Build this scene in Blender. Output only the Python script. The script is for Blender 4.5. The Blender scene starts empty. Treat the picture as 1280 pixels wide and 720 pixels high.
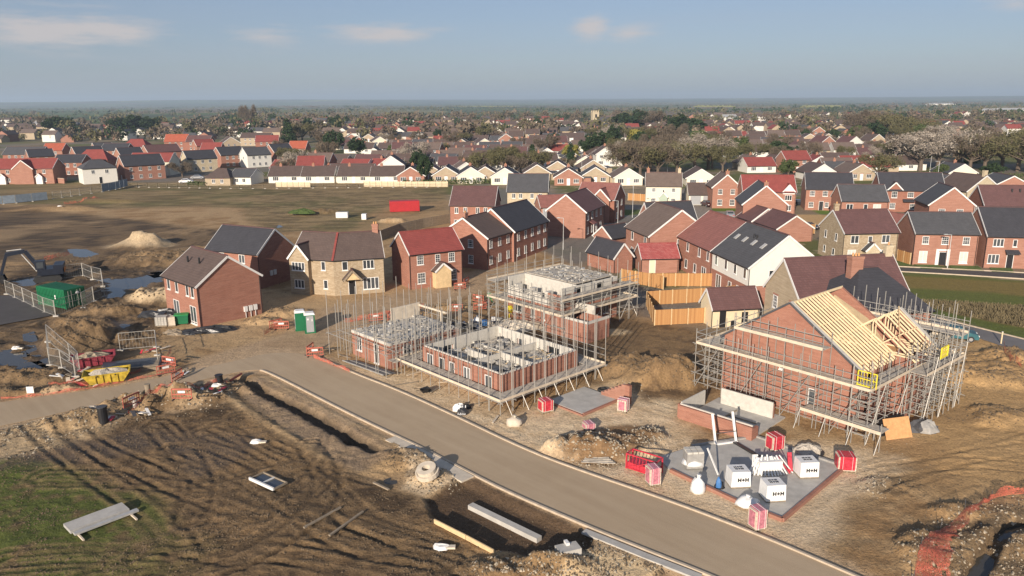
import bpy, math, random
import numpy as np
from mathutils import Matrix, Vector
random.seed(7)
C = bpy.context.scene.collection
SC = bpy.context.scene
rad = math.radians
# ---------------------------------------------------------------- camera model
F = 949.0; HC = 25.0; PT = rad(13.8); RL = rad(-0.4)
def G(px, py, z=0.0):
    "where the sight line of a photograph pixel meets the level z"
    u = (px-640)/F; v = -(py-360)/F
    c, s = math.cos(RL), math.sin(RL)
    u, v = u*c-v*s, u*s+v*c
    dy = math.cos(PT)+v*math.sin(PT); dz = -math.sin(PT)+v*math.cos(PT)
    t = (z-HC)/dz
    return (u*t, dy*t)
def GP(pts, z=0.0): return [G(a, b, z) for a, b in pts]
# ---------------------------------------------------------------- mesh builder
class MB:
    def __init__(s): s.v = []; s.f = []; s.m = []
    def add(s, vs, fs, mi=0):
        n = len(s.v); s.v += [tuple(q) for q in vs]; s.f += [tuple(i+n for i in f) for f in fs]; s.m += [mi]*len(fs); return s
    def box(s, x0, x1, y0, y1, z0, z1, mi=0):
        return s.add([(x0,y0,z0),(x1,y0,z0),(x1,y1,z0),(x0,y1,z0),(x0,y0,z1),(x1,y0,z1),(x1,y1,z1),(x0,y1,z1)],
            [(0,3,2,1),(4,5,6,7),(0,1,5,4),(1,2,6,5),(2,3,7,6),(3,0,4,7)], mi)
    def prism(s, poly, z0, z1, mi=0):
        n = len(poly)
        a = sum(poly[i][0]*poly[(i+1)%n][1]-poly[(i+1)%n][0]*poly[i][1] for i in range(n))
        if a < 0: poly = poly[::-1]
        return s.add([(x,y,z0) for x,y in poly]+[(x,y,z1) for x,y in poly],
            [tuple(range(n))[::-1], tuple(range(n,2*n))]+[(i,(i+1)%n,(i+1)%n+n,i+n) for i in range(n)], mi)
    def bar(s, p, q, w=0.05, h=None, mi=0):
        "rectangular bar from p to q"
        h = h or w; p = Vector(p); q = Vector(q); d = (q-p).normalized()
        a = d.cross(Vector((0,0,1)));
        if a.length < 1e-3: a = Vector((1,0,0))
        a.normalize(); b = a.cross(d).normalized(); a *= w/2; b *= h/2
        vs = [p-a-b, p+a-b, p+a+b, p-a+b, q-a-b, q+a-b, q+a+b, q-a+b]
        return s.add(vs, [(0,1,2,3),(7,6,5,4),(0,4,5,1),(1,5,6,2),(2,6,7,3),(3,7,4,0)], mi)
    def tube(s, p, q, r=0.03, n=6, r2=None, mi=0):
        p = Vector(p); q = Vector(q); d = (q-p).normalized(); r2 = r if r2 is None else r2
        a = d.cross(Vector((0,0,1)))
        if a.length < 1e-3: a = Vector((1,0,0))
        a.normalize(); b = d.cross(a)
        ring = [(math.cos(2*math.pi*i/n), math.sin(2*math.pi*i/n)) for i in range(n)]
        vs = [p+a*x*r+b*y*r for x,y in ring]+[q+a*x*r2+b*y*r2 for x,y in ring]
        return s.add(vs, [tuple(range(n))[::-1], tuple(range(n,2*n))]+[(i,(i+1)%n,(i+1)%n+n,i+n) for i in range(n)], mi)
    def blob(s, c, rx, ry, rz, n=10, m=6, rough=0.12, seed=0, flat=True, mi=0):
        rr = random.Random(seed); vs = []; fs = []
        for j in range(m+1):
            th = math.pi*j/m
            for i in range(n):
                k = 1+rr.uniform(-rough, rough); ph = 2*math.pi*i/n
                z = math.cos(th)*rz*k
                if flat: z = max(z, -0.05)
                vs.append((c[0]+math.sin(th)*math.cos(ph)*rx*k, c[1]+math.sin(th)*math.sin(ph)*ry*k, c[2]+z))
        for j in range(m):
            for i in range(n):
                a = j*n+i; b = j*n+(i+1)%n; fs.append((a, a+n, b+n, b))
        return s.add(vs, fs, mi)
    def mesh(s, name, mats, smooth=False):
        me = bpy.data.meshes.new(name); me.from_pydata(s.v, [], s.f)
        if not isinstance(mats, (list, tuple)): mats = [mats]
        for m in mats: me.materials.append(M[m] if isinstance(m, str) else m)
        if len(mats) > 1: me.polygons.foreach_set('material_index', s.m)
        if smooth: me.polygons.foreach_set('use_smooth', [True]*len(s.f))
        me.update(); return me
    def build(s, name, mats, parent=None, loc=(0,0,0), rz=0.0, smooth=False):
        return link(name, s.mesh(name, mats, smooth), parent, loc, rz)
def link(name, me, parent=None, loc=(0,0,0), rz=0.0, rot=None, scale=None):
    o = bpy.data.objects.new(name, me); C.objects.link(o); o.parent = parent
    o.location = loc; o.rotation_euler = rot or (0,0,rz)
    if scale: o.scale = scale
    return o
def tag(o, label, cat=None, group=None, kind=None):
    if label: o['label'] = label
    if cat: o['category'] = cat
    if group: o['group'] = group
    if kind: o['kind'] = kind
    return o
def thing(name, label, cat, loc=(0,0,0), rz=0.0, group=None):
    return tag(link(name, None, None, loc, rz), label, cat, group)
KIDS = {}
def dup(root, loc, rz, label, scale=None, group=None):
    if root.name not in KIDS:
        KIDS[root.name] = [(ch, list(ch.children)) for ch in root.children]
    r = root.copy(); C.objects.link(r); r.location = loc; r.rotation_euler = (0,0,rz); r['label'] = label
    if scale: r.scale = scale
    if group: r['group'] = group
    for ch, gs in KIDS[root.name]:
        c = ch.copy(); C.objects.link(c); c.parent = r
        for g in gs:
            d = g.copy(); C.objects.link(d); d.parent = c
    return r
# ---------------------------------------------------------------- materials
M = {}
def nodes(name):
    m = bpy.data.materials.new(name); m.use_nodes = True; nt = m.node_tree
    b = nt.nodes['Principled BSDF']; M[name] = m
    return m, nt, b
def N(nt, t, **k):
    n = nt.nodes.new(t)
    for a, v in k.items(): setattr(n, a, v)
    return n
def mathn(nt, op, a, b=None, clamp=False):
    n = N(nt, 'ShaderNodeMath', operation=op, use_clamp=clamp)
    for i, x in enumerate((a, b)):
        if x is None: continue
        if isinstance(x, (int, float)): n.inputs[i].default_value = x
        else: nt.links.new(x, n.inputs[i])
    return n.outputs[0]
def mixc(nt, fac, a, b, mode='MIX'):
    n = N(nt, 'ShaderNodeMix', data_type='RGBA', blend_type=mode)
    for sck, x in ((n.inputs[0], fac), (n.inputs[6], a), (n.inputs[7], b)):
        if hasattr(x, 'is_linked'): nt.links.new(x, sck)
        elif isinstance(x, (int, float)): sck.default_value = x
        else: sck.default_value = (*x, 1)
    return n.outputs[2]
def noise(nt, vec, scale, detail=4, rough=0.6):
    n = N(nt, 'ShaderNodeTexNoise'); n.inputs['Scale'].default_value = scale
    n.inputs['Detail'].default_value = detail; n.inputs['Roughness'].default_value = rough
    if vec is not None: nt.links.new(vec, n.inputs['Vector'])
    return n.outputs['Fac']
def stretch(nt, fac, lo, hi):
    n = N(nt, 'ShaderNodeMapRange'); n.inputs[1].default_value = lo; n.inputs[2].default_value = hi
    nt.links.new(fac, n.inputs[0]); return n.outputs[0]
def coords(nt, kind='Object'): return N(nt, 'ShaderNodeTexCoord').outputs[kind]
def mapv(nt, vec, sc):
    n = N(nt, 'ShaderNodeMapping'); n.inputs['Scale'].default_value = sc; nt.links.new(vec, n.inputs['Vector']); return n.outputs[0]
def sc(c, k): return tuple(min(1, x*k) for x in c)
def bump(nt, b, h, strength, dist=0.05):
    n = N(nt, 'ShaderNodeBump'); n.inputs['Strength'].default_value = strength; n.inputs['Distance'].default_value = dist
    nt.links.new(h, n.inputs['Height']); nt.links.new(n.outputs[0], b.inputs['Normal'])
def plain(name, col, rough=0.7, var=0.18, scale=1.5, metal=0.0, bmp=0.0, bscale=20, spec=0.4):
    m, nt, b = nodes(name); t = coords(nt)
    f = stretch(nt, noise(nt, t, scale, 5), 0.3, 0.7)
    nt.links.new(mixc(nt, f, sc(col, 1-var), sc(col, 1+var)), b.inputs['Base Color'])
    b.inputs['Roughness'].default_value = rough; b.inputs['Metallic'].default_value = metal
    b.inputs['Specular IOR Level'].default_value = spec
    if bmp: bump(nt, b, noise(nt, t, bscale, 5), bmp)
    return m
def brick(name, a, bcol, mort=(0.42,0.36,0.28), mf=0.8):
    m, nt, b = nodes(name); t = coords(nt)
    s = N(nt, 'ShaderNodeSeparateXYZ'); nt.links.new(t, s.inputs[0])
    cx = N(nt, 'ShaderNodeCombineXYZ'); nt.links.new(mathn(nt, 'ADD', s.outputs[0], s.outputs[1]), cx.inputs[0]); nt.links.new(s.outputs[2], cx.inputs[1])
    bt = N(nt, 'ShaderNodeTexBrick'); nt.links.new(cx.outputs[0], bt.inputs['Vector'])
    bt.inputs['Scale'].default_value = 1; bt.inputs['Brick Width'].default_value = 0.225; bt.inputs['Row Height'].default_value = 0.075
    bt.inputs['Mortar Size'].default_value = 0.009; bt.inputs['Bias'].default_value = 0.0
    bt.inputs['Color1'].default_value = (*a, 1); bt.inputs['Color2'].default_value = (*bcol, 1); bt.inputs['Mortar'].default_value = (*[x*mf for x in mort], 1)
    band = stretch(nt, noise(nt, mapv(nt, cx.outputs[0], (0.5, 5.0, 1)), 1.0, 4, 0.7), 0.35, 0.65)
    big = stretch(nt, noise(nt, t, 0.7, 4), 0.3, 0.7)
    c1 = mixc(nt, band, sc(a, 0.8), sc(bcol, 1.15))
    c2 = mixc(nt, 0.55, bt.outputs['Color'], c1)
    c3 = mixc(nt, mathn(nt, 'MULTIPLY', big, 0.35), c2, sc(a, 0.72))
    nt.links.new(c3, b.inputs['Base Color']); b.inputs['Roughness'].default_value = 0.9; b.inputs['Specular IOR Level'].default_value = 0.2
def roofm(name, col, var=0.22, rough=0.75, patch=None):
    m, nt, b = nodes(name); t = coords(nt)
    s = N(nt, 'ShaderNodeSeparateXYZ'); nt.links.new(t, s.inputs[0])
    cx = N(nt, 'ShaderNodeCombineXYZ'); nt.links.new(mathn(nt, 'ADD', s.outputs[0], s.outputs[1]), cx.inputs[0]); nt.links.new(s.outputs[2], cx.inputs[1])
    bt = N(nt, 'ShaderNodeTexBrick'); nt.links.new(cx.outputs[0], bt.inputs['Vector'])
    bt.inputs['Scale'].default_value = 1; bt.inputs['Brick Width'].default_value = 0.3; bt.inputs['Row Height'].default_value = 0.2
    bt.inputs['Mortar Size'].default_value = 0.018
    bt.inputs['Color1'].default_value = (*sc(col, 1-var), 1); bt.inputs['Color2'].default_value = (*(patch or sc(col, 1+var)), 1); bt.inputs['Mortar'].default_value = (*sc(col, 0.5), 1)
    f = stretch(nt, noise(nt, mapv(nt, t, (1, 1, 0.5)), 0.9, 5), 0.3, 0.7)
    f2 = stretch(nt, noise(nt, t, 6, 3), 0.3, 0.7)
    c = mixc(nt, 0.55, bt.outputs['Color'], mixc(nt, f, sc(col, 0.82), sc(col, 1.18)))
    c = mixc(nt, mathn(nt, 'MULTIPLY', f2, 0.25), c, sc(col, 0.6))
    nt.links.new(c, b.inputs['Base Color']); b.inputs['Roughness'].default_value = rough; b.inputs['Specular IOR Level'].default_value = 0.35
    bump(nt, b, bt.outputs['Fac'], 0.4, -0.02)
def stonem(name, a, c2):
    m, nt, b = nodes(name); t = coords(nt)
    s = N(nt, 'ShaderNodeSeparateXYZ'); nt.links.new(t, s.inputs[0])
    cx = N(nt, 'ShaderNodeCombineXYZ'); nt.links.new(mathn(nt, 'ADD', s.outputs[0], s.outputs[1]), cx.inputs[0]); nt.links.new(s.outputs[2], cx.inputs[1])
    v = N(nt, 'ShaderNodeTexVoronoi'); v.inputs['Scale'].default_value = 4.0; nt.links.new(mapv(nt, cx.outputs[0], (0.9, 2.0, 1)), v.inputs['Vector'])
    f = stretch(nt, noise(nt, t, 1.2, 5), 0.3, 0.7)
    sp = N(nt, 'ShaderNodeSeparateColor'); nt.links.new(v.outputs['Color'], sp.inputs[0])
    c = mixc(nt, sp.outputs[0], a, c2); c = mixc(nt, mathn(nt, 'MULTIPLY', f, 0.3), c, sc(a, 0.6))
    nt.links.new(c, b.inputs['Base Color']); b.inputs['Roughness'].default_value = 0.95; b.inputs['Specular IOR Level'].default_value = 0.15
brick('brick_red', (0.255,0.098,0.066), (0.325,0.138,0.095))
brick('brick_orange', (0.31,0.138,0.094), (0.38,0.19,0.14))
brick('brick_new', (0.285,0.112,0.076), (0.36,0.16,0.11), (0.55,0.48,0.38))
brick('brick_buff', (0.38,0.30,0.20), (0.45,0.365,0.26))
stonem('stone', (0.32,0.245,0.16), (0.44,0.36,0.255))
stonem('stone_pale', (0.46,0.38,0.26), (0.56,0.48,0.34))
roofm('tile_brown', (0.115,0.082,0.070)); roofm('tile_tan', (0.165,0.122,0.10)); roofm('tile_purple', (0.135,0.070,0.066))
roofm('slate', (0.052,0.052,0.06)); roofm('slate_grey', (0.085,0.085,0.09)); roofm('tile_red', (0.27,0.066,0.055))
roofm('tile_pink', (0.27,0.115,0.095)); roofm('tile_mix', (0.36,0.08,0.075), 0.25, 0.75, (0.45,0.22,0.19)); roofm('tile_orange', (0.42,0.11,0.06))
plain('render_white', (0.66,0.64,0.58), 0.85, 0.04); plain('render_cream', (0.70,0.64,0.50), 0.85, 0.05); plain('cream_board', (0.62,0.52,0.35), 0.9, 0.05)
plain('white', (0.70,0.69,0.66), 0.5, 0.05); plain('block', (0.50,0.475,0.42), 0.95, 0.12, 3); plain('block_dark', (0.30,0.29,0.27), 0.95, 0.2, 3)
plain('black', (0.018,0.018,0.02), 0.45, 0.2); plain('grey_dark', (0.07,0.07,0.075), 0.6); plain('tarpaulin', (0.03,0.031,0.034), 0.32, 0.3, 3, 0, 0.8, 2.5)
plain('galv', (0.37,0.355,0.32), 0.5, 0.2, 3, 0.35); plain('steel_pale', (0.5,0.49,0.46), 0.5, 0.15, 3, 0.3)
plain('board', (0.40,0.36,0.30), 0.9, 0.3, 2.5); plain('board_pale', (0.58,0.49,0.37), 0.9, 0.15, 2); plain('timber', (0.58,0.43,0.24), 0.85, 0.15, 2)
plain('timber_pale', (0.68,0.55,0.35), 0.85, 0.12, 2); plain('osb', (0.55,0.30,0.13), 0.9, 0.15, 4); plain('old_wood', (0.26,0.21,0.15), 0.95, 0.25, 3)
plain('concrete', (0.42,0.40,0.36), 0.95, 0.15, 1.2, 0, 0.2, 8); plain('concrete_pale', (0.55,0.48,0.38), 0.95, 0.15, 2, 0, 0.2, 8)
plain('container_green', (0.010,0.13,0.055), 0.5, 0.15, 0.8); plain('container_red', (0.40,0.025,0.03), 0.5, 0.1, 0.8); plain('green', (0.02,0.25,0.07), 0.5)
plain('skip_yellow', (0.42,0.30,0.03), 0.75, 0.45, 2.5); plain('skip_maroon', (0.22,0.03,0.045), 0.75, 0.35, 2.5); plain('yellow', (0.75,0.62,0.04), 0.6, 0.1)
plain('orange_net', (0.42,0.12,0.08), 0.8, 0.2); plain('red_wrap', (0.46,0.035,0.055), 0.35, 0.3, 5, 0, 0.5, 6); plain('pink_wrap', (0.48,0.18,0.22), 0.35, 0.35, 5, 0, 0.5, 6)
plain('white_wrap', (0.70,0.70,0.68), 0.35, 0.05, 3, 0, 0.6, 3); plain('blue', (0.05,0.16,0.38), 0.5); plain('ink', (0.012,0.012,0.014), 0.6)
plain('rubber', (0.025,0.025,0.025), 0.85); plain('car_dark', (0.015,0.017,0.025), 0.2, 0.05); plain('car_maroon', (0.05,0.012,0.015), 0.2, 0.05); plain('car_silver', (0.45,0.46,0.47), 0.25, 0.05, 1, 0.5)
plain('car_white', (0.8,0.8,0.8), 0.25, 0.02); plain('car_blue', (0.03,0.07,0.2), 0.2, 0.05); plain('gravel', (0.40,0.36,0.30), 1, 0.35, 9, 0, 1.0, 14); plain('rubble', (0.30,0.245,0.17), 1, 0.35, 3, 0, 1.0, 5)
plain('fence_blue', (0.20,0.24,0.28), 0.6); plain('lamp_grey', (0.55,0.56,0.55), 0.4, 0.05, 2, 0.4); plain('grey_door', (0.30,0.31,0.32), 0.6, 0.06); plain('sage_door', (0.35,0.42,0.33), 0.6, 0.06); plain('mint_door', (0.52,0.62,0.42), 0.6, 0.06)
plain('digger_blue', (0.012,0.016,0.028), 0.4); plain('orange', (0.65,0.22,0.04), 0.5); plain('teal', (0.03,0.11,0.13), 0.4); plain('hedge_green', (0.055,0.085,0.02), 0.9, 0.4, 3, 0, 1, 4)
def netm():
    m, nt, b = nodes('net'); t = coords(nt); b.inputs['Base Color'].default_value = (.55,.13,.08,1); b.inputs['Roughness'].default_value = .8
    v = N(nt, 'ShaderNodeTexVoronoi', feature='DISTANCE_TO_EDGE'); v.inputs['Scale'].default_value = 16; nt.links.new(t, v.inputs['Vector'])
    w = stretch(nt, noise(nt, t, 1.3, 4, .7), .35, .65); th = mathn(nt, 'ADD', mathn(nt, 'MULTIPLY', w, .10), .06)
    nt.links.new(mathn(nt, 'LESS_THAN', v.outputs['Distance'], th), b.inputs['Alpha'])
netm()
def fencem():
    m, nt, b = nodes('fence_wood'); t = coords(nt); s = N(nt, 'ShaderNodeSeparateXYZ'); nt.links.new(t, s.inputs[0])
    a = mathn(nt, 'ADD', s.outputs[0], s.outputs[1])
    w = mathn(nt, 'FRACT', mathn(nt, 'MULTIPLY', a, 6.6)); line = mathn(nt, 'GREATER_THAN', w, 0.9)
    pl = N(nt, 'ShaderNodeTexWhiteNoise', noise_dimensions='1D'); nt.links.new(mathn(nt, 'FLOOR', mathn(nt, 'MULTIPLY', a, 6.6)), pl.inputs['W'])
    c = mixc(nt, pl.outputs['Value'], (0.36,0.18,0.07), (0.49,0.27,0.11)); c = mixc(nt, mathn(nt, 'MULTIPLY', line, 0.6), c, (0.22,0.1,0.03))
    c = mixc(nt, mathn(nt, 'MULTIPLY', stretch(nt, noise(nt, t, 0.8), 0.3, 0.7), 0.3), c, (0.34,0.18,0.08))
    nt.links.new(c, b.inputs['Base Color']); b.inputs['Roughness'].default_value = 0.85; b.inputs['Specular IOR Level'].default_value = 0.2
fencem()
def glassm():
    m, nt, b = nodes('glass'); t = N(nt, 'ShaderNodeObjectInfo').outputs['Random']
    c = mixc(nt, t, (0.02,0.025,0.03), (0.09,0.10,0.11)); nt.links.new(c, b.inputs['Base Color'])
    b.inputs['Roughness'].default_value = 0.08; b.inputs['Specular IOR Level'].default_value = 0.8
glassm()
plain('curtain', (0.55,0.53,0.48), 0.3, 0.1)
def waterm(name, col, r):
    m, nt, b = nodes(name); b.inputs['Base Color'].default_value = (*col, 1); b.inputs['Roughness'].default_value = r; b.inputs['IOR'].default_value = 1.33
    b.inputs['Specular IOR Level'].default_value = 0.5; bump(nt, b, noise(nt, coords(nt), 3, 3), 0.05, 0.05)
waterm('water', (0.06,0.055,0.045), 0.10)
def roadm():
    m, nt, b = nodes('road'); t = coords(nt)
    big = stretch(nt, noise(nt, t, 0.09, 5), 0.3, 0.7); mid = stretch(nt, noise(nt, mapv(nt, t, (1,1,1)), 0.7, 6, 0.7), 0.3, 0.7); fine = noise(nt, t, 14, 4, 0.7)
    # streaks along the lane, dirt dragged by wheels
    m0 = N(nt, 'ShaderNodeMapping'); m0.inputs['Rotation'].default_value = (0,0,rad(45)); nt.links.new(t, m0.inputs[0])
    mp = N(nt, 'ShaderNodeMapping'); mp.inputs['Scale'].default_value = (0.05,0.75,1); nt.links.new(m0.outputs[0], mp.inputs[0])
    st = stretch(nt, noise(nt, mp.outputs[0], 1.6, 5, 0.65), 0.3, 0.7)
    c = mixc(nt, big, (0.38,0.282,0.178), (0.48,0.37,0.245)); c = mixc(nt, mathn(nt, 'MULTIPLY', mid, 0.5), c, (0.35,0.26,0.17))
    c = mixc(nt, mathn(nt, 'MULTIPLY', st, 0.5), c, (0.53,0.42,0.285)); c = mixc(nt, mathn(nt, 'MULTIPLY', fine, 0.25), c, (0.30,0.23,0.16))
    nt.links.new(c, b.inputs['Base Color']); b.inputs['Roughness'].default_value = 0.95; b.inputs['Specular IOR Level'].default_value = 0.15
    bump(nt, b, fine, 0.5, 0.03)
roadm()
plain('tarmac', (0.16,0.15,0.145), 0.9, 0.12, 0.5, 0, 0.2, 20); plain('tarmac_dark', (0.075,0.068,0.065), 0.9, 0.15, 0.4, 0, 0.2, 20); plain('kerb', (0.44,0.365,0.275), 0.9, 0.15, 2)
plain('lawn', (0.085,0.13,0.03), 1, 0.3, 1.2, 0, 0.6, 10)
def leafm(name, c1, c2, trans=0.0):
    m, nt, b = nodes(name); r = N(nt, 'ShaderNodeObjectInfo').outputs['Random']; t = coords(nt)
    f = stretch(nt, noise(nt, t, 0.6, 3), 0.3, 0.7)
    c = mixc(nt, f, c1, c2); c = mixc(nt, mathn(nt, 'MULTIPLY', r, 0.5), c, sc(c1, 0.8)); nt.links.new(c, b.inputs['Base Color'])
    b.inputs['Roughness'].default_value = 0.9; b.inputs['Specular IOR Level'].default_value = 0.15
leafm('twig', (0.115,0.09,0.065), (0.175,0.14,0.10)); leafm('twig_green', (0.10,0.095,0.045), (0.155,0.14,0.07)); leafm('leaf_dark', (0.022,0.04,0.018), (0.05,0.075,0.03))
leafm('leaf_mid', (0.06,0.085,0.03), (0.11,0.13,0.05)); leafm('leaf_yellow', (0.19,0.18,0.04), (0.30,0.26,0.07)); leafm('blossom', (0.25,0.21,0.17), (0.40,0.355,0.295)); plain('bark', (0.13,0.10,0.075), 0.95)
# ---------------------------------------------------------------- window and door meshes (cached, local: wall plane y=0, outward -y)
WC = {}
def win_parts(w, h, kind):
    k = (round(w,2), round(h,2), kind)
    if k in WC: return WC[k]
    f = MB(); p = MB(); x = w/2; t = 0.07
    def fr(x0, x1, z0, z1, y0=-0.05, y1=0.02): f.box(x0, x1, y0, y1, z0, z1)
    if kind == 'g':
        fr(-x, -x+t, 0, h); fr(x-t, x, 0, h); fr(-x+t, x-t, h-t, h)
        p.box(-x+t, x-t, -0.03, 0.01, 0.02, h-t)
        for i in range(1, 5): p.box(-x+t, x-t, -0.045, -0.03, h*i/5-0.012, h*i/5+0.012)
    elif kind in ('d', 'dw', 'dm'):
        fr(-x, -x+t, 0, h); fr(x-t, x, 0, h); fr(-x+t, x-t, h-t, h); p.box(-x+t, x-t, -0.035, 0.01, 0.02, h-t)
        p.box(-0.2, 0.2, -0.05, -0.035, h*0.55, h*0.8)
    else:
        fr(-x, -x+t, 0, h); fr(x-t, x, 0, h); fr(-x+t, x-t, h-t, h); fr(-x+t, x-t, 0, t); fr(-x-0.06, x+0.06, -0.09, 0, -0.12)
        n = {'c1':1, 'c':2, 'c3':3, 'c4':4, 's':1, 's2':2, 'f':2, 'b':2}[kind]
        for i in range(1, n): fr(-x+w*i/n-0.045, -x+w*i/n+0.045, t, h-t)
        if kind in ('s', 's2'):
            fr(-x+t, x-t, h/2-0.03, h/2+0.03, -0.045)
            for i in range(n):
                for q in ((1,) if w/n < .8 else (1, 2)):
                    q = q/((2) if w/n < .8 else 3); xx = -x+w*(i+q)/n; fr(xx-0.015, xx+0.015, t, h-t, -0.035)
            for q in (.25, .75): fr(-x+t, x-t, h*q-0.012, h*q+0.012, -0.032)
        if kind in ('f', 'b'):
            fr(-x+t, x-t, 0.22, 0.3, -0.04)
        p.box(-x+t, x-t, -0.02, 0.01, t, h-t)
    l = MB(); l.box(-x-0.12, x+0.12, -0.02, 0.01, h, h+0.2)
    if kind == 'g': pm = 'grey_door'
    elif kind == 'd': pm = 'ink'
    elif kind == 'dw': pm = 'white'
    elif kind == 'dm': pm = 'mint_door'
    elif kind == 'b': pm = 'curtain'
    else: pm = 'glass'
    WC[k] = (f.mesh('window_frame', 'white'), p.mesh('pane', pm), l.mesh('lintel', 'brick_orange'))
    return WC[k]
def window(root, kind, w, h, loc, rz, lintel=True):
    f, p, l = win_parts(w, h, kind)
    nm = 'garage_door' if kind == 'g' else ('door' if kind in ('d', 'dw', 'dm') else 'window')
    o = link(nm, f, root, loc, rz); link('panel' if nm != 'window' else 'pane', p, o)
    if lintel: link('lintel', l, o)
PADS = []          # level pads under buildings (world centre, radius)
def gable(root, F0, F1, B0, B1, z0, ze, zr, wm, rm, oh=0.3, hip=0.0, mids=None, bb='white', ends=(0.14,0.14), roof=True):
    """gabled block: front wall F0-F1, rear wall B0-B1, ridge between; mids = extra (front, back) stations"""
    st = [(Vector((*F0,0)), Vector((*B0,0)))]+[(Vector((*a,0)), Vector((*b,0))) for a, b in (mids or [])]+[(Vector((*F1,0)), Vector((*B1,0)))]
    w = MB(); n = len(st)
    vs = []
    for f, b in st:
        m = (f+b)/2
        vs += [(f.x,f.y,z0), (f.x,f.y,ze-0.03), (m.x,m.y,(zr-0.05) if not hip else ze-0.03), (b.x,b.y,ze-0.03), (b.x,b.y,z0)]
    fs = [(0,1,2,3,4)[::-1]]+[tuple(range(5*n-5, 5*n))]
    for i in range(n-1):
        a = 5*i; c = a+5
        for j in range(4): fs.append((a+j, a+j+1, c+j+1, c+j))
        fs.append((a+4, a, c, c+4))
    w.add(vs, [f[::-1] for f in fs]); wall = w.build('wall', wm, root)
    if not roof: return wall
    # roof slabs
    r = MB(); t = 0.14
    def sect(i, e):
        f, b = st[i]; m = (f+b)/2; d = (f-b).normalized(); half = (f-b).length/2; sl = (zr-ze)/half
        nxt = st[i+1] if i+1 < n else st[i-1]; ax = ((nxt[0]+nxt[1])/2-m).normalized()
        off = ax*(-e)
        return m+off, f+d*oh+off, b-d*oh+off, ze-sl*oh
    for side in (0, 1):
        pts = []
        for i in range(n):
            e = (ends[0] if i == 0 else ends[1]) if i in (0, n-1) else 0
            m, f, b, zo = sect(i, e)
            q = f if side == 0 else b
            mm = m
            if hip and i in (0, n-1):
                nxt = st[i+1] if i+1 < n else st[i-1]; ax = ((nxt[0]+nxt[1])/2-(st[i][0]+st[i][1])/2).normalized(); mm = m+ax*(hip+e)
            pts += [(q.x,q.y,zo), (mm.x,mm.y,zr), (q.x,q.y,zo+t), (mm.x,mm.y,zr+t)]
        fs = []
        for i in range(n-1):
            a = 4*i; c = a+4
            fs += [(a+2,a+3,c+3,c+2), (a,c,c+1,a+1), (a,a+2,c+2,c)]
        fs += [(0,1,3,2), (4*n-4, 4*n-2, 4*n-1, 4*n-3)]
        r.add(pts, fs)
    if hip:
        for i in (0, n-1):
            e = ends[0] if i == 0 else ends[1]; m, f, b, zo = sect(i, e)
            nxt = st[i+1] if i+1 < n else st[i-1]; ax = ((nxt[0]+nxt[1])/2-(st[i][0]+st[i][1])/2).normalized(); mm = m+ax*(hip+e)
            q = oh; f2 = f-ax*0; b2 = b-ax*0
            r.add([(f2.x,f2.y,zo+t), (b2.x,b2.y,zo+t), (mm.x,mm.y,zr+t), (f2.x,f2.y,zo), (b2.x,b2.y,zo)], [(0,1,2), (1,0,3,4)])
    rf = r.build('roof', rm, root)
    rt = MB()
    for i in range(n-1):
        m0 = sect(i, ends[0] if i == 0 else 0)[0]; m1 = sect(i+1, ends[1] if i+1 == n-1 else 0)[0]
        if hip:
            ax = (m1-m0).normalized(); m0 = m0+ax*hip; m1 = m1-ax*hip
        rt.bar((m0.x,m0.y,zr+t+0.01), (m1.x,m1.y,zr+t+0.01), 0.24, 0.1)
    rt.build('ridge_tiles', 'tile_purple' if rm in ('slate', 'slate_grey', 'tile_brown', 'tile_tan', 'tile_purple') else rm, rf)
    if not hip and bb:
        for i, e in ((0, ends[0]), (n-1, ends[1])):
            g = MB(); m, f, b, zo = sect(i, e)
            nxt = st[i+1] if i+1 < n else st[i-1]; ax = ((nxt[0]+nxt[1])/2-(st[i][0]+st[i][1])/2).normalized()*-0.02
            for q in (f, b): g.bar((q.x+ax.x,q.y+ax.y,zo+0.03), (m.x+ax.x,m.y+ax.y,zr+0.03), 0.05, 0.24)
            g.build('bargeboard', bb, root)
    for side in (0, 1):
        g = MB()
        for i in range(n-1):
            s0 = sect(i, ends[0] if i == 0 else 0); s1 = sect(i+1, ends[1] if i+1 == n-1 else 0)
            p, q = s0[1+side], s1[1+side]
            g.bar((p.x,p.y,s0[3]+0.02), (q.x,q.y,s1[3]+0.02), 0.13, 0.12)
        g.build('gutter', 'black', root)
    return wall
def chimney(root, x, y, z0, z1, m='brick_orange', w=0.75, pots=2):
    b = MB(); b.box(x-w/2, x+w/2, y-w/3, y+w/3, z0, z1-0.25); b.box(x-w/2-0.05, x+w/2+0.05, y-w/3-0.05, y+w/3+0.05, z1-0.25, z1)
    c = b.build('chimney', m, root)
    for i in range(pots):
        q = MB(); xx = x+(i-(pots-1)/2)*0.32; q.tube((xx,y,z1), (xx,y,z1+0.32), 0.11, 8, 0.09); q.build('chimney_pot', 'osb', c)
def pipe(root, x, y, ze): MB().tube((x,y,0), (x,y,ze-0.1), 0.045, 6).build('downpipe', 'black', root)
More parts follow.
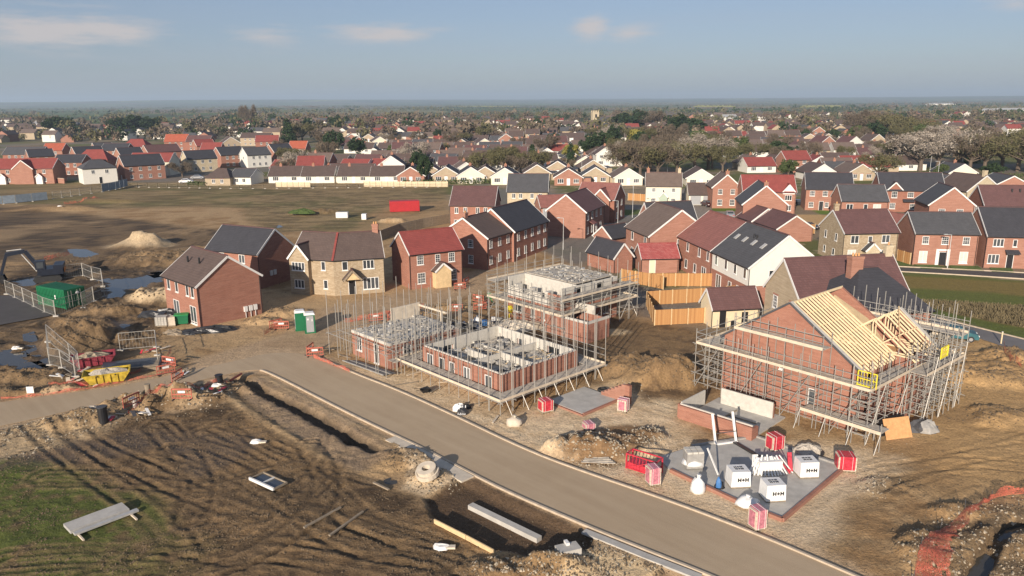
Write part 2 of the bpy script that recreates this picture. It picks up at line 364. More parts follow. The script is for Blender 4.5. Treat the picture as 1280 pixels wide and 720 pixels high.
def house(kind, label, near, ze, yaw, WR, WL, axis, zr, wm, rm, wins=(), hip=0.0, bb='white', loc=None, group=None, oh=0.3, band=None, pad=True, pipes=True, ends=(0.14,0.14)):
    "near = pixel of the near eaves corner; local x runs along the right face, y along the left face"
    P = loc or G(near[0], near[1], ze)
    root = thing(kind, label, 'garage' if 'garage' in kind else 'house', (P[0],P[1],0), rad(yaw), group)
    if axis == 'L': args = ((0,0), (WR,0), (0,WL), (WR,WL))     # ridge along x
    else: args = ((0,WL), (0,0), (WR,WL), (WR,0))
    gable(root, *args, 0 if not band else band[0], ze, zr, wm, rm, hip=hip, bb=bb, oh=oh, ends=ends)
    if band:
        MB().box(0.015, WR-0.015, 0.015, WL-0.015, 0, band[0]-0.01).build('lower_wall', band[1], root)
    for w in wins:
        face, u, z, ww, hh, kd = w
        ln = 'brick' in wm
        if face == 'R': window(root, kd, ww, hh, (u,0,z), 0, ln)
        elif face == 'L': window(root, kd, ww, hh, (0,u,z), rad(-90), ln)
        elif face == 'E': window(root, kd, ww, hh, (WR,u,z), rad(90), ln)
        else: window(root, kd, ww, hh, (u,WL,z), rad(180), ln)
    if pipes:
        pipe(root, -0.06, -0.06, ze)
        if WR > 4: pipe(root, WR-0.15, -0.08, ze)
    if pad:
        c, s = math.cos(rad(yaw)), math.sin(rad(yaw)); PADS.append((P[0]+c*WR/2-s*WL/2, P[1]+s*WR/2+c*WL/2, max(WR, WL)*0.62))
    return root
def canopy(root, u, z, w=1.6, d=0.9, face='R', rm='slate', posts=False):
    c = MB(); t = 0.09
    c.add([(-w/2,-d,z), (w/2,-d,z), (w/2,0,z+0.45), (-w/2,0,z+0.45), (-w/2,-d,z+t), (w/2,-d,z+t), (w/2,0,z+0.45+t), (-w/2,0,z+0.45+t)],
        [(0,3,2,1), (4,5,6,7), (0,1,5,4), (1,2,6,5), (2,3,7,6), (3,0,4,7)])
    o = c.build('porch_roof', rm, root, (u,0,0) if face == 'R' else (0,u,0), 0 if face == 'R' else rad(-90))
    if posts:
        for s in (-1, 1): MB().box(s*w/2-0.06*(s+1), s*w/2-0.06*(s-1), -d+0.05, -d+0.15, 0, z).build('porch_post', 'white', o)
def gporch(root, u, face='R', w=2.2, d=1.2, ze=2.3, zr=3.4, wm='stone', rm='slate', opening=True):
    "little gabled porch with its ridge pointing out from the wall"
    T = (lambda x, y: (u+x, y)) if face == 'R' else (lambda x, y: (y, u-x))
    p = link('porch', None, root)
    gable(p, T(-w/2,0), T(-w/2,-d), T(w/2,0), T(w/2,-d), 0, ze, zr, wm, rm, oh=0.15, ends=(0,0.12))
def wing(root, axis, x0, x1, y0, y1, ze, zr, wm, rm, name='front_gable', z0=0, ends=(0,0.14), bb='white'):
    "extra gabled block in the house frame"
    p = link(name, None, root)
    if axis == 'y': gable(p, (x0,y1), (x0,y0), (x1,y1), (x1,y0), z0, ze, zr, wm, rm, ends=ends, bb=bb)
    else: gable(p, (x0,y0), (x1,y0), (x0,y1), (x1,y1), z0, ze, zr, wm, rm, ends=ends, bb=bb)
    return p
SH = 1.25
# -------- houses on the near part of the site
h = house('brick_house', 'red brick house with brown roof and three white meter boxes, nearest on the left', (246,357.5), 4.9, 47, 7.8, 8.9, 'R', 7.7, 'brick_new', 'tile_brown',
    [('L',1.3,3.3,.75,1.3,'c1'), ('L',2.6,3.3,.75,1.3,'c1'), ('L',5.4,3.3,.75,1.3,'c1'), ('L',7.6,3.3,.8,1.3,'c1'), ('L',1.6,0.1,1.5,2.15,'f'), ('L',6.0,0.1,1.5,2.15,'f')])
for u in (5.55, 6.2, 6.8): MB().box(u-.22, u+.22, -.2, -.02, .75, 1.4).box(u-.03, u+.03, -.1, -.04, 0, .75).build('meter_box', 'white', h)
for x, y in ((2.2,3.6), (2.0,6.2)): MB().tube((x,y,5.2+2.6*x/3.9), (x,y,5.9+2.6*x/3.9), 0.12, 8).build('roof_vent', 'black', h)
h = house('brick_house', 'red brick house with near black slate roof, behind the brown roofed house on the left', (322,317), 5.0, 64, 7.0, 9.6, 'R', 7.8, 'brick_new', 'slate',
    [('L',3.0,3.4,1.1,1.2,'c'), ('L',6.8,3.4,1.1,1.2,'c'), ('L',3.0,1,1.1,1.3,'c'), ('L',6.8,.1,1,2.1,'d'), ('B',3,1,1,1,'c')])
for u in (2.2, 2.9): MB().box(u-.22, u+.22, -.2, -.02, 1.5, 2.2).build('meter_box', 'white', h)
# stone house bent round the corner
P = G(416,324,5.0); h = thing('stone_house', 'stone house bent at an angle under a brown tiled roof with a red hip line', 'house', (P[0],P[1],0), 0)
dA = Vector((math.cos(rad(161)), math.sin(rad(161)))); dB = Vector((math.cos(rad(17)), math.sin(rad(17)))); nA = Vector((dA.y,-dA.x)); nB = Vector((-dB.y,dB.x))
dep = 6.4; bis = (nA+nB).normalized(); bis = bis*(dep/bis.dot(nB))
A0 = dA*6.4; B1 = dB*6.6
gable(h, tuple(A0), tuple(B1), tuple(A0+nA*dep), tuple(B1+nB*dep), 0, 5.0, 7.8, 'stone', 'tile_brown', mids=[((0,0), tuple(bis))])
MB().bar((0,-0.35,4.85), (bis.x/2,bis.y/2,8.0), 0.28, 0.12).build('hip_tiles', 'tile_red', h)
chimney(h, *(B1+nB*3.2-dB*0.5), 7.0, 8.9, 'brick_orange', 0.8, 2)
bw = link('front_gable', None, h)
p0 = dA*6.3; p1 = dA*3.4; out = -nA*0.7
gable(bw, tuple(p1+nA*2.5), tuple(p1+out), tuple(p0+nA*2.5), tuple(p0+out), 0, 5.0, 6.7, 'stone', 'tile_brown', oh=0.2)
for q, z, w_, hh, kd in ((4.9,3.3,2.0,1.15,'c4'), (4.9,.9,1.5,1.15,'c3')): window(h, kd, w_, hh, (*(dA*q+out),z), rad(161-180), False)
for q, z in ((1.5,3.4), (1.3,.9)): window(h, 'c1', .65, 1.2, (*(dA*q),z), rad(161-180), False)
for q, z, w_, hh, kd in ((1.5,3.4,.75,1.2,'c1'), (4.6,3.4,1.5,1.2,'c3'), (4.8,.6,2.1,1.6,'c4'), (2.3,.05,1.0,2.1,'d')): window(h, kd, w_, hh, (*(dB*q),z), rad(17), False)
gp = link('porch', None, h); f0 = dB*1.3; f1 = dB*3.3; o_ = -nB*1.3
gable(gp, tuple(f0), tuple(f0+o_), tuple(f1), tuple(f1+o_), 2.3, 2.4, 3.5, 'timber', 'tile_brown', oh=0.2, bb='old_wood')
PADS.append((P[0]-1, P[1]+3, 8))
STONE_BEND = (P, dB, nB)
h = house('brick_house', 'red brick house with a bright red tiled roof, beside the bent stone house', (512,317.5), 5.0, 29, 7.9, 7.0, 'L', 7.4, 'brick_new', 'tile_red',
    [('R',1.5,3.35,.95,1.3,'s'), ('R',4.1,3.35,.75,1.2,'s'), ('R',6.2,3.3,.95,1.3,'s'), ('R',1.6,.7,1.15,1.5,'s'), ('R',4.2,.05,1.0,2.1,'d'), ('R',6.3,.7,1.15,1.5,'s')])
gporch(h, 4.4, 'R', 2.3, 1.2, 2.4, 3.4, 'timber', 'tile_brown'); RED4 = h
# the two attached houses behind
h = house('brick_house', 'brick house with plum brown roof and half shaded gable, behind the red roofed one', (609,297.5), 5.0, 60, 7.4, 8.6, 'L', 7.7, 'brick_new', 'tile_brown',
    [('L',3,3.3,.9,1.2,'s'), ('L',3,.8,.9,1.3,'s')]+[('R',u,z,.85,1.25,'s') for u in (1.0,3.6,6.2) for z in (3.3,.8)])
chimney(h, .6, 4.3, 6.6, 8.5, 'brick_orange', .8, 1)
h = house('brick_house', 'long brick house with blue black slate roof and white gable edge', (642.5,289), 5.0, 62, 12.5, 8.2, 'L', 8.3, 'brick_new', 'slate',
    [('R',u,z,.85,1.25,'s') for u in (1.5,4,6.5,9,11.3) for z in (3.3,.8)])
h = house('brick_house', 'brick house with charcoal roof and five small upper windows, beyond the timber hoarding', (562.5,256), 5.0, -7, 9.0, 8.6, 'L', 8.2, 'brick_new', 'tile_purple',
    [('R',u,3.3,.75,1.2,'c') for u in (1.3,3.1,5.6,7.2)]+[('R',1.4,.8,1.3,1.2,'c'), ('R',4.4,.05,1,2.1,'d'), ('R',7.0,.8,1.3,1.2,'c')])
h = house('stone_house', 'stone house with dark roof and white eaves, furthest back behind the slate roofed house', (634,239), 5.0, -5, 9.3, 8.6, 'L', 8.5, 'stone_pale', 'slate_grey',
    [('R',u,3.4,.8,1.1,'c') for u in (1.5,3.1,5.7,7.6)]+[('R',2,.8,1.4,1.2,'c'), ('R',5,.05,1,2.1,'d'), ('R',7.5,.8,1.4,1.2,'c')])
h = house('garage_block', 'low brick garage with a pinkish red roof beside the pale stone house', (676,259), 2.5, 10, 6.0, 6.5, 'L', 4.6, 'brick_orange', 'tile_pink', [('R',1.6,.05,2.3,2.1,'g')])
h = house('brick_house', 'brick house with a big sunlit gable, plum roof and a diagonal shadow on the wall', (732,265), 5.0, 66, 11.5, 7.7, 'L', 8.0, 'brick_orange', 'tile_purple',
    [('R',u,z,.9,1.3,'s') for u in (1.4,4,6.6,9.4) for z in (3.3,.7)])
canopy(h, 3.2, 2.4, 2.0, 1.0, 'R', 'tile_pink', True)
h = house('brick_house', 'wide brick house with salmon roof and a front gable, left of the lamps', (768,249), 5.0, 66, 8.0, 8.4, 'R', 7.8, 'brick_red', 'tile_pink',
    [('R',2,3.2,.9,1.2,'s'), ('R',5.5,3.2,.9,1.2,'s'), ('R',2,.7,.9,1.3,'s'), ('R',5.5,.7,.9,1.3,'s'), ('L',2.0,3.3,1.6,1.2,'c3'), ('L',6.2,3.3,1.6,1.2,'c3'), ('L',6.2,.7,1.8,1.3,'c3')])
wing(h, 'x', -.8, 3.9, .9, 4.7, 5.0, 7.0, 'brick_orange', 'tile_pink', ends=(.14,0))
h = house('rendered_house', 'cream rendered house with brown roof and a small green gabled porch', None, 5.0, -9, 8.5, 7.2, 'L', 7.8, 'render_cream', 'tile_tan',
    [('R',1.9,3.5,.9,.95,'s'), ('R',4.2,3.5,.4,.6,'c1'), ('R',6.6,3.5,.9,.95,'s'), ('R',1.9,.8,1.1,1.2,'s'), ('R',6.6,.8,1.1,1.2,'s'), ('R',4.2,.05,1,2.1,'d'), ('E',3,3.3,.8,1,'c1')], loc=G(807.5,232,5.0))
gporch(h, 4.2, 'R', 1.9, .9, 2.4, 3.5, 'sage_door', 'slate'); chimney(h, .5, 3.6, 7.2, 8.9, 'brick_orange', .7, 1); chimney(h, 8.0, 3.6, 7.2, 8.9, 'stone_pale', .7, 1)
h = house('garage_block', 'double garage with two grey green doors between the cream house and brick gable', None, 2.6, -4, 6.4, 6, 'L', 5.0, 'render_cream', 'tile_brown',
    [('R',1.7,.05,2.7,2.2,'g'), ('R',4.8,.05,2.7,2.2,'g')], loc=G(861,243,2.6))
h = house('brick_house', 'square brick gable with four white windows and a chimney on its peak', None, 5.0, -4, 6.6, 8, 'R', 7.9, 'brick_orange', 'tile_tan',
    [('R',1.8,3.3,1.05,1.25,'s'), ('R',4.7,3.3,1.05,1.25,'s'), ('R',1.8,.7,1.15,1.4,'s'), ('R',4.7,.7,1.15,1.4,'s')], loc=G(891,234,5.0)); chimney(h, 3.3, .4, 7.2, 8.8, 'brick_orange', .8, 1)
h = house('brick_house', 'brick house under a vivid red roof with white bay gable, behind the chimneyed gable', None, 5.0, -8, 11.5, 8, 'L', 8.2, 'brick_orange', 'tile_red',
    [('R',1.5,3.3,1.0,1.2,'s'), ('R',4.5,3.3,1.0,1.2,'s'), ('R',9.9,3.0,1.5,1.2,'c3'), ('R',9.9,.7,1.5,1.3,'c3')], loc=G(929,239,5.0))
wing(h, 'y', 8.7, 11.2, -.1, 3, 5.0, 6.5, 'white', 'tile_red', z0=4.4)
h = house('brick_house', 'tall brick gable with slate roof and peak chimney, behind the brown garage roofs', None, 5.0, -9, 8.4, 10.5, 'R', 8.6, 'brick_orange', 'slate_grey', [('R',4,.9,1,1.2,'c')], loc=G(929,255,5.0)); chimney(h, 4.2, .5, 7.9, 9.3, 'brick_orange', .8, 1)
h = house('garage_block', 'brick double garage with brown roof and a sloping sunlit gable', (972,286), 2.5, 8, 6.8, 9.0, 'R', 4.7, 'brick_orange', 'tile_purple', [('L',5,0.05,2.3,2.1,'g')])
h = house('garage_block', 'second brown roofed garage tucked behind the double one', None, 2.5, 8, 6.0, 6.6, 'R', 4.7, 'brick_orange', 'tile_purple', [], loc=(G(972,286,2.5)[0]-1.6, G(972,286,2.5)[1]+9.4))
# terrace with the white rendered end
t14 = house('rendered_house', 'end terrace with white render over brick, grey roof and four skylights', (937.5,334), 5.0, 9.5, 9.6, 10.9, 'R', 8.7, 'render_white', 'slate_grey',
    [('L',u,3.3,.8,1.3,'c1') for u in (1.2,3.9,6.6,9.6)]+[('L',u,.7,.9,1.3,'c1') for u in (2.8,5.2)]+[('L',8.6,.05,1.5,2.1,'f'), ('R',3,3.3,.9,1.2,'c1')], band=(2.55,'brick_new'), bb='white')
for y in (1.9,4.4,6.9,9.2):
    x = 2.6; z = 5+3.6*x/4.8+.2; s_ = MB(); s_.box(-.45, .45, -.3, .3, -.02, .1); link('skylight', s_.mesh('skylight', 'steel_pale'), t14, (x,y,z), rot=(0,-math.atan(3.6/4.8),0))
for y in (4.9,5.6): MB().tube((3.2,y,7.3), (3.2,y,8.1), .13, 8).build('roof_vent', 'black', t14)
h = house('brick_house', 'brick mid terrace with pinkish brown roof attached to the white rendered end', None, 5.0, 9.5, 9.6, 12.0, 'R', 8.6, 'brick_new', 'tile_pink',
    [('L',u,3.3,.8,1.3,'c1') for u in (1.2,4.2,8.4)]+[('L',8.8,.7,.9,1.3,'c1'), ('L',5.5,.7,.9,1.3,'c1'), ('L',2.4,.05,1.5,2.1,'f')], loc=(G(937.5,334,5.0)[0]-math.sin(rad(9.5))*11.1, G(937.5,334,5.0)[1]+math.cos(rad(9.5))*11.1))
h = house('brick_house', 'brick house with taupe roof and one white gable window, behind the small red garage', (812,295), 5.0, 13, 10.2, 9.6, 'R', 8.7, 'brick_orange', 'tile_tan',
    [('L',u,z,.85,1.3,'c1') for u in (1.6,6.8) for z in (3.3,.8)]+[('R',5.0,3.1,.9,1.2,'s')])
wing(h, 'x', 4.2, 12.6, 9.3, 15.5, 5.0, 8.3, 'brick_orange', 'slate')
h = house('garage_block', 'small brick garage with mottled red tiles and a pale green door', (802.5,322.5), 2.35, 4, 5.6, 4.6, 'L', 4.0, 'brick_orange', 'tile_mix', [('R',1.6,.03,.95,2.0,'dm')])
h = house('garage_block', 'brick garage with dark roof, below the street lamp left of the taupe roofed house', None, 2.4, 38, 5.4, 4.2, 'L', 4.1, 'brick_orange', 'slate', [], loc=G(764,297.5,2.4))
h = house('garage_block', 'dark roofed garage in shadow beside the high scaffold', None, 2.4, 30, 3.4, 6.8, 'R', 4.3, 'brick_new', 'slate', [], loc=G(768,322,2.4))
P = G(1001,374,5.2)
h = house('rendered_house', 'buff gable house with a broad purple brown roof, behind the timber roof frame', None, 5.0, 10, 12.4, 7.2, 'L', 8.6, 'brick_buff', 'tile_purple', [('L',1.6,3.0,.9,1.4,'s'), ('L',4.9,3.0,.9,1.4,'s'), ('L',1.6,.6,.9,1.4,'s'), ('L',4.9,.6,.9,1.4,'s')], loc=(P[0],P[1]))
h2 = h; chimney(h, 12.0, 3.6, 8.0, 9.7, 'stone_pale', .8, 1)
h = house('brick_house', 'house with hipped blue black slate roof and red chimney, hidden behind the roof trusses', None, 5.0, 10, 8.4, 9.0, 'L', 8.3, 'brick_new', 'slate', [], hip=3.2, loc=(G(1068,392,5.0)[0], G(1068,392,5.0)[1]))
chimney(h, 2.8, 4.7, 7.2, 9.6, 'brick_orange', 1.3, 3)
h = house('garage_block', 'buff block garage with brown roof and an open doorway, beside the timber fences', (891,385), 2.35, 9, 5.6, 3.3, 'L', 4.1, 'cream_board', 'tile_purple', [])
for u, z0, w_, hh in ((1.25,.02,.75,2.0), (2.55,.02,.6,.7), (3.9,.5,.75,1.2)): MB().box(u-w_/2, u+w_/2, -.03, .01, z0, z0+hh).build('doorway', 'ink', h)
# right hand rows
h = house('stone_house', 'stone house with plum roof, stone chimney and gabled porch, on the right across the grass', (1056,291), 4.9, 4, 8.7, 8.2, 'L', 7.8, 'stone', 'tile_purple',
    [('R',1.7,3.2,1.3,1.25,'c'), ('R',4.2,3.3,.7,1.0,'c1'), ('R',6.7,3.2,1.3,1.25,'c'), ('R',1.4,.7,1.3,1.5,'b'), ('R',6.9,.7,1.9,1.4,'c3'), ('L',2.5,3.2,.7,1.2,'c1'), ('L',6,3.2,.7,1.2,'c1'), ('L',3,.8,.8,1.1,'c1'), ('L',6,.8,.7,1.1,'c1')])
gporch(h, 4.2, 'R', 2.2, 1.2, 2.2, 3.3, 'stone_pale', 'slate_grey'); chimney(h, .4, 4.1, 7.2, 8.9, 'stone', .7, 1)
h = house('brick_house', 'red roofed side wing between the stone house and the grey roofed brick house', None, 3.6, 15, 3.6, 7.5, 'R', 5.7, 'brick_orange', 'tile_pink', [('R',1.7,.5,2.2,1.6,'c3')], loc=G(1119,285,3.6))
h = house('brick_house', 'symmetrical brick house with grey roof, white door surround and three sash windows above', (1145,291), 5.0, -9, 9.0, 8.2, 'L', 7.6, 'brick_orange', 'slate_grey',
    [('R',1.5,3.3,.95,1.2,'s'), ('R',4.3,3.3,1.0,1.2,'s'), ('R',7.3,3.3,1.0,1.2,'s'), ('R',1.4,.4,1.2,1.8,'b'), ('R',7.2,.4,1.2,1.8,'b'), ('R',4.2,.03,1.1,2.1,'d')])
MB().box(3.2, 3.6, -.12, -.02, 0, 2.3).box(4.8, 5.2, -.12, -.02, 0, 2.3).box(3.2, 5.2, -.14, -.02, 2.3, 2.55).build('door_surround', 'white', h)
h = house('brick_house', 'brick house with black front door under a slate canopy, at the right edge', (1235,294), 5.0, -9, 11, 8.6, 'L', 8.6, 'brick_orange', 'slate',
    [('R',1.6,3.3,1.5,1.2,'c3'), ('R',3.9,3.3,.6,1.1,'c1'), ('R',6.5,3.3,1.5,1.2,'c3'), ('R',1.2,.7,1.6,1.4,'c3'), ('R',3.5,.03,1.0,2.1,'d'), ('R',6.5,.7,1.6,1.4,'c3'), ('L',4,.9,.5,1,'c1')]); canopy(h, 3.6, 2.3, 1.9, .9, 'R', 'slate')
h = house('brick_house', 'brick house with purple roof and two little roof vents, at the right edge behind', (1231,256), 5.0, -10, 12, 8, 'L', 8.3, 'brick_red', 'tile_purple', [('L',4,3,.6,1.2,'c1'), ('L',4,.7,.6,1.2,'c1')])
for x in (5.6,7.0): MB().tube((x,2.6,7.1), (x,2.6,7.9), .15, 8).build('roof_vent', 'black', h)
h = house('brick_house', 'sunlit brick gable with slate roof and two white windows high up, right of centre row', (1162,255.6), 5.0, -12, 8.0, 9.2, 'R', 8.3, 'brick_orange', 'slate_grey',
    [('R',2.3,2.9,1.2,1.3,'s'), ('R',5.5,2.9,1.2,1.3,'s'), ('R',2.3,.5,1.2,1.3,'s'), ('R',5.5,.5,1.2,1.3,'s')])
h = house('brick_house', 'brick house with slate roof, black door and a small fenced lawn', None, 5.0, -13, 10.2, 7.8, 'L', 8.3, 'brick_orange', 'slate', [('R',1.4,3.3,1.1,1.2,'s'), ('R',4.2,3.3,1.1,1.2,'s'), ('R',7.2,3.3,1.1,1.2,'s'), ('R',1.3,.7,1.1,1.2,'s'), ('R',3.5,.03,1,2.1,'d'), ('R',4.7,.7,.9,1.2,'s'), ('R',6.2,.7,.7,1.2,'s')], loc=G(1008,235.6,5.0))
h = house('brick_house', 'low brick house with grey roof, in front of the white edged gable', None, 5.0, -7, 9.0, 7.5, 'L', 7.8, 'brick_orange', 'slate_grey', [('R',1.6,2.9,1.3,1.4,'c'), ('R',4.7,2.9,.8,1.4,'c1'), ('R',6.9,2.9,1.5,1.4,'b'), ('R',2.0,.5,1.3,1.4,'c'), ('R',6.6,.5,1.3,1.4,'c')], loc=G(1052.5,250.6,5.0))
h = house('brick_house', 'wide brick house with slate roof and a small white edged front gable', None, 5.0, -11, 13.5, 8, 'L', 8.5, 'brick_red', 'slate', [('R',3.0,3.2,1.2,1.4,'s'), ('R',6.4,3.3,1.3,1.2,'s'), ('R',9.6,3.3,1.1,1.2,'s'), ('R',2.8,.7,1.2,1.3,'s'), ('R',7,.7,1.1,1.2,'s')], loc=G(1101,237,5.0))
wing(h, 'y', 1.5, 4.6, -.05, 3, 5.0, 6.6, 'brick_red', 'slate', z0=4.8); canopy(h, 6.0, 2.4, 2.4, 1.0)
h = house('stone_house', 'pale stone gable with brown roof and a stone chimney, right of the slate roofed gable', (1209,239), 5.0, 15, 9.5, 9, 'R', 8.2, 'stone_pale', 'tile_brown', [('L',u,3.2,.7,1.1,'c1') for u in (1.5,3.6,5.8)]); chimney(h, 4.75, .5, 7.4, 9.4, 'stone_pale', .9, 0)
h = house('brick_house', 'brick gable with white edged roof, furthest right behind the purple roof', None, 4.6, -5, 9, 9, 'R', 7.0, 'brick_orange', 'slate_grey', [], loc=G(1241,233,4.6))
h = house('bungalow', 'dark roofed bungalow with one long white edge, left of the pale stone gable', None, 3.4, 25, 9, 9, 'R', 5.6, 'render_cream', 'slate_grey', [], loc=G(1186,232,3.4))
# ---------------------------------------------------------------- terrain
def vn(x, y, scale, seed=0):
    "value noise 0..1"
    x = np.asarray(x, float)/scale+seed*17.13; y = np.asarray(y, float)/scale+seed*9.71
    xi = np.floor(x).astype(np.int64); yi = np.floor(y).astype(np.int64); fx = x-xi; fy = y-yi
    fx = fx*fx*(3-2*fx); fy = fy*fy*(3-2*fy)
    def hs(a, b):
        n = (a*374761393+b*668265263+seed*1442695041) & 0x7fffffff; n = ((n ^ (n >> 13))*1274126177) & 0x7fffffff
        n = n ^ (n >> 16); return (n & 0xffff)/65535.0
    return (hs(xi,yi)*(1-fx)+hs(xi+1,yi)*fx)*(1-fy)+(hs(xi,yi+1)*(1-fx)+hs(xi+1,yi+1)*fx)*fy
def fbm(x, y, scale, oct=4, seed=0, gain=0.55):
    r = 0; a = 1; t = 0
    for i in range(oct): r = r+a*vn(x, y, scale/2**i, seed+i); t += a; a *= gain
    return r/t
def sst(x, a, b):
    t = np.clip((x-a)/(b-a), 0, 1); return t*t*(3-2*t)
def dseg(x, y, p, q):
    dx, dy = q[0]-p[0], q[1]-p[1]; L = dx*dx+dy*dy+1e-9; t = np.clip(((x-p[0])*dx+(y-p[1])*dy)/L, 0, 1)
    return np.hypot(x-p[0]-t*dx, y-p[1]-t*dy), t
def dpoly(x, y, pts):
    d = np.full(np.shape(x), 1e9)
    for p, q in zip(pts[:-1], pts[1:]): d = np.minimum(d, dseg(x, y, p, q)[0])
    return d
def spoly(x, y, pts):
    "signed distance, positive inside"
    ins = np.zeros(np.shape(x), bool); n = len(pts)
    for i in range(n):
        (x0,y0), (x1,y1) = pts[i], pts[(i+1)%n]
        c = ((y0 > y) != (y1 > y)) & (x < (x1-x0)*(y-y0)/(y1-y0+1e-12)+x0); ins ^= c
    d = dpoly(x, y, pts+[pts[0]]); return np.where(ins, d, -d)
def pm(x, y, px, soft=1.0, wob=1.5, seed=3, world=False):
    pts = px if world else GP(px); s = spoly(x, y, pts)
    if wob: s = s+(fbm(x, y, 5.0, 4, seed)-0.5)*2*wob
    return sst(s, -soft, soft)
ROAD_L = [(-60,545),(0,533),(100,511),(200,488),(290,466),(320,462),(335,465),(430,514),(490,543),(527,560),(590,593),(640,618),(740,661),(812,690),(890,721),(1000,768)]
ROAD_U = [(-60,512),(0,503),(100,490),(170,479),(235,464),(300,450),(340,440),(388,443),(395,446),(447,469),(495,487),(570,521),(640,555),(702,581),(852,632),(960,674),(1067,720),(1200,778)]
ROADW = GP(ROAD_L)+GP(ROAD_U)[::-1]
BRANCH = [(230,466),(240,450),(330,425),(390,403),(400,385),(520,362),(590,340),(640,318),(668,318),(655,338),(590,368),(500,395),(425,425),(385,447),(330,462)]
MUD_L = [(-40,540),(60,522),(150,512),(290,474),(330,486),(400,560),(450,600),(520,620),(560,660),(640,740),(-60,760)]
ESTATE = [(655,305),(700,300),(760,350),(800,395),(880,415),(960,440),(1110,395),(1290,445),(1400,440),(1400,205),(880,200),(620,228),(560,262),(590,290)]
SITE = [(-200,228),(560,228),(560,262),(655,305),(760,350),(800,395),(880,415),(960,440),(1110,400),(1400,440),(1400,760),(-200,760)]
GRASSR = [(1095,338),(1105,342),(1180,345),(1300,352),(1300,428),(1200,402),(1140,385),(1110,372)]
MOUNDS = [ # px, py, half width m, half depth m, height, rough
 (815,470,5.2,3.0,1.25,.45),(775,455,3.4,2.4,.6,.4),(755,560,4.2,2.0,.75,.6),(812,545,1.5,1.5,.5,.6),(720,568,2.6,1.3,.4,.8),(842,476,2.6,2,.9,.4),(195,374,3.6,2.4,1.3,.4),(170,309,4.5,3.0,1.0,.5),(186,306,3.6,2.6,1.5,.4),
 (92,432,3.4,2.6,1.6,.4),(130,424,4,2,.8,.6),(240,322,14,3,1.1,.7),(290,312,8,3,.9,.7),(190,330,9,2.5,.9,.7),(395,266,6,3,.8,.6),(130,252,10,3,.8,.7),(60,262,12,4,1.0,.7),
 (200,505,3.5,1.4,.7,.7),(240,500,4,1.3,.8,.7),(285,488,3,1.4,.6,.7),(160,512,2.5,1.3,.6,.5),(90,528,3,1.5,.5,.3),(120,520,2,1.4,.45,.3),
 (505,575,2.6,1.6,.5,.5),(534,596,1.8,1.1,.3,.3),(640,714,3.5,1.2,.4,.6),(700,706,1.8,.8,.5,.5),(1235,470,5,3,.9,.6),(1215,520,6,2,.5,.4),(1265,450,4,2.5,.9,.5),(1100,610,3,1.5,.15,.3),
 (760,415,2.2,1.2,.5,.3),(500,392,5,1.6,.55,.6),(560,384,4,1.2,.4,.6),(350,392,4,1.8,.5,.5),(330,402,3,1.3,.4,.5),(130,390,5,1.5,.6,.5),(110,404,5,1.5,.5,.5),(30,470,6,2,.6,.6),(60,490,6,1.2,.4,.6),
 (540,492,1.6,1,.35,.4),(860,590,1.4,.8,.15,.3),(1165,690,2.4,2.2,.45,.7),(1200,640,2,1,.3,.5),(1260,680,2,1.5,.45,.6),(705,268,4,2,.7,.3),(490,277,3,1.6,.8,.2)]
MW = [(*G(a,b), c, d, e, f) for a, b, c, d, e, f in MOUNDS]
PUD = [  # puddle outline (px), level below datum
 [(128,352),(160,345),(205,342),(202,352),(182,360),(160,362),(150,372),(135,368)], [(140,398),(158,402),(163,414),(148,412),(138,405)], [(32,420),(42,414),(48,428),(72,452),(62,458),(38,446)],
 [(-10,440),(20,436),(55,458),(30,464),(-10,455)], [(88,312),(104,311),(120,317),(108,321),(92,318)], [(20,350),(45,344),(60,350),(40,357),(15,358)], [(100,549),(120,548),(124,552),(104,553)],
 [(222,556),(232,557),(236,562),(226,560)], [(470,598),(495,594),(500,602),(480,610)], [(180,338),(215,334),(222,340),(195,345)], [(345,281),(352,280),(354,283),(347,284)], [(300,420),(10,420)]][:11]
PW = [GP(p) for p in PUD]
BASINS = [([(530,622),(575,598),(597,598),(640,619),(745,667),(742,684),(705,691),(660,694),(600,682),(543,648)],.42), ([(805,722),(830,706),(900,735),(860,760),(790,740)],.5)]
BW = [(GP(p), d) for p, d in BASINS]
TRENCH = [([(300,474),(330,490),(380,514),(420,536),(448,553)],.42,.5), ([(1298,650),(1272,655),(1250,672),(1234,692),(1212,728)],.32,.85), ([(436,547),(470,562)],.3,.3)]
TW = [(GP(p), w, d) for p, w, d in TRENCH]
RIDGES = [([(278,490),(330,528),(405,572)],.4,.14), ([(330,470),(445,530),(500,558)],.25,.1)]
RW = [(GP(p), w, d) for p, w, d in RIDGES]
rr = random.Random(5)
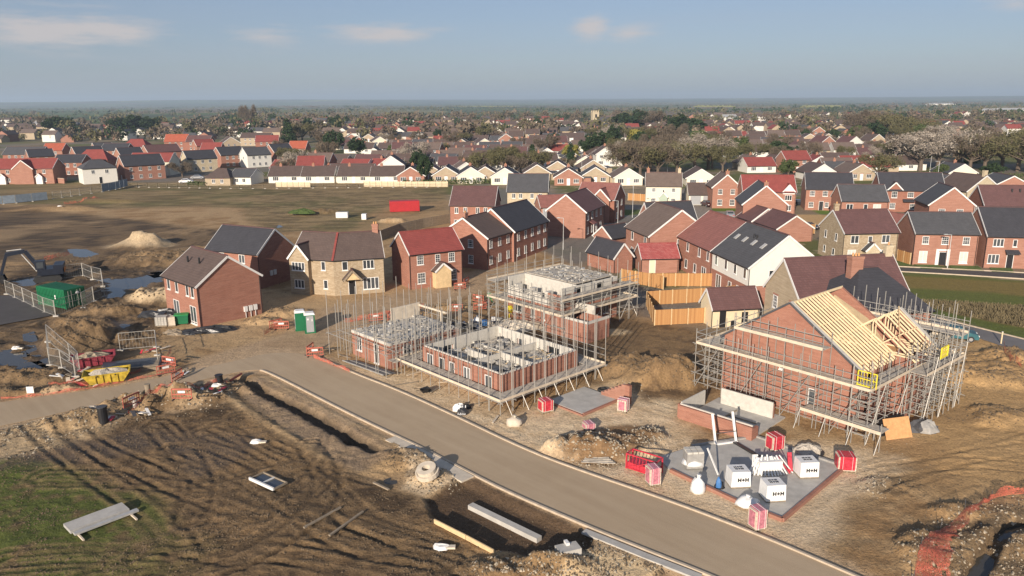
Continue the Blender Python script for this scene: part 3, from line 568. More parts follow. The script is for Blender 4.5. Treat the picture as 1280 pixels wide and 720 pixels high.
TRK = [[(35,520),(80,565),(150,610),(210,650),(230,700)], [(75,520),(110,560),(190,590),(250,620),(330,640)], [(100,730),(200,700),(330,690),(430,700),(560,730)], [(0,700),(120,690),(230,705),(330,725)],
 [(180,690),(260,690),(340,650),(420,590),(425,540)], [(230,560),(300,590),(360,630),(430,680),(560,710)], [(260,540),(330,560),(400,600),(440,650),(560,690),(620,720)], [(200,530),(250,590),(240,650)],
 [(300,520),(350,560),(420,580),(480,590)], [(330,620),(400,640),(470,660),(560,700)], [(60,600),(160,600),(260,610),(330,600),(400,570)], [(390,560),(410,590),(400,640),(330,690),(240,720)],
 [(10,320),(60,300),(130,300),(200,290),(300,285)], [(0,290),(60,280),(130,285),(230,275)], [(150,430),(170,400),(150,380),(130,360)], [(190,420),(185,400),(150,390),(120,375)], [(210,440),(160,410),(120,400),(60,420)],
 [(690,500),(720,460),(760,430),(790,410),(850,400)], [(700,540),(740,500),(790,500),(850,520)], [(960,700),(1010,660),(1080,610),(1150,580),(1280,560)], [(1010,715),(1060,670),(1140,620),(1200,600)], [(1100,580),(1180,560),(1280,530)],
 [(1100,590),(1200,575),(1290,585)], [(940,630),(1010,650),(1100,600)], [(420,440),(470,470),(560,500),(640,540)], [(0,265),(100,262),(180,255)], [(60,330),(150,320),(250,300),(350,290)]]
def jit(p): return (p[0]+rr.uniform(-14,14), p[1]+rr.uniform(-7,7))
for a in TRK[:12]: TRK.append([jit(p) for p in a])
def smooth(pts, n=3):
    for _ in range(n):
        q = [pts[0]]
        for a, b in zip(pts[:-1], pts[1:]): q += [(a[0]*.75+b[0]*.25, a[1]*.75+b[1]*.25), (a[0]*.25+b[0]*.75, a[1]*.25+b[1]*.75)]
        pts = q+[pts[-1]]
    return pts
TK = []
for a in TRK:
    w = smooth(GP(a), 2)
    if len(a): TK.append((w, rr.uniform(.75,1.0), rr.uniform(.025,.065) if a[0][1] > 505 and a[0][0] < 600 else rr.uniform(.02,.045)))
FLAT = GP([(820,560),(868,556),(960,540),(1052,586),(1000,632),(980,652),(930,632),(838,588)])
CULV = []
for _a, _b, _r in ((625,470,8),(500,440,7),(695,395,9),(728,410,4),(1040,500,10),(910,530,4),(740,503,4),(-30,395,9),(25,385,6),(-5,378,8)): PADS.append((*G(_a,_b), _r))
def terrain(x, y):
    "height and helper masks for arrays of world points"
    x = np.asarray(x, float); y = np.asarray(y, float)
    s = dict()
    site = pm(x, y, SITE, 1.5, 0); est = 1-site
    near = (y < 130)
    mud = pm(x, y, MUD_L, 1.0, 1.2)
    leftsite = pm(x, y, [(-200,235),(300,290),(240,330),(225,385),(200,420),(150,445),(90,480),(-60,505),(-200,520)], 2, 1.5)
    amp = .035+.03*leftsite+.022*mud
    n1 = fbm(x, y, 3.0, 4, 11)-.5; n2 = fbm(x, y, .9, 3, 21)-.5; n3 = fbm(x, y, 14, 3, 5)-.5
    n4 = fbm(x, y, .42, 3, 25)-.5; rg_ = (1-np.abs(2*fbm(x*.8, y, 2.6, 3, 27)-1))**3
    h = site*((rg_-.4)*(.42*leftsite*(y < 125)+.05*mud)+n1*amp*2.6+n2*amp*2.2+n4*(.05+.11*mud+.12*leftsite)+n3*.3*(leftsite*.8+mud*.25+.12))
    rut = np.zeros_like(x); rims = np.zeros_like(x)
    for pts, hw, dep in TK:
        X = [p[0] for p in pts]; Y = [p[1] for p in pts]
        m = (x > min(X)-3) & (x < max(X)+3) & (y > min(Y)-3) & (y < max(Y)+3)
        if not m.any(): continue
        d = dpoly(x[m], y[m], pts); e = np.abs(d-hw)
        c = np.exp(-(e/.17)**2); rim = np.exp(-((e-.36)/.14)**2)
        h[m] += (-c*dep+rim*dep*.6)*(.45+1.1*vn(x[m], y[m], 1.7, 8))*np.clip(vn(x[m], y[m], 7, 9)*1.8, .25, 1); rims[m] = np.maximum(rims[m], rim)
        rut[m] = np.maximum(rut[m], c)
    mo = np.zeros_like(x)
    for cx, cy, a, b, hh, ro in MW:
        m = (np.abs(x-cx) < a*1.7) & (np.abs(y-cy) < b*1.9)
        if not m.any(): continue
        q = np.hypot((x[m]-cx)/a, (y[m]-cy)/b)+(fbm(x[m], y[m], 1.6, 3, 31)-.5)*.55
        f = sst(1.25-q, 0, .8); h[m] += f*hh*(1+(fbm(x[m], y[m], 2.1, 4, 41, .65)-.5)*1.5*ro)+f*(fbm(x[m], y[m], .55, 2, 51)-.5)*.45*(.3+ro)
        mo[m] = np.maximum(mo[m], f)
    for pts, w, dpt in TW:
        m = (np.abs(x-pts[0][0]) < 30) & near
        if m.any():
            d = dpoly(x[m], y[m], pts)+(vn(x[m], y[m], .8, 61)-.5)*.25; h[m] += -sst(w+.35-d, 0, .35)*dpt+np.exp(-((d-w-.8)/.4)**2)*.05
    for pts, w, dpt in RW:
        m = near
        d = dpoly(x[m], y[m], pts); h[m] += np.exp(-(d/w)**2)*dpt
    for pts, dpt in BW:
        m = near; q = spoly(x[m], y[m], pts)+(vn(x[m], y[m], 1.2, 71)-.5)*.4; h[m] = h[m]*(1-sst(q, -.2, .5)*.95)-sst(q, -.1, .5)*dpt
    pud = np.zeros_like(x)
    for pts in PW:
        X = [p[0] for p in pts]; Y = [p[1] for p in pts]; m = (x > min(X)-4) & (x < max(X)+4) & (y > min(Y)-6) & (y < max(Y)+6)
        if not m.any(): continue
        f = sst(spoly(x[m], y[m], pts)+(fbm(x[m], y[m], 2.5, 3, 81)-.5)*2.4, -1.0, 1.0); h[m] = h[m]*(1-.75*f)-.2*f; pud[m] = np.maximum(pud[m], f)
    # level pads and roads
    k = np.zeros_like(x)
    for cx, cy, r in PADS+[(16.8,46.5,5.5)]: k = np.maximum(k, sst(r+1.5-np.hypot(x-cx, y-cy), 0, 1.5))
    h = h*(1-k*.97)
    rd = sst(spoly(x, y, ROADW), -1.1, -.35); h = h*(1-rd)-rd*.03
    br = pm(x, y, BRANCH, 1.0, .4); h = h*(1-br*.85)
    h = h*site
    far = sst(np.hypot(x, y), 900, 2500)
    s.update(site=site, est=est, mud=mud, left=leftsite, rut=rut, mound=mo, rim=rims, pud=pud, road=rd, branch=br, pad=k)
    return h, s
def hz(x, y): return float(terrain(np.array([x]), np.array([y]))[0][0])
def GZ(px, py):
    x, y = G(px, py); z = hz(x, y); return (x, y, z)
# ---------------------------------------------------------------- ground sheet
def lerp3(a, c, f): return a+(np.array(c)-a)*np.asarray(f)[..., None]
def build_ground():
    def axis(segs):
        o = [segs[0][0]]
        for a, b, st in segs:
            n = max(1, int(round((b-a)/st))); o += list(np.linspace(a, b, n+1)[1:])
        return o
    gx = axis([(-58,52,.2)]); g = 66.0; st = .4; ex = [66.0]
    while g < 14000: st = min(st*1.10, 900); g += st; ex.append(g)
    gx = [-e for e in ex[::-1]]+list(np.arange(-65.6,-58.1,.4))+gx+list(np.arange(52.4,65.8,.4))+ex
    gy = [-400,-150,-50,0,20]+axis([(32,72,.16),(72,118,.3),(118,180,.7),(180,270,1.2)]); g = 270; st = 1.5
    while g < 15500: st = min(st*1.09, 700); g += st; gy.append(g)
    X, Y = np.meshgrid(np.array(gx), np.array(gy)); sh = X.shape; x = X.ravel(); y = Y.ravel()
    h, s = terrain(x, y)
    # distant rise of the land
    r = np.hypot(x, y); ridge = sst(r, 6000, 11500)*(30+55*fbm(x, y, 4200, 3, 91)); h = h+ridge
    n1 = fbm(x, y, 4.0, 5, 101, .6); n2 = fbm(x, y, 1.0, 4, 111, .6); n3 = fbm(x, y, 18, 4, 121)
    pits = np.zeros(x.size); col = np.tile(np.array([.34,.245,.14]), (x.size, 1))
    col = lerp3(col, (.25,.165,.085), sst(n1, .45, .62))
    # right hand area: crushed limestone
    lime = pm(x, y, [(400,452),(560,470),(640,520),(760,480),(850,500),(880,560),(1060,560),(1100,530),(1150,545),(1120,600),(1060,640),(1010,690),(1120,760),(960,700),(640,565)], 1.2, 1.4)
    col = lerp3(col, (.56,.455,.315), lime*(.6+.4*sst(n2, .36, .56)))
    col = lerp3(col, (.56,.48,.35), lime*.8*sst(n1, .52, .7))
    ochre = pm(x, y, [(1070,560),(1130,520),(1200,420),(1420,440),(1420,600),(1180,610),(1100,600)], 2, 2)
    col = lerp3(col, (.40,.27,.13), ochre*(.5+.5*n1)); col = lerp3(col, (.28,.185,.095), ochre*sst(n3, .5, .7)*.8)
    dk = pm(x, y, [(985,690),(1010,640),(1075,585),(1150,575),(1200,600),(1130,625),(1070,660),(1050,715)], 1.0, 1.2)
    col = lerp3(col, (.22,.155,.085), dk*.75*sst(n2+n1*.3, .35, .8))
    clay = pm(x, y, [(700,445),(770,400),(880,408),(960,430),(890,470),(885,500),(800,500),(790,470),(740,440)], 1.5, 1.5)
    col = lerp3(col, (.19,.13,.07), clay); col = lerp3(col, (.11,.075,.045), clay*sst(n2, .48, .62)*.8)
    dk2 = pm(x, y, [(585,430),(640,400),(700,372),(800,395),(810,480),(740,480),(700,452),(650,440)], 1.2, 1.4); col = lerp3(col, (.15,.105,.06), dk2*.85)
    col = lerp3(col, (.19,.125,.07), pm(x, y, [(690,580),(700,552),(760,535),(830,530),(840,548),(790,575),(760,585)], .8, 1.0))
    col = lerp3(col, (.14,.105,.065), pm(x, y, [(1120,725),(1130,665),(1190,640),(1300,615),(1300,740)], 1.2, 1.2)*sst(n2, .4, .6))
    # left mud field
    col = lerp3(col, (.125,.088,.052), s['mud']); col = lerp3(col, (.062,.044,.028), s['mud']*sst(n2, .44, .56)*.9); col = lerp3(col, (.20,.135,.072), s['mud']*sst(n1, .52, .66)*.7)
    wetb = pm(x, y, [(-40,585),(60,562),(160,540),(330,540),(330,560),(250,590),(200,560),(60,582)], 1.0, 1.6)
    col = lerp3(col, (.085,.068,.055), wetb*.85)
    gr = pm(x, y, [(-60,586),(60,590),(140,608),(205,648),(235,690),(190,740),(-60,760)], 1.6, 2.2)
    col = lerp3(col, (.062,.098,.018), gr*sst(n2*.6+n1*.5, .36, .52)*.95); col = lerp3(col, (.11,.10,.04), gr*.3)
    # left of the road strip
    strip = pm(x, y, [(285,476),(330,470),(480,548),(505,572),(450,590),(400,570),(330,520)], .5, .4)
    col = lerp3(col, (.27,.205,.135), strip); col = lerp3(col, (.22,.17,.12), strip*sst(n2, .45, .6)*.8)
    for pts, w, d in RW: col = lerp3(col, (.37,.28,.17), np.exp(-(dpoly(x, y, pts)/(w*1.2))**2)*(y < 90))
    for pts, w, d in TW: col = lerp3(col, (.07,.055,.04), sst(w+.5-dpoly(x, y, pts), 0, .5)*(y < 90))
    st_ = pm(x, y, [(495,562),(540,572),(575,590),(590,600),(560,606),(530,622),(500,612),(505,590)], .4, .6); col = lerp3(col, (.55,.46,.33), st_*.85)
    st_ = pm(x, y, [(735,670),(770,690),(830,706),(800,730),(700,730),(715,700)], .4, .6); col = lerp3(col, (.58,.46,.29), st_*.9)
    st_ = pm(x, y, [(-40,540),(40,522),(110,512),(150,520),(130,545),(60,562),(-40,580)], .8, .8); col = lerp3(col, (.42,.33,.21), st_*.8)
    st_ = pm(x, y, [(130,512),(290,468),(310,480),(280,505),(200,520),(150,525)], .8, .8); col = lerp3(col, (.33,.25,.16), st_*sst(n2, .4, .6))
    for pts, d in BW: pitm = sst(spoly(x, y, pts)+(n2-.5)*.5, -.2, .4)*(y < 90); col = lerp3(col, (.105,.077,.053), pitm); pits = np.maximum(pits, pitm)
    # left site
    col = lerp3(col, (.15,.108,.064), s['left']); col = lerp3(col, (.06,.045,.031), s['left']*sst(n1*.6+n2*.4, .44, .54)*.92); col = lerp3(col, (.33,.24,.14), s['left']*sst(n3, .56, .68)*.6)
    # unmown field between the site and the village
    fld = pm(x, y, [(-200,226),(90,262),(300,258),(330,292),(460,286),(560,262),(575,234),(400,228),(200,224),(0,224)], 3, 3)
    col = lerp3(col, (.20,.15,.08), fld); col = lerp3(col, (.115,.11,.045), fld*sst(n3, .42, .6)*.85); col = lerp3(col, (.25,.19,.10), fld*sst(n1, .52, .65)*.8)
    tr = pm(x, y, [(460,292),(480,275),(560,262),(566,270),(500,290)], 1, 1.5); col = lerp3(col, (.36,.26,.14), tr)
    str_ = fbm(x*.35+y*.05, y, 1.6, 4, 141); col = lerp3(col, (.095,.075,.04), fld*sst(str_, .5, .62)*.6); col = lerp3(col, (.28,.215,.12), fld*sst(1-str_, .52, .64)*.5)
    lp = pm(x, y, [(830,560),(900,548),(1080,560),(1130,575),(1110,600),(1060,625),(1020,665),(1000,690),(940,668),(820,610)], 1.0, 1.2); col = lerp3(col, (.55,.46,.335), lp*(.45+.35*sst(n2, .4, .6)))
    # rubble, mounds
    col = lerp3(col, sc((.21,.145,.08), 1), s['mound']*.5*(1-lime))
    pale = np.zeros_like(x)
    for (px, py, a, b) in ((195,374,3.6,2.4),(176,307,6,3.6),(760,415,2.4,1.3),(490,277,3.2,2),(715,275,4,2)):
        c = G(px, py); pale = np.maximum(pale, sst(1.25-np.hypot((x-c[0])/a, (y-c[1])/b), 0, .5))
    col = lerp3(col, (.50,.41,.28), pale*(.6+.4*n2))
    # wet ruts are made of darker soil
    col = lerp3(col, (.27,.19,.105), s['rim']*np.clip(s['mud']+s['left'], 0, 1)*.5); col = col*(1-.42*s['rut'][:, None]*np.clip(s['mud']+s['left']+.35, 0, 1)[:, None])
    col = lerp3(col, (.095,.075,.055), s['pud']*.8)
    comp = np.clip(s['branch'], 0, 1); col = lerp3(col, (.36,.275,.185), comp*.9); col = lerp3(col, (.30,.22,.14), comp*sst(n1, .5, .65)*.7)
    tb = pm(x, y, [(355,368),(480,350),(570,338),(600,350),(480,392),(400,400),(330,428),(250,425),(220,412)], 1.5, 1.5)*(1-comp); col = lerp3(col, (.42,.31,.185), tb*.6)
    nr = sst(spoly(x, y, ROADW)+(n2-.5)*2.2, -1.6, -.2); col = lerp3(col, (.40,.31,.21), nr*.75)
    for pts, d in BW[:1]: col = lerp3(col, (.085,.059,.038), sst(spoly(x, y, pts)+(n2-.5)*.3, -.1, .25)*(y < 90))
    # housing estate and village
    e = s['est']; eb = np.tile(np.array([.20,.165,.12]), (x.size, 1)); eb = lerp3(eb, (.10,.115,.04), sst(n3, .42, .56)); eb = lerp3(eb, (.30,.25,.17), sst(n1, .60, .68)*.7)
    eb = lerp3(eb, (.15,.145,.14), sst(fbm(x, y, 30, 3, 131), .55, .6)*.8)
    col = col*(1-e[:, None])+eb*e[:, None]
    def zone(px, c, w=.3, soft=.4): 
        nonlocal col
        col = lerp3(col, c, pm(x, y, px, soft, w))
    zone(GRASSR, (.10,.12,.03)); zone([(1105,342),(1300,354),(1300,372),(1130,358)], (.17,.135,.045), 1.5, 1); zone([(1130,374),(1300,384),(1300,414),(1195,394)], (.17,.125,.07), 1.2, 1)
    zone([(1130,376),(1190,392),(1300,418),(1300,430),(1200,402),(1135,386)], (.09,.115,.028), .8, .6)
    zone([(985,268),(1010,268),(1075,270),(1100,275),(1012,285),(990,290)], (.42,.30,.16), 1, 1)
    zone([(845,262),(858,255),(890,252),(925,262),(905,270),(870,272)], (.22,.20,.18)); zone([(735,262),(800,255),(815,262),(795,275),(755,280)], (.16,.16,.155)); zone([(775,262),(808,262),(800,268),(775,270)], (.07,.10,.025))
    zone([(890,259),(926,260),(926,264),(890,264)], (.09,.15,.02)); zone([(1012,262),(1045,260),(1048,267),(1025,268)], (.10,.17,.03))
    col = col*np.array([1.07,1.0,.91])
    fr_ = pm(x, y, [(440,292),(462,262),(500,255),(575,250),(575,262),(500,292)], 1.5, 2.0); col = lerp3(col, (.33,.21,.105), fr_*(.4+.4*sst(n1, .42, .6)))
    wet = np.clip(s['pud']+wetb*.55+s['rut']*s['mud']*.45+s['left']*.15, 0, 1)
    farm = sst(y+np.abs(x)*.15, 620, 860)
    nx, ny = sh[1], sh[0]
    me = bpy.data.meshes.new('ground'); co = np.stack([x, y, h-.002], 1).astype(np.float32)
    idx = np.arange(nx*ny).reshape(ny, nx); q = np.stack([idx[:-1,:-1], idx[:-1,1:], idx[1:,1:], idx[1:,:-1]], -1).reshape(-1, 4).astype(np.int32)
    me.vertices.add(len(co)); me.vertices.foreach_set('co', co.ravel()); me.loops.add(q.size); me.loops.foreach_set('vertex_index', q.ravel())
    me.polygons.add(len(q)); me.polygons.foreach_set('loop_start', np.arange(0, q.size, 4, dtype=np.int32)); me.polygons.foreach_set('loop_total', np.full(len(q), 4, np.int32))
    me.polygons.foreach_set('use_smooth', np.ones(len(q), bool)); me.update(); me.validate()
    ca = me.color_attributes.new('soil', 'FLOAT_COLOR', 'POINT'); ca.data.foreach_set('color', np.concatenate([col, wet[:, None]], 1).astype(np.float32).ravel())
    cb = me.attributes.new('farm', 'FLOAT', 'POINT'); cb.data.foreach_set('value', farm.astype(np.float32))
    m, nt, b = nodes('ground_mat'); t = coords(nt)
    at = N(nt, 'ShaderNodeAttribute', attribute_name='soil'); fa = N(nt, 'ShaderNodeAttribute', attribute_name='farm')
    f1 = noise(nt, t, 5, 5, .7); f2 = noise(nt, t, 28, 3, .6); f0 = noise(nt, t, 1.1, 5, .65)
    k = mathn(nt, 'ADD', mathn(nt, 'MULTIPLY', stretch(nt, f1, .32, .68), .62), mathn(nt, 'MULTIPLY', stretch(nt, f2, .3, .7), .38))
    k = mathn(nt, 'ADD', k, mathn(nt, 'MULTIPLY', stretch(nt, f0, .3, .7), .3)); k = mathn(nt, 'ADD', k, .50)
    cc = N(nt, 'ShaderNodeVectorMath', operation='SCALE'); nt.links.new(at.outputs['Color'], cc.inputs[0]); nt.links.new(k, cc.inputs['Scale'])
    # farmland: fields of different crops
    vo = N(nt, 'ShaderNodeTexVoronoi', distance='CHEBYCHEV'); vo.inputs['Scale'].default_value = 1.0
    mp = N(nt, 'ShaderNodeMapping'); mp.inputs['Scale'].default_value = (1/330, 1/520, 0); mp.inputs['Rotation'].default_value = (0,0,.35); nt.links.new(t, mp.inputs[0])
    wv = N(nt, 'ShaderNodeTexNoise'); wv.inputs['Scale'].default_value = .004; nt.links.new(t, wv.inputs['Vector'])
    va = N(nt, 'ShaderNodeVectorMath', operation='MULTIPLY_ADD'); nt.links.new(wv.outputs['Color'], va.inputs[0]); va.inputs[1].default_value = (.5,.5,0); nt.links.new(mp.outputs[0], va.inputs[2])
    nt.links.new(va.outputs[0], vo.inputs['Vector']); sp = N(nt, 'ShaderNodeSeparateColor'); nt.links.new(vo.outputs['Color'], sp.inputs[0])
    cr = N(nt, 'ShaderNodeValToRGB'); cr.color_ramp.interpolation = 'CONSTANT'; els = cr.color_ramp.elements
    cols = [(0,(.085,.105,.04)), (.22,(.16,.13,.085)), (.38,(.09,.13,.03)), (.55,(.14,.17,.06)), (.7,(.19,.16,.10)), (.82,(.06,.08,.035)), (.955,(.46,.43,.07)), (.975,(.12,.12,.06))]
    els[0].position = 0; els[0].color = (*cols[0][1],1); els[1].position = .22; els[1].color = (*cols[1][1],1)
    for p_, c_ in cols[2:]: e_ = els.new(p_); e_.color = (*c_,1)
    nt.links.new(sp.outputs[0], cr.inputs[0])
    fin = mixc(nt, fa.outputs['Fac'], cc.outputs[0], cr.outputs[0]); nt.links.new(fin, b.inputs['Base Color'])
    ro = N(nt, 'ShaderNodeMapRange'); ro.inputs[3].default_value = .97; ro.inputs[4].default_value = .42; nt.links.new(at.outputs['Alpha'], ro.inputs[0]); nt.links.new(ro.outputs[0], b.inputs['Roughness'])
    b.inputs['Specular IOR Level'].default_value = .22
    hh = mathn(nt, 'ADD', mathn(nt, 'MULTIPLY', f0, .6), mathn(nt, 'ADD', mathn(nt, 'MULTIPLY', f1, .35), mathn(nt, 'MULTIPLY', f2, .10))); bump(nt, b, hh, 1.0, .26)
    me.materials.append(m); o = link('ground', me); o['kind'] = 'structure'
build_ground()
def zflat(name, pts, z, m, world=True, t=None):
    "flat paved sheet (kind structure)"
    mb = MB(); mb.prism(pts, z-.02, z); o = mb.build(name, m); o['kind'] = 'structure'; return o
def ribbon(name, pts, w, z0, z1, m):
    mb = MB()
    for a, b in zip(pts[:-1], pts[1:]):
        mb.bar((*a, (z0+z1)/2), (*b, (z0+z1)/2), w, z1-z0)
    o = mb.build(name, m); o['kind'] = 'structure'; return o
U = smooth(GP(ROAD_U), 2); Lw = smooth(GP(ROAD_L), 2)
zflat('road', Lw+U[::-1], .02, 'road')
ku = [p for p in U if p[0] > -19.8]; kl = [p for p in Lw if p[0] > -24.5 ]
ribbon('kerb', ku, .16, -.05, .13, 'kerb'); ribbon('kerb', kl, .16, -.05, .11, 'kerb')
ribbon('concrete_haunch', [(a[0]-.28, a[1]-.28) for a in GP([(494,546),(527,562),(560,581),(590,597)])], 1.1, -.05, .07, 'concrete_pale')
ribbon('concrete_haunch', [(a[0]-.28, a[1]-.28) for a in GP([(735,661),(780,679),(812,692),(880,718)])], .5, -.05, .07, 'concrete')
zflat('tarmac_yard', GP([(-60,372),(20,370),(68,391),(62,396),(-60,418)]), .12, 'tarmac_dark')
zflat('estate_road', GP([(1146,392),(1300,430),(1300,449),(1185,410),(1120,395)]), .05, 'tarmac'); zflat('estate_street', GP([(1100,333),(1225,339),(1300,343),(1300,350),(1190,343),(1100,338)]), .05, 'tarmac_dark')
ribbon('kerb', GP([(1100,332.5),(1225,338.5),(1300,342.5)]), .14, 0, .15, 'kerb'); ribbon('kerb', GP([(1100,338.5),(1190,343.5),(1300,350.5)]), .14, 0, .15, 'kerb'); ribbon('kerb', GP([(1146,391.5),(1300,429.5)]), .14, 0, .15, 'kerb')
for p in ([(1103,326),(1122,326),(1140,332),(1113,332)], [(1140,330),(1172,331),(1178,337),(1152,336)], [(1187,332),(1222,333),(1230,339),(1190,337)], [(1236,334),(1264,335),(1268,341),(1240,340)]): zflat('lawn', GP(p), .08, 'lawn')
for i, pts in enumerate(PUD):
    c = (sum(p[0] for p in pts)/len(pts), sum(p[1] for p in pts)/len(pts)); w = GP([(c[0]+(p[0]-c[0])*1.3, c[1]+(p[1]-c[1])*1.3) for p in pts])
    o = MB().prism(w, -.3, -.115 if i not in (6,7) else -.6).build('puddle', 'water'); o['kind'] = 'structure'
o = MB().prism(GP([(1300,640),(1255,645),(1225,670),(1200,735),(1245,735),(1258,690),(1300,662)]), -.9, -.5).build('trench_water', 'water'); o['kind'] = 'structure'
# ---------------------------------------------------------------- scaffolding
TM = {}
def stick(name, root, p, q, r=.034, m='galv', n=5):
    "a round bar as an object of its own, sharing one unit mesh per material and radius"
    k = (m, r, n)
    if k not in TM: TM[k] = MB().tube((0,0,0), (0,0,1), r, n).mesh('tube', m)
    p = Vector(p); q = Vector(q); d = q-p
    o = link(name, TM[k], root, p, rot=d.to_track_quat('Z', 'Y').to_euler(), scale=(1,1,d.length)); return o
def plank(name, root, p, q, w, t, m):
    mb = MB(); mb.bar(p, q, w, t); return mb.build(name, m, root)
def deck(root, p, q, nrm, wdt, z, m='board', boards=5):
    "scaffold boards from p to q laid beside each other"
    mb = MB(); r_ = random.Random(int(abs(p[0]*100+q[1]*10+z*7)))
    for i in range(boards):
        o0 = nrm*(wdt*(i+.5)/boards); a = Vector((p[0]+o0.x, p[1]+o0.y, z)); b = Vector((q[0]+o0.x, q[1]+o0.y, z))
        L = (b-a).length; n = max(1, round(L/3.9)); 
        for j in range(n):
            zz = r_.uniform(0,.02); mb.bar(a.lerp(b, j/n+.002)+Vector((0,0,zz)), a.lerp(b, (j+1)/n-.002)+Vector((0,0,zz)), wdt/boards-.03, .045)
    return mb.build('walkway', m, root)
def scaffold(root, rect, zg, lifts, decks, tops, gap=.25, wdt=1.25, bay=2.1, sides='ABCD', toe='board_pale', rails=True, inner_top=None, jit=.5, brace=True, seed=1, low=0.1, trans=True):
    """rect = (origin xy, ux, uy, W, L) of the building; sides A:y=0  B:x=W  C:y=L  D:x=0 ; parts parented to root at world origin"""
    rr_ = random.Random(seed); O, ux, uy, W, L = rect
    P = lambda x, y: Vector((O[0]+ux.x*x+uy.x*y, O[1]+ux.y*x+uy.y*y))
    g = gap; e = gap+wdt
    S = {'A': (P(-e,-g), P(W+e,-g), -uy), 'B': (P(W+g,-e), P(W+g,L+e), ux), 'C': (P(W+e,L+g), P(-e,L+g), uy), 'D': (P(-g,L+e), P(-g,-e), -ux)}
    for s_ in sides:
        a, b, nr = S[s_]; L_ = (b-a).length; n = max(2, round(L_/bay)); tp = tops[s_] if isinstance(tops, dict) else tops
        lf = lifts[s_] if isinstance(lifts, dict) else lifts; dk = decks[s_] if isinstance(decks, dict) else decks
        for i in range(n+1):
            if i == n and (chr(ord(s_)+1) in sides): continue
            c_ = a.lerp(b, i/n)
            for off, dh in ((0, -.6), (wdt, 0)):
                q = c_+nr*off; t = tp+dh+rr_.uniform(-jit, jit)
                stick('standard', root, (q.x,q.y,zg-.15), (q.x+rr_.uniform(-.03,.03),q.y+rr_.uniform(-.03,.03),t))
            if trans:
                for z in lf: q0 = c_-nr*.1; q1 = c_+nr*(wdt+.2); stick('transom', root, (q0.x,q0.y,z-.03), (q1.x,q1.y,z-.03))
        for z in lf:
            for off in (0, wdt):
                x = rr_.uniform(.1,.45); p = a+nr*off-(b-a).normalized()*x; q = b+nr*off+(b-a).normalized()*x; stick('ledger', root, (p.x,p.y,z-.09), (q.x,q.y,z-.09))
        for z in dk:
            deck(root, a, b, nr, wdt, z+.02)
            p = a+nr*(wdt+.03); q = b+nr*(wdt+.03); plank('toe_board', root, (p.x,p.y,z+.13), (q.x,q.y,z+.13), .045, .22, toe)
            if rails:
                for dz in (.55, 1.05): stick('guard_rail', root, (p.x,p.y,z+dz), (q.x,q.y,z+dz))
        if brace:
            for i in range(0, n, 3):
                p = a.lerp(b, i/n)+nr*(wdt+.05); q = a.lerp(b, min(1,(i+1.6)/n))+nr*(wdt+.05); stick('brace', root, (p.x,p.y,low), (q.x,q.y,max(lf)-.1))
def frame(near, z, yaw, W, L):
    o = G(near[0], near[1], z); y = rad(yaw); return (o, Vector((math.cos(y), math.sin(y))), Vector((-math.sin(y), math.cos(y))), W, L)
def at_rect(rc, x, y, z=0): return (rc[0][0]+rc[1].x*x+rc[2].x*y, rc[0][1]+rc[1].y*x+rc[2].y*y, z)
def wall_open(root, name, W, z0, z1, holes, m, face, WW, LL, t=.3):
    "wall strip with real openings; face R: y=0, L: x=0, E: x=WW, B: y=LL"
    mb = MB(); xs = sorted(holes); x = 0
    def seg(a, b, c, d):
        if b-a < .01 or d-c < .01: return
        if face == 'R': mb.box(a, b, 0, t, c, d)
        elif face == 'B': mb.box(a, b, LL-t, LL, c, d)
        elif face == 'L': mb.box(0, t, max(a,t), min(b,LL-t), c, d)
        else: mb.box(WW-t, WW, max(a,t), min(b,LL-t), c, d)
    for (u, zz, w, h) in xs:
        seg(x, u-w/2, z0, z1); seg(u-w/2, u+w/2, z0, zz); seg(u-w/2, u+w/2, zz+h, z1); x = u+w/2
    seg(x, W, z0, z1); return mb.build(name, m, root)
def clutter(root, name, x0, x1, y0, y1, z, n, seed, mats=('block','board','block_dark','timber','galv'), s=1.0):
    rr_ = random.Random(seed); mb = MB(); mats = list(mats)
    for i in range(n):
        k = rr_.randrange(len(mats)); m = mats[k]; x = rr_.uniform(x0,x1); y = rr_.uniform(y0,y1); a = rr_.uniform(0,3.14)
        if m in ('timber','galv','board'):
            l = rr_.uniform(.6,2.4)*s; mb.bar((x-l/2*math.cos(a),y-l/2*math.sin(a),z+.04+rr_.uniform(0,.12)), (x+l/2*math.cos(a),y+l/2*math.sin(a),z+.05+rr_.uniform(0,.1)), .12 if m != 'galv' else .06, .05, k)
        else:
            w = rr_.uniform(.1,.32)*s; h = rr_.uniform(.08,.3)*s; mb.box(x-w, x+w, y-w*.6, y+w*.6, z+.01, z+h, k)
    if n: o = mb.build('loose_material', mats, root); o['kind'] = 'stuff'
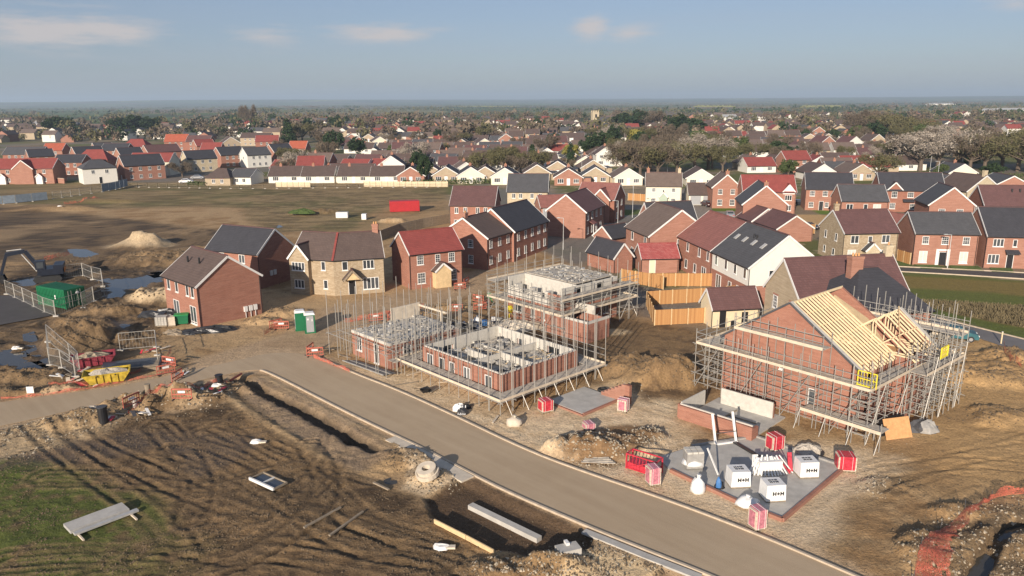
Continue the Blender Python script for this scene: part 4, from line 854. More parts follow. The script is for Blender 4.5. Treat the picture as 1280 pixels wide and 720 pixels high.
def shell(label, near, z, yaw, W, L, H, mat, holes, name='unfinished_house', inner=True, top='block', base=0, lint=True):
    o = G(near[0], near[1], z); r = thing(name, label, 'building site', (o[0],o[1],0), rad(yaw))
    for f, ln in (('R',W),('B',W),('L',L),('E',L)):
        hs = holes.get(f, []); wall_open(r, 'wall', ln, 0, H, hs, mat, f, W, L, .13)
        # inner leaf of pale blocks standing a little higher, butted behind the brick
    if inner:
        mb = MB(); t0, t1 = .14, .27
        for a, b, c_, d in ((t0,W-t0,t0,t1),(t0,W-t0,L-t1,L-t0),(t0,t1,t1,L-t1),(W-t1,W-t0,t1,L-t1)):
            pass
        for f, ln in (('R',W),('B',W),('L',L),('E',L)):
            pass
        mb = MB()
        def leaf(f, ln, hs):
            x = t0; segs = []
            for (u, zz, w, h) in sorted(hs): segs += [(x,u-w/2,0,H+.12),(u-w/2,u+w/2,0,zz),(u-w/2,u+w/2,zz+h,H+.12)]; x = u+w/2
            segs.append((x,ln-t0,0,H+.12))
            for a, b, c_, d in segs:
                if b-a < .02 or d-c_ < .02: continue
                if f == 'R': mb.box(a,b,t0,t1,c_,d)
                elif f == 'B': mb.box(a,b,L-t1,L-t0,c_,d)
                elif f == 'L': mb.box(t0,t1,max(a,t1),min(b,L-t1),c_,d)
                else: mb.box(W-t1,W-t0,max(a,t1),min(b,L-t1),c_,d)
        for f, ln in (('R',W),('B',W),('L',L),('E',L)): leaf(f, ln, holes.get(f, []))
        mb.build('inner_leaf', top, r)
    for f, hs in holes.items():
        for (u, zz, w, h) in hs:
            fr, p, l = win_parts(w, h, 'd' if zz < .1 and False else 'c' if w > .8 else 'c1')
            loc, rz = {'R':((u,.02,zz),0), 'L':((.02,u,zz),rad(-90)), 'E':((W-.02,u,zz),rad(90)), 'B':((u,L-.02,zz),rad(180))}[f]
            wf = link('window_frame', fr, r, loc, rz); link('pane', p, wf)
            if lint: link('lintel', l, wf)
    return r
# ---------------- plot nearest the road, ground floor walls inside tall poles
Rb = frame((627,470), 2.5, 43, 9.6, 11.2)
b2 = shell('red brick ground floor walls without a roof, ringed by tall scaffold poles beside the road', (627,470), 2.5, 43, 9.6, 11.2, 2.5, 'brick_new',
    {'L': [(1.7,.85,.9,1.25),(4.6,.85,.9,1.25),(6.7,.85,.7,1.2),(8.2,.3,.8,1.8),(10.0,.85,.9,1.2)], 'R': [], 'B': [(3,.9,1.2,1.1)], 'E': [(3,.1,1.6,2.1),(7.5,.9,1,1.1)]})
mb = MB(); mb.box(.3, 9.3, 5.2, 5.35, 0, 2.2).box(4.6, 4.75, .3, 5.2, 0, 2.3).box(6.0, 6.15, 5.35, 10.9, 0, 1.7).box(3.0, 3.12, 5.4, 8.0, 0, 2.3); mb.build('partition', 'block', b2)
MB().box(.3, 9.3, .3, 10.9, .02, .16).build('floor_slab', 'concrete', b2)
clutter(b2, 'loose_blocks', .8, 8.8, .8, 10.5, .16, 230, 3, ('block','board','black','galv','grey_dark','timber','black'), 1.3); clutter(b2, 'stacked_material', 1, 8.6, 1, 10, .7, 150, 4, ('board','galv','galv','galv','timber'), 1.3)
mb = MB()
for x, y, l in ((1.5,1.0,3.2),(3.5,6.0,3.8),(6.8,2.0,3.0),(7.2,7.0,3.0)): mb.box(x, x+1.2, y, y+l, 1.25, 1.32)
mb.box(.5, 9.1, 5.7, 10.6, 1.45, 1.5).box(.5, 4.3, .5, 4.9, 1.4, 1.45).box(5.2, 9.0, .6, 4.8, 1.5, 1.55); mb.build('trestle_board', 'board', b2); clutter(b2, 'x', .7, 8.8, .7, 10.4, 1.55, 190, 14, ('block','board','galv','block_dark','grey_dark','timber','galv','steel_pale'), 1.1)
s2 = thing('scaffold', 'boarded scaffold walkway with tall bare poles ringing the low red brick shell by the road', 'scaffold')
scaffold(s2, Rb, 0, [1.15], [1.15], {'A':6.6,'B':6.3,'C':6.6,'D':6.4}, bay=1.35, rails=False, jit=.55, seed=4, brace=False, gap=.35, wdt=1.45, toe='board_pale')
O, ux, uy = Rb[0], Rb[1], Rb[2]
for z in (2.1, 2.7):
    for a, b in (((11.3,-1.8),(11.3,13)),((11.9,12.8),(-1.9,12.8))):
        p = at_rect(Rb, *a, z); q = at_rect(Rb, *b, z); stick('guard_rail', s2, p, q)
for k in range(7):
    p = at_rect(Rb, -1.2+k*1.9, -2.6, 0); q = at_rect(Rb, -1.2+k*1.9, -1.8, 1.2); stick('brace', s2, p, q)
# ---------------- plot at the corner of the site road
Ra = frame((487,431), 2.5, 44, 8.6, 6.6)
b1 = shell('small brick plot with grey decked top and pale concrete lintels at the site road corner', (487,431), 2.5, 44, 8.6, 6.6, 2.3, 'brick_new', {'L': [(2.3,.05,.8,2.0),(5.3,.7,.9,1.4)], 'R': [(2,.8,1,1.2),(6,.8,1,1.2)]})
MB().box(.28, 8.3, .28, 6.3, 2.42, 2.56).build('floor_deck', 'concrete', b1); clutter(b1, 'decking_clutter', .4, 8.2, .4, 6.2, 2.56, 130, 9, ('galv','board','block','block_dark','steel_pale'), .8)
MB().box(-.06, .2, .0, 6.6, 2.33, 2.62).build('lintel_band', 'block', b1)
mb = MB(); mb.box(4.6, 8.3, 6.1, 6.25, 2.5, 4.0).box(8.2, 8.34, 1.5, 6.2, 3.6, 3.8).box(8.15, 8.35, 2.2, 2.4, 2.5, 3.8).build('upper_blockwork', 'concrete_pale', b1)
s1 = thing('scaffold', 'tall poles and grey tubes around the small corner plot with decked top', 'scaffold')
scaffold(s1, Ra, 0, [2.35], {'A':[], 'B':[], 'C':[], 'D':[]}, {'A':5.2,'B':5.8,'C':6.4,'D':6.2}, bay=1.7, jit=.9, seed=8, brace=False, gap=.4, wdt=1.3, trans=False)
deck(s1, at_rect(Ra,-.6,-1.6), at_rect(Ra,4.6,-1.6), Ra[2], 1.2, 1.2); 
for z in (1.9, 2.4): stick('guard_rail', s1, at_rect(Ra,-.9,-1.7,z), at_rect(Ra,4.8,-1.7,z))
# ---------------- two storey plot in the middle
Rc = frame((702,425), 0.0, 42, 9.4, 9.0); Rc = (G(702,388,2.5), Rc[1], Rc[2], 9.4, 9.0)
b3 = thing('unfinished_house', 'two storey brick and block shell wrapped in scaffold, middle of the site', 'building site', (Rc[0][0],Rc[0][1],0), rad(42))
for f, ln, hs in (('L',9.0,[(2.3,.8,.9,1.3),(4.6,.8,.7,1.4),(7.2,.9,1.5,1.1)]),('R',9.4,[(2,.8,1,1.3),(4.8,.05,1.6,2.1),(7.4,.8,1,1.3)]),('B',9.4,[]),('E',9.0,[])):
    wall_open(b3, 'wall', ln, 0, 2.6, hs, 'brick_new', f, 9.4, 9.0, .25)
    for (u, zz, w_, hh) in hs:
        fr, p, l = win_parts(w_, hh, 'c' if w_ > .8 else 'c1'); wf = link('window_frame', fr, b3, (u,.02,zz) if f == 'R' else (.02,u,zz), 0 if f == 'R' else rad(-90)); link('pane', p, wf); link('lintel', l, wf)
MB().box(.26, 9.14, .26, 8.74, 2.45, 2.58).build('floor_deck', 'board', b3)
for f, ln, hs, z1 in (('L',9.0,[(2.6,3.4,1.0,1.2),(6.0,3.4,1.0,1.2)],3.9),('R',9.4,[(2.6,3.35,1.2,1.3),(6.4,3.35,1.2,1.3)],4.9),('B',9.4,[],4.9),('E',9.0,[(4,3.3,1,1.2)],4.9)):
    wall_open(b3, 'upper_blockwork', ln, 2.62, z1, hs, 'block', f, 9.4-.14, 9.0-.14, .14)
MB().box(0, .13, .2, 2.2, 2.62, 4.1).box(.13, 2.4, 0, .12, 2.62, 4.2).build('upper_brickwork', 'brick_new', b3); MB().box(8.2, 9.4, .0, .12, 2.62, 4.4).build('upper_brickwork', 'brick_new', b3)
mb = MB(); mb.box(2.6, 2.72, .3, 8.7, 2.6, 4.9).box(6.0, 6.12, .3, 8.7, 2.6, 4.8).box(2.72, 6.0, 4.6, 4.72, 2.6, 4.7); mb.build('partition', 'block', b3)
MB().box(2.8, 9.1, .5, 8.6, 4.92, 5.02).build('roof_deck', 'board', b3); clutter(b3, 'joists_and_blocks', 2.9, 9, .6, 8.5, 5.03, 150, 12, ('galv','board','block','block_dark','steel_pale','block'), .75)
clutter(b3, 'stacked_blocks', .4, 2.5, .5, 8.4, 2.6, 40, 13, ('block','board','white','galv'), 1.0)
mb = MB()
for i in range(9): mb.box(.5, 1.3, .9+i*.85, 1.5+i*.85, 2.6, 3.0+.5*(i % 3))
mb.build('block_packs', 'block', b3)
s3 = thing('scaffold', 'double boarded scaffold with cream toe boards around the two storey block shell', 'scaffold')
scaffold(s3, Rc, 0, [1.2,2.5,4.0], {'A':[2.4,4.1],'B':[2.4],'C':[2.4,4.4],'D':[2.4]}, {'A':5.9,'B':6.6,'C':6.8,'D':5.2}, bay=1.55, jit=.4, seed=12, rails=True, wdt=1.4, gap=.3)
# ---------------- brick box with white block rim in front of it
P4 = G(735,406,2.1); b4 = thing('unfinished_garage', 'low brick box with white block rim, right of the two storey shell', 'building site', (P4[0],P4[1],0), rad(44))
for f, ln in (('R',3.6),('B',3.6),('L',6.2),('E',6.2)): wall_open(b4, 'wall', ln, 0, 2.1, [], 'brick_new', f, 3.6, 6.2, .22)
mb = MB(); mb.box(0, .2, 0, 6.2, 2.11, 2.36).box(.2, 3.6, 0, .2, 2.11, 2.36).box(3.4, 3.6, 2.0, 6.2, 2.11, 3.1).box(.2, 3.4, 6.0, 6.2, 2.11, 2.36); mb.build('block_rim', 'block', b4)
MB().box(.22, 3.38, .22, 5.98, .02, .12).build('floor_slab', 'concrete', b4)
# ---------------- the big house with open roof timbers
W5, L5 = 8.4, 12.0; P5 = G(1075,462,5.1); Y5 = 40; R5 = (P5, Vector((math.cos(rad(Y5)), math.sin(rad(Y5)))), Vector((-math.sin(rad(Y5)), math.cos(rad(Y5)))), W5, L5)
b5 = thing('unfinished_house', 'large brick house with open pale roof rafters, wrapped in scaffold on the right', 'building site', (P5[0],P5[1],0), rad(Y5))
ZE, ZR = 5.1, 9.1; mid = L5/2
# gable wall on the left face (x=0) and opposite, ridge runs along x
mb = MB()
for x in (0, W5-.3):
    mb.add([(x,0,0),(x,L5,0),(x,L5,ZE),(x,mid,ZR),(x,0,ZE),(x+.3,0,0),(x+.3,L5,0),(x+.3,L5,ZE),(x+.3,mid,ZR),(x+.3,0,ZE)], [(0,1,2,3,4),(9,8,7,6,5),(0,5,6,1),(1,6,7,2),(2,7,8,3),(3,8,9,4),(4,9,5,0)])
mb.build('gable_wall', 'brick_new', b5)
for f, hs in (('R',[(2,.8,1.1,1.3),(2,3.3,1.1,1.2),(6,3.3,1.1,1.2),(6,.1,1.6,2.1)]),('B',[])):
    m2 = MB(); x = .3
    for a in [0]: pass
    y0 = 0 if f == 'R' else L5-.3
    xs = [.3, 1.45, 2.55, 5.2, 6.8, W5-.3]
    for i in range(5):
        a, b_ = xs[i], xs[i+1]
        if f == 'R' and i in (1, 3): m2.box(a, b_, y0, y0+.3, 0, .8).box(a, b_, y0, y0+.3, 2.1, 3.3).box(a, b_, y0, y0+.3, 4.5, ZE-.1)
        else: m2.box(a, b_, y0, y0+.3, 0, ZE-.1)
    m2.build('wall', 'brick_new', b5)
window(b5, 'c1', .6, 1.6, (0,3.6,.9), rad(-90)); window(b5, 'c1', .35, .25, (0,6.4,3.4), rad(-90), False)
MB().box(.3, W5-.3, .3, L5-.3, 2.6, 2.8).box(.3, W5-.3, .3, L5-.3, 4.9, 5.05).build('floor_deck', 'osb', b5)
# white verge strip on the gable
for sgn in (0, 1):
    y_e = 0 if sgn == 0 else L5
    MB().bar((-.06,y_e+(-.35 if sgn == 0 else .35),ZE-.2), (-.06,mid,ZR+.12), .42, .07).build('verge_board', 'block', b5)
    MB().bar((-.30,y_e+(-.35 if sgn == 0 else .35),ZE-.23), (-.30,mid,ZR+.09), .05, .16).build('barge_board', 'grey_dark', b5)
# rafters (near slope) at 0.5 m, full length; far slope too
n = 16
for i in range(n+1):
    x = .35+(W5-.7)*i/n
    if x < 5.9: MB().bar((x,-.45,ZE-.25), (x,mid,ZR), .05, .15).build('rafter', 'timber_pale', b5)
    MB().bar((x,L5+.45,ZE-.25), (x,mid,ZR), .05, .15).build('rafter', 'timber_pale', b5)
MB().bar((.1,mid,ZR+.02), (W5-.1,mid,ZR+.02), .06, .2).build('ridge_board', 'timber_pale', b5)
mb = MB()
for k in (.12,.30,.48,.66,.84): mb.bar((.2,-.45+(mid+.45)*k,ZE-.33+(ZR-ZE+.25)*k), (6.0,-.45+(mid+.45)*k,ZE-.33+(ZR-ZE+.25)*k), .09, .04)
mb.build('batten', 'timber', b5)
# sloping ceiling board seen between the rafters at the valley
mb = MB(); mb.add([(5.95,.2,ZE-.1),(7.6,3.2,ZE+1.9),(6.6,mid-.2,ZR-.35),(5.2,mid-.6,ZR-.9),(5.95,.2,ZE-.2),(7.6,3.2,ZE+1.8),(6.6,mid-.2,ZR-.45),(5.2,mid-.6,ZR-1.0)], [(0,1,2,3),(7,6,5,4),(0,4,5,1),(1,5,6,2),(2,6,7,3),(3,7,4,0)]); mb.build('sarking_board', 'timber', b5)
# the cross wing with its own gable looking right and forward
CW = 5.2; cx0 = W5-.3
mb = MB(); c0, c1, zc = -1.4, 5.0, 7.6; cm = (c0+c1)/2
xx = W5+1.6
mb.add([(xx,c0,0),(xx,c1,0),(xx,c1,ZE),(xx,cm,zc),(xx,c0,ZE),(xx+.3,c0,0),(xx+.3,c1,0),(xx+.3,c1,ZE),(xx+.3,cm,zc),(xx+.3,c0,ZE)], [(0,1,2,3,4)[::-1],(9,8,7,6,5)[::-1],(0,5,6,1),(1,6,7,2),(2,7,8,3),(3,8,9,4),(4,9,5,0)])
mb.box(5.6, xx, c0, c0+.3, 0, ZE-.1).box(5.6, 5.9, c0+.3, 0, 0, ZE-.1).box(W5, xx, c1-.3, c1, 0, ZE-.1); mb.build('wing_wall', 'brick_new', b5)
for k in range(9):
    x = 5.5+(xx-5.5)*k/8
    t_ = MB(); t_.bar((x,c0-.4,ZE-.25), (x,cm,zc), .045, .13).bar((x,c1+.4,ZE-.25), (x,cm,zc), .045, .13).bar((x,c0+.1,ZE+.0), (x,c1-.1,ZE+.0), .045, .12)
    t_.bar((x,cm,zc-.1), (x,cm,ZE+.05), .045, .09).bar((x,cm,ZE+.05), (x,c0+1.5,ZE+1.35), .045, .09).bar((x,cm,ZE+.05), (x,c1-1.5,ZE+1.35), .045, .09)
    if k in (0,1,4,5,6,7,8): t_.build('roof_truss', 'timber_pale', b5)
mb = MB(); mb.bar((5.6,c0+1,ZE+1.0), (xx,c0+3.2,ZE+2.8), .09, .04).bar((5.6,cm+.4,zc-.6), (xx,cm+2,ZE+1), .09, .04); mb.build('diagonal_brace', 'timber', b5)
for sgn in (0,1): MB().bar((xx+.36,(c0-.3) if sgn == 0 else (c1+.3),ZE-.2), (xx+.36,cm,zc+.12), .40, .07).build('verge_board', 'block', b5)
s5 = thing('scaffold', 'dense grey scaffold wrapping the large brick house with rafters', 'scaffold')
scaffold(s5, R5, 0, [.8,1.6,2.5,3.4,4.3], {'D':[4.2],'A':[4.2],'C':[4.2],'B':[]}, {'D':5.6,'A':6.3,'C':5.8,'B':5.5}, bay=1.45, jit=.35, seed=21, sides='DAC', wdt=1.35, gap=.35)
# gable lift
p, q = at_rect(R5,-.35,2.2), at_rect(R5,-.35,10.0); nr = -R5[1]
deck(s5, p, q, nr, 1.35, 6.4); pp = (Vector(p[:2])+nr*1.38); qq = (Vector(q[:2])+nr*1.38); plank('toe_board', s5, (pp.x,pp.y,6.55), (qq.x,qq.y,6.55), .045, .22, 'board_pale')
for dz in (.6,1.1): stick('guard_rail', s5, (pp.x,pp.y,6.4+dz), (qq.x,qq.y,6.4+dz))
for i in range(6):
    c_ = Vector(p[:2]).lerp(Vector(q[:2]), i/5)
    for off in (0,1.35): k = c_+nr*off; stick('standard', s5, (k.x,k.y,0), (k.x,k.y,7.6+.2*(i % 2)))
# low loading deck before the near corner
p, q = at_rect(R5,-3.2,-1.2), at_rect(R5,-3.0,4.0); deck(s5, at_rect(R5,-.6,-2.9), at_rect(R5,-.6,3.4), -R5[1], 1.4, 1.4, 'board'); 
a_ = Vector(at_rect(R5,-2.05,-2.9)[:2]); b_ = Vector(at_rect(R5,-2.05,3.4)[:2]); plank('toe_board', s5, (a_.x,a_.y,1.45), (b_.x,b_.y,1.45), .06, .25, 'board_pale')
for i in range(4):
    k = a_.lerp(b_, i/3); stick('standard', s5, (k.x,k.y,0), (k.x,k.y,2.2)); stick('brace', s5, (k.x-.6,k.y-.5,0), (k.x,k.y,1.4))
# scaffold around the cross wing: tight grid of poles to the ground
R6 = (at_rect(R5, 6.2, c0)[:2], R5[1], R5[2], xx+.3-6.2, c1-c0)
s6 = thing('scaffold', 'tight pole grid scaffold with a loading bay, right of the large brick house', 'scaffold')
scaffold(s6, R6, 0, [1.0,2.0,3.1,4.2,5.6], {'A':[4.3],'B':[4.3,6.2]}, {'A':7.2,'B':8.4}, bay=1.05, jit=.4, seed=25, sides='AB', wdt=1.3, gap=.4)
R7 = (at_rect(R5, xx+2.2, -1.0)[:2], R5[1], R5[2], 2.2, 5.4)
for ix in range(3):
    for iy in range(5):
        b0 = at_rect(R7, ix*1.1, iy*1.35); stick('standard', s6, (b0[0],b0[1],-.1), (b0[0],b0[1],7.4+.4*((ix+iy) % 3)))
for z in (1.3,2.6,3.9,5.2,6.4):
    for iy in range(5): stick('transom', s6, at_rect(R7,-.3,iy*1.35,z), at_rect(R7,2.6,iy*1.35,z))
    for ix in range(3): stick('ledger', s6, at_rect(R7,ix*1.1,-.3,z+.06), at_rect(R7,ix*1.1,5.8,z+.06))
for k in range(3): stick('brace', s6, at_rect(R7,2.3,k*1.3,.1+k), at_rect(R7,2.3,k*1.3+1.4,2.8+k)); stick('brace', s6, at_rect(R7,-.1,k*1.2,3.2), at_rect(R7,2.3,k*1.2,4.9))
deck(s6, at_rect(R7,-.2,-.3), at_rect(R7,-.2,5.6), R7[1], 2.6, 5.3, 'board', 9); plank('toe_board', s6, at_rect(R7,-.4,-.4,5.4), at_rect(R7,2.6,-.4,5.4), .045, .22, 'board_pale')
deck(s6, at_rect(R7,-.2,-.3), at_rect(R7,-.2,5.6), R7[1], 2.6, 2.7, 'board', 9)
mt_ = thing('loaded_material', 'grey and pale materials stacked on the loading bay of the pole grid scaffold', 'materials', at_rect(R7,0,0,5.37), rad(Y5)); rr_ = random.Random(3)
for i in range(16):
    a_, b_ = rr_.uniform(0,2.0), rr_.uniform(0,5); s_ = rr_.uniform(.15,.4); MB().box(a_,a_+s_*1.6,b_,b_+s_*2,0,rr_.uniform(.2,.8)).build('stack', rr_.choice(['block_dark','board_pale','galv','tarpaulin','block']), mt_)
for k in range(26):
    x_ = rr_.uniform(0,xx-6.0); z_ = rr_.choice([1.0,2.0,3.1,4.2]); l_ = rr_.uniform(1.2,3.2); stick('brace', s6, at_rect(R6,x_,-.5-rr_.uniform(0,1.2),z_), at_rect(R6,x_+rr_.choice([-1,1])*l_*.7,-.5-rr_.uniform(0,1.2),z_+rr_.uniform(-.9,1.1)))
for k in range(16):
    y_ = rr_.uniform(0,c1-c0); z_ = rr_.choice([1.0,2.0,3.1,4.2]); stick('brace', s6, at_rect(R6,xx+.3-6.2+.5+rr_.uniform(0,1.2),y_,z_), at_rect(R6,xx+.3-6.2+.5+rr_.uniform(0,1.2),y_+rr_.uniform(-2,2),z_+rr_.uniform(-.9,1.1)))
def gate(px, py, z, rz, label, w=1.1, h=1.0):
    x, y = G(px, py, z); t = thing('loading_gate', label, 'safety gate', (x,y,z), rad(rz))
    fr = MB(); fr.bar((-w/2,0,0), (-w/2,0,h), .07).bar((w/2,0,0), (w/2,0,h), .07).bar((-w/2,0,h), (w/2,0,h), .07).bar((-w/2,0,.06), (w/2,0,.06), .07).bar((-w/2,0,h/2), (w/2,0,h/2), .05); fr.build('frame', 'yellow', t)
    me = MB()
    for i in range(1, 6): me.bar((-w/2+w*i/6,0,.06), (-w/2+w*i/6,0,h), .03)
    me.build('mesh_panel', 'yellow', t)
gate(1083,484,4.25,130,'yellow gate on the near corner of the scaffold of the large brick house', 1.4, 1.15); gate(1180,447,5.4,40,'yellow gate on the loading bay at the far right', 1.3, .9)
# ---------------- low brick walls with concrete floor in front of the big house
P6 = G(939,553,0); Y6 = 45; b6 = thing('garage_footing', 'low brick walls around a bare concrete floor in front of the large scaffolded house', 'building site', (P6[0],P6[1],0), rad(Y6))
MB().box(.2, 6.0, .2, 6.2, 0, .13).build('floor_slab', 'concrete', b6)
MB().box(0, .22, 0, 6.4, 0, 1.15).box(.22, 1.0, 0, .22, 0, 1.0).build('wall', 'brick_new', b6)
MB().box(.22, .34, .1, 6.4, .14, 1.25).box(.34, 3.9, 6.3, 6.42, 0, 1.35).box(4.9, 5.02, .8, 5.4, .14, 1.5).build('inner_leaf', 'block', b6)
MB().box(5.03, 5.25, .8, 5.4, 0, 1.3).box(.22, 3.9, 6.43, 6.63, 0, 1.15).build('wall', 'brick_new', b6)
MB().box(3.0, 3.1, 1.2, 3.6, .14, .2).box(1.6, 4.4, 3.6, 3.7, .14, .22).build('formwork', 'old_wood', b6)
# ---------------------------------------------------------------- loose things on the site
def T(name, label, cat, px, py, rz=0, group=None, z=None, dz=0):
    x, y = G(px, py); zz = hz(x, y) if z is None else z
    x, y = G(px, py, zz); return thing(name, label, cat, (x, y, zz+dz), rad(rz), group)
def brick_pallet(px, py, rz, label, wrap='red_wrap', w=1.1, d=.9, h=1.05, side='concrete_pale'):
    t = T('brick_pallet', label, 'brick pallet', px, py, rz, 'pallets of wrapped bricks')
    b = MB()
    for i in range(5): b.box(-w/2, w/2, -d/2+d*i/5+.01, -d/2+d*(i+1)/5-.03, .10, .13)
    for x in (-w/2+.06, 0, w/2-.06): b.box(x-.05, x+.05, -d/2, d/2, 0, .10)
    b.build('pallet_base', 'old_wood', t)
    p = MB(); rr_ = random.Random(int(px*7+py)); n = 4; mm = MB()
    for i in range(n):
        for j in range(4):
            k = rr_.uniform(-.015,.015); p.box(-w/2+.03+k, w/2-.03+k, -d/2+d*i/n+.015, -d/2+d*(i+1)/n-.015, .14+(h-.14)*j/4, .14+(h-.14)*(j+1)/4-.02)
    p.build('brick_pack', side, t)
    q = MB(); q.box(-w/2+.12, w/2-.12, -d/2-.012, d/2+.012, .2, h+.03).box(-w/2-.012, w/2+.012, -d/2+.15, d/2-.15, .25, h-.1); q.build('wrap', wrap, t)
    s = MB()
    for x in (-w/4, w/4): s.box(x-.008, x+.008, -d/2-.03, d/2+.03, .13, h+.05)
    s.build('strap', 'white', t); return t
brick_pallet(682,514,25,'red wrapped brick pallet standing alone below the low scaffolded shell'); brick_pallet(736,537,20,'small pink wrapped pack on the pale stone beside the concrete pad', 'pink_wrap', .9,.8,.6)
brick_pallet(779,514,60,'pink wrapped pallet against the corner of the concrete pad','pink_wrap',.9,.8,1.1); brick_pallet(816,605,15,'tall pale brick pack with purple top beside the red cage','pink_wrap',.85,.8,1.3)
brick_pallet(968,562,20,'brick pallet in dark red wrap behind the white profiles','red_wrap',1.1,.9,1.2); brick_pallet(1056,587,-8,'square bright red wrapped pallet at the right corner of the slab','red_wrap',1.25,1.0,1.15)
brick_pallet(946,660,20,'tall pale brick pack with purple top at the front corner of the slab','pink_wrap',.85,.8,1.35)
def block_pack(px, py, rz, label, w=1.3, d=1.15, h=1.15):
    t = T('block_pack', label, 'block pack', px, py, rz, 'white wrapped block packs on the slab', z=.14)
    b = MB(); b.box(-w/2, w/2, -d/2, d/2, .0, .08); b.build('pallet_base', 'old_wood', t)
    m = MB(); rr_ = random.Random(px); j = lambda: rr_.uniform(-.02,.02)
    vs = [(-w/2+j(),-d/2+j(),.08),(w/2+j(),-d/2+j(),.08),(w/2+j(),d/2+j(),.08),(-w/2+j(),d/2+j(),.08),(-w/2+.03,-d/2+.03,h+j()),(w/2-.03,-d/2+.03,h+j()),(w/2-.03,d/2-.03,h+j()),(-w/2+.03,d/2-.03,h+j())]
    m.add(vs, [(0,3,2,1),(4,5,6,7),(0,1,5,4),(1,2,6,5),(2,3,7,6),(3,0,4,7)]); k = m.build('wrapping', 'white_wrap', t)
    L = MB(); zc = h*.5
    def H(cx, y, z, s_, top=False):
        for (x0,x1,z0,z1) in ((-.10,-.045,-.11,.11),(.045,.10,-.11,.11),(-.045,.045,-.03,.03)):
            if top: L.box(cx+x0*s_, cx+x1*s_, y+z0*s_, y+z1*s_, z, z+.012)
            else: L.box(cx+x0*s_, cx+x1*s_, y-.045, y-.0, z+z0*s_, z+z1*s_)
    def PLUS(cx, y, z, s_, top=False):
        for (x0,x1,z0,z1) in ((-.09,.09,-.03,.03),(-.03,.03,-.09,-.03),(-.03,.03,.03,.09)):
            if top: L.box(cx+x0*s_, cx+x1*s_, y+z0*s_, y+z1*s_, z, z+.012)
            else: L.box(cx+x0*s_, cx+x1*s_, y-.045, y-.0, z+z0*s_, z+z1*s_)
    y = -d/2+.03; H(-.12,y,zc,1.15); PLUS(.13,y,zc,1.0); H(.38,y,zc,1.15)
    L.build('printed_mark', 'ink', k); L = MB()
    for r_ in (-.12,.14):
        H(-.2,r_,h+.02,.8,True); PLUS(0,r_,h+.02,.8,True); H(.2,r_,h+.02,.8,True)
    L.build('printed_mark', 'ink', k); return t
block_pack(922,605,5,'white wrapped block pack left of the other printed packs, beside the white profiles'); block_pack(965,622,5,'white wrapped block pack nearest the road on the slab'); block_pack(1007,593,3,'white wrapped block pack right of the white profiles')
t = T('opened_block_pack', 'opened pack of grey blocks with white wrap slipped down around its foot', 'block pack', 866,583, 5, z=.14)
MB().box(-.6,.6,-.5,.5,.08,1.15).build('blocks', 'block_dark', t)
mb = MB()
for i in range(3):
    for j in range(2): mb.box(-.58+i*.4,-.22+i*.4,-.48+j*.5,-.04+j*.5,1.151,1.30)
mb.build('top_course', 'block', t); MB().blob((0,0,.3),.82,.72,.42,14,6,.12,4).build('wrapping', 'white_wrap', t, smooth=True)
t = T('white_profile', 'long white plank leaning on the opened pack of blocks', 'plank', 889,590, 0, z=.14); MB().bar((.35,-.5,.05),(-.3,.2,1.7),.13,.05).build('plank', 'white', t)
t = T('profile_stack', 'heap of white window profiles fanned out over a crate on the slab', 'window profiles', 961,590, 5, z=.14)
MB().box(-.8,.8,-.3,.5,0,.9).build('crate', 'white', t); rr_ = random.Random(9)
for i in range(15):
    a = -1.45+i*.2; MB().bar((a*1.15,-.75+abs(a)*.3,.04), (a*.55,.2,1.0+rr_.uniform(-.15,.25)), .09,.06).build('profile', 'white' if i != 13 else 'red_wrap', t)
for i in range(4): MB().bar((-1.3+i*.15,-.3,.1), (-.9+i*.1,.7,1.0), .08,.06).build('profile', 'white', t)
t = T('red_bundle', 'dark red wrapped bundle propped at the right end of the white profiles', 'bundle', 985,588, 5, z=.14); MB().bar((0,-.35,.1),(.12,.3,1.2),.28,.2).build('bundle', 'red_wrap', t)
t = T('stone_heap', 'round heap of stones on a black sheet behind the right hand block pack', 'stone heap', 1010,566, 0, z=.02)
MB().blob((0,0,.05),1.25,.9,.22,12,4,.1,2).build('sheet','tarpaulin',t); MB().blob((0,0,.1),.95,.7,.55,14,6,.25,3).build('stones','gravel',t)
def bag(px, py, label, m='white_wrap', r=.5, h=.75, z=None, sd=1):
    t = T('bulk_bag', label, 'bag', px, py, 0, z=z); mb = MB(); mb.blob((0,0,.02),r,r*.85,h,12,7,.13,sd); mb.build('sack', m, t, smooth=True)
    MB().tube((0,0,h*.9),(.06,.02,h*1.25),.09,6,.16).build('neck', m, t); return t
bag(872,614,'white sack standing outside the brick edge of the slab','white_wrap',.5,.95,None,3); bag(934,630,'slumped white sack near the front of the slab','white_wrap',.75,.5,.14,4); bag(643,530,'whitish torn cement bags heaped below the low shell','concrete_pale',.7,.6,None,5)
t = T('kit_bag', 'blue and black kit bag left on the slab between two white sacks', 'bag', 898,610, 20, z=.14); MB().blob((0,0,.1),.2,.2,.7,8,6,.1,3).build('upper_part','blue',t); MB().blob((.15,.05,.0),.38,.26,.38,8,5,.2,5).build('lower_part','ink',t)  # unclear blue and black object, modelled as a bag
t = T('door_surround_frame', 'white three sided door frame leaning on the low brick wall', 'door frame', 906,552, 15, z=.1)
for a, b_ in (((-.95,-.3,.06),(-.75,.75,2.0)), ((.75,-.3,.06),(.95,.75,2.0)), ((-.95,-.35,.08),(.85,-.35,.08))): MB().bar(a, b_, .17,.12).build('frame_member','white',t)
MB().bar((-.8,.0,.75),(.9,.0,.75),.05,.05).build('strut','grey_dark',t)
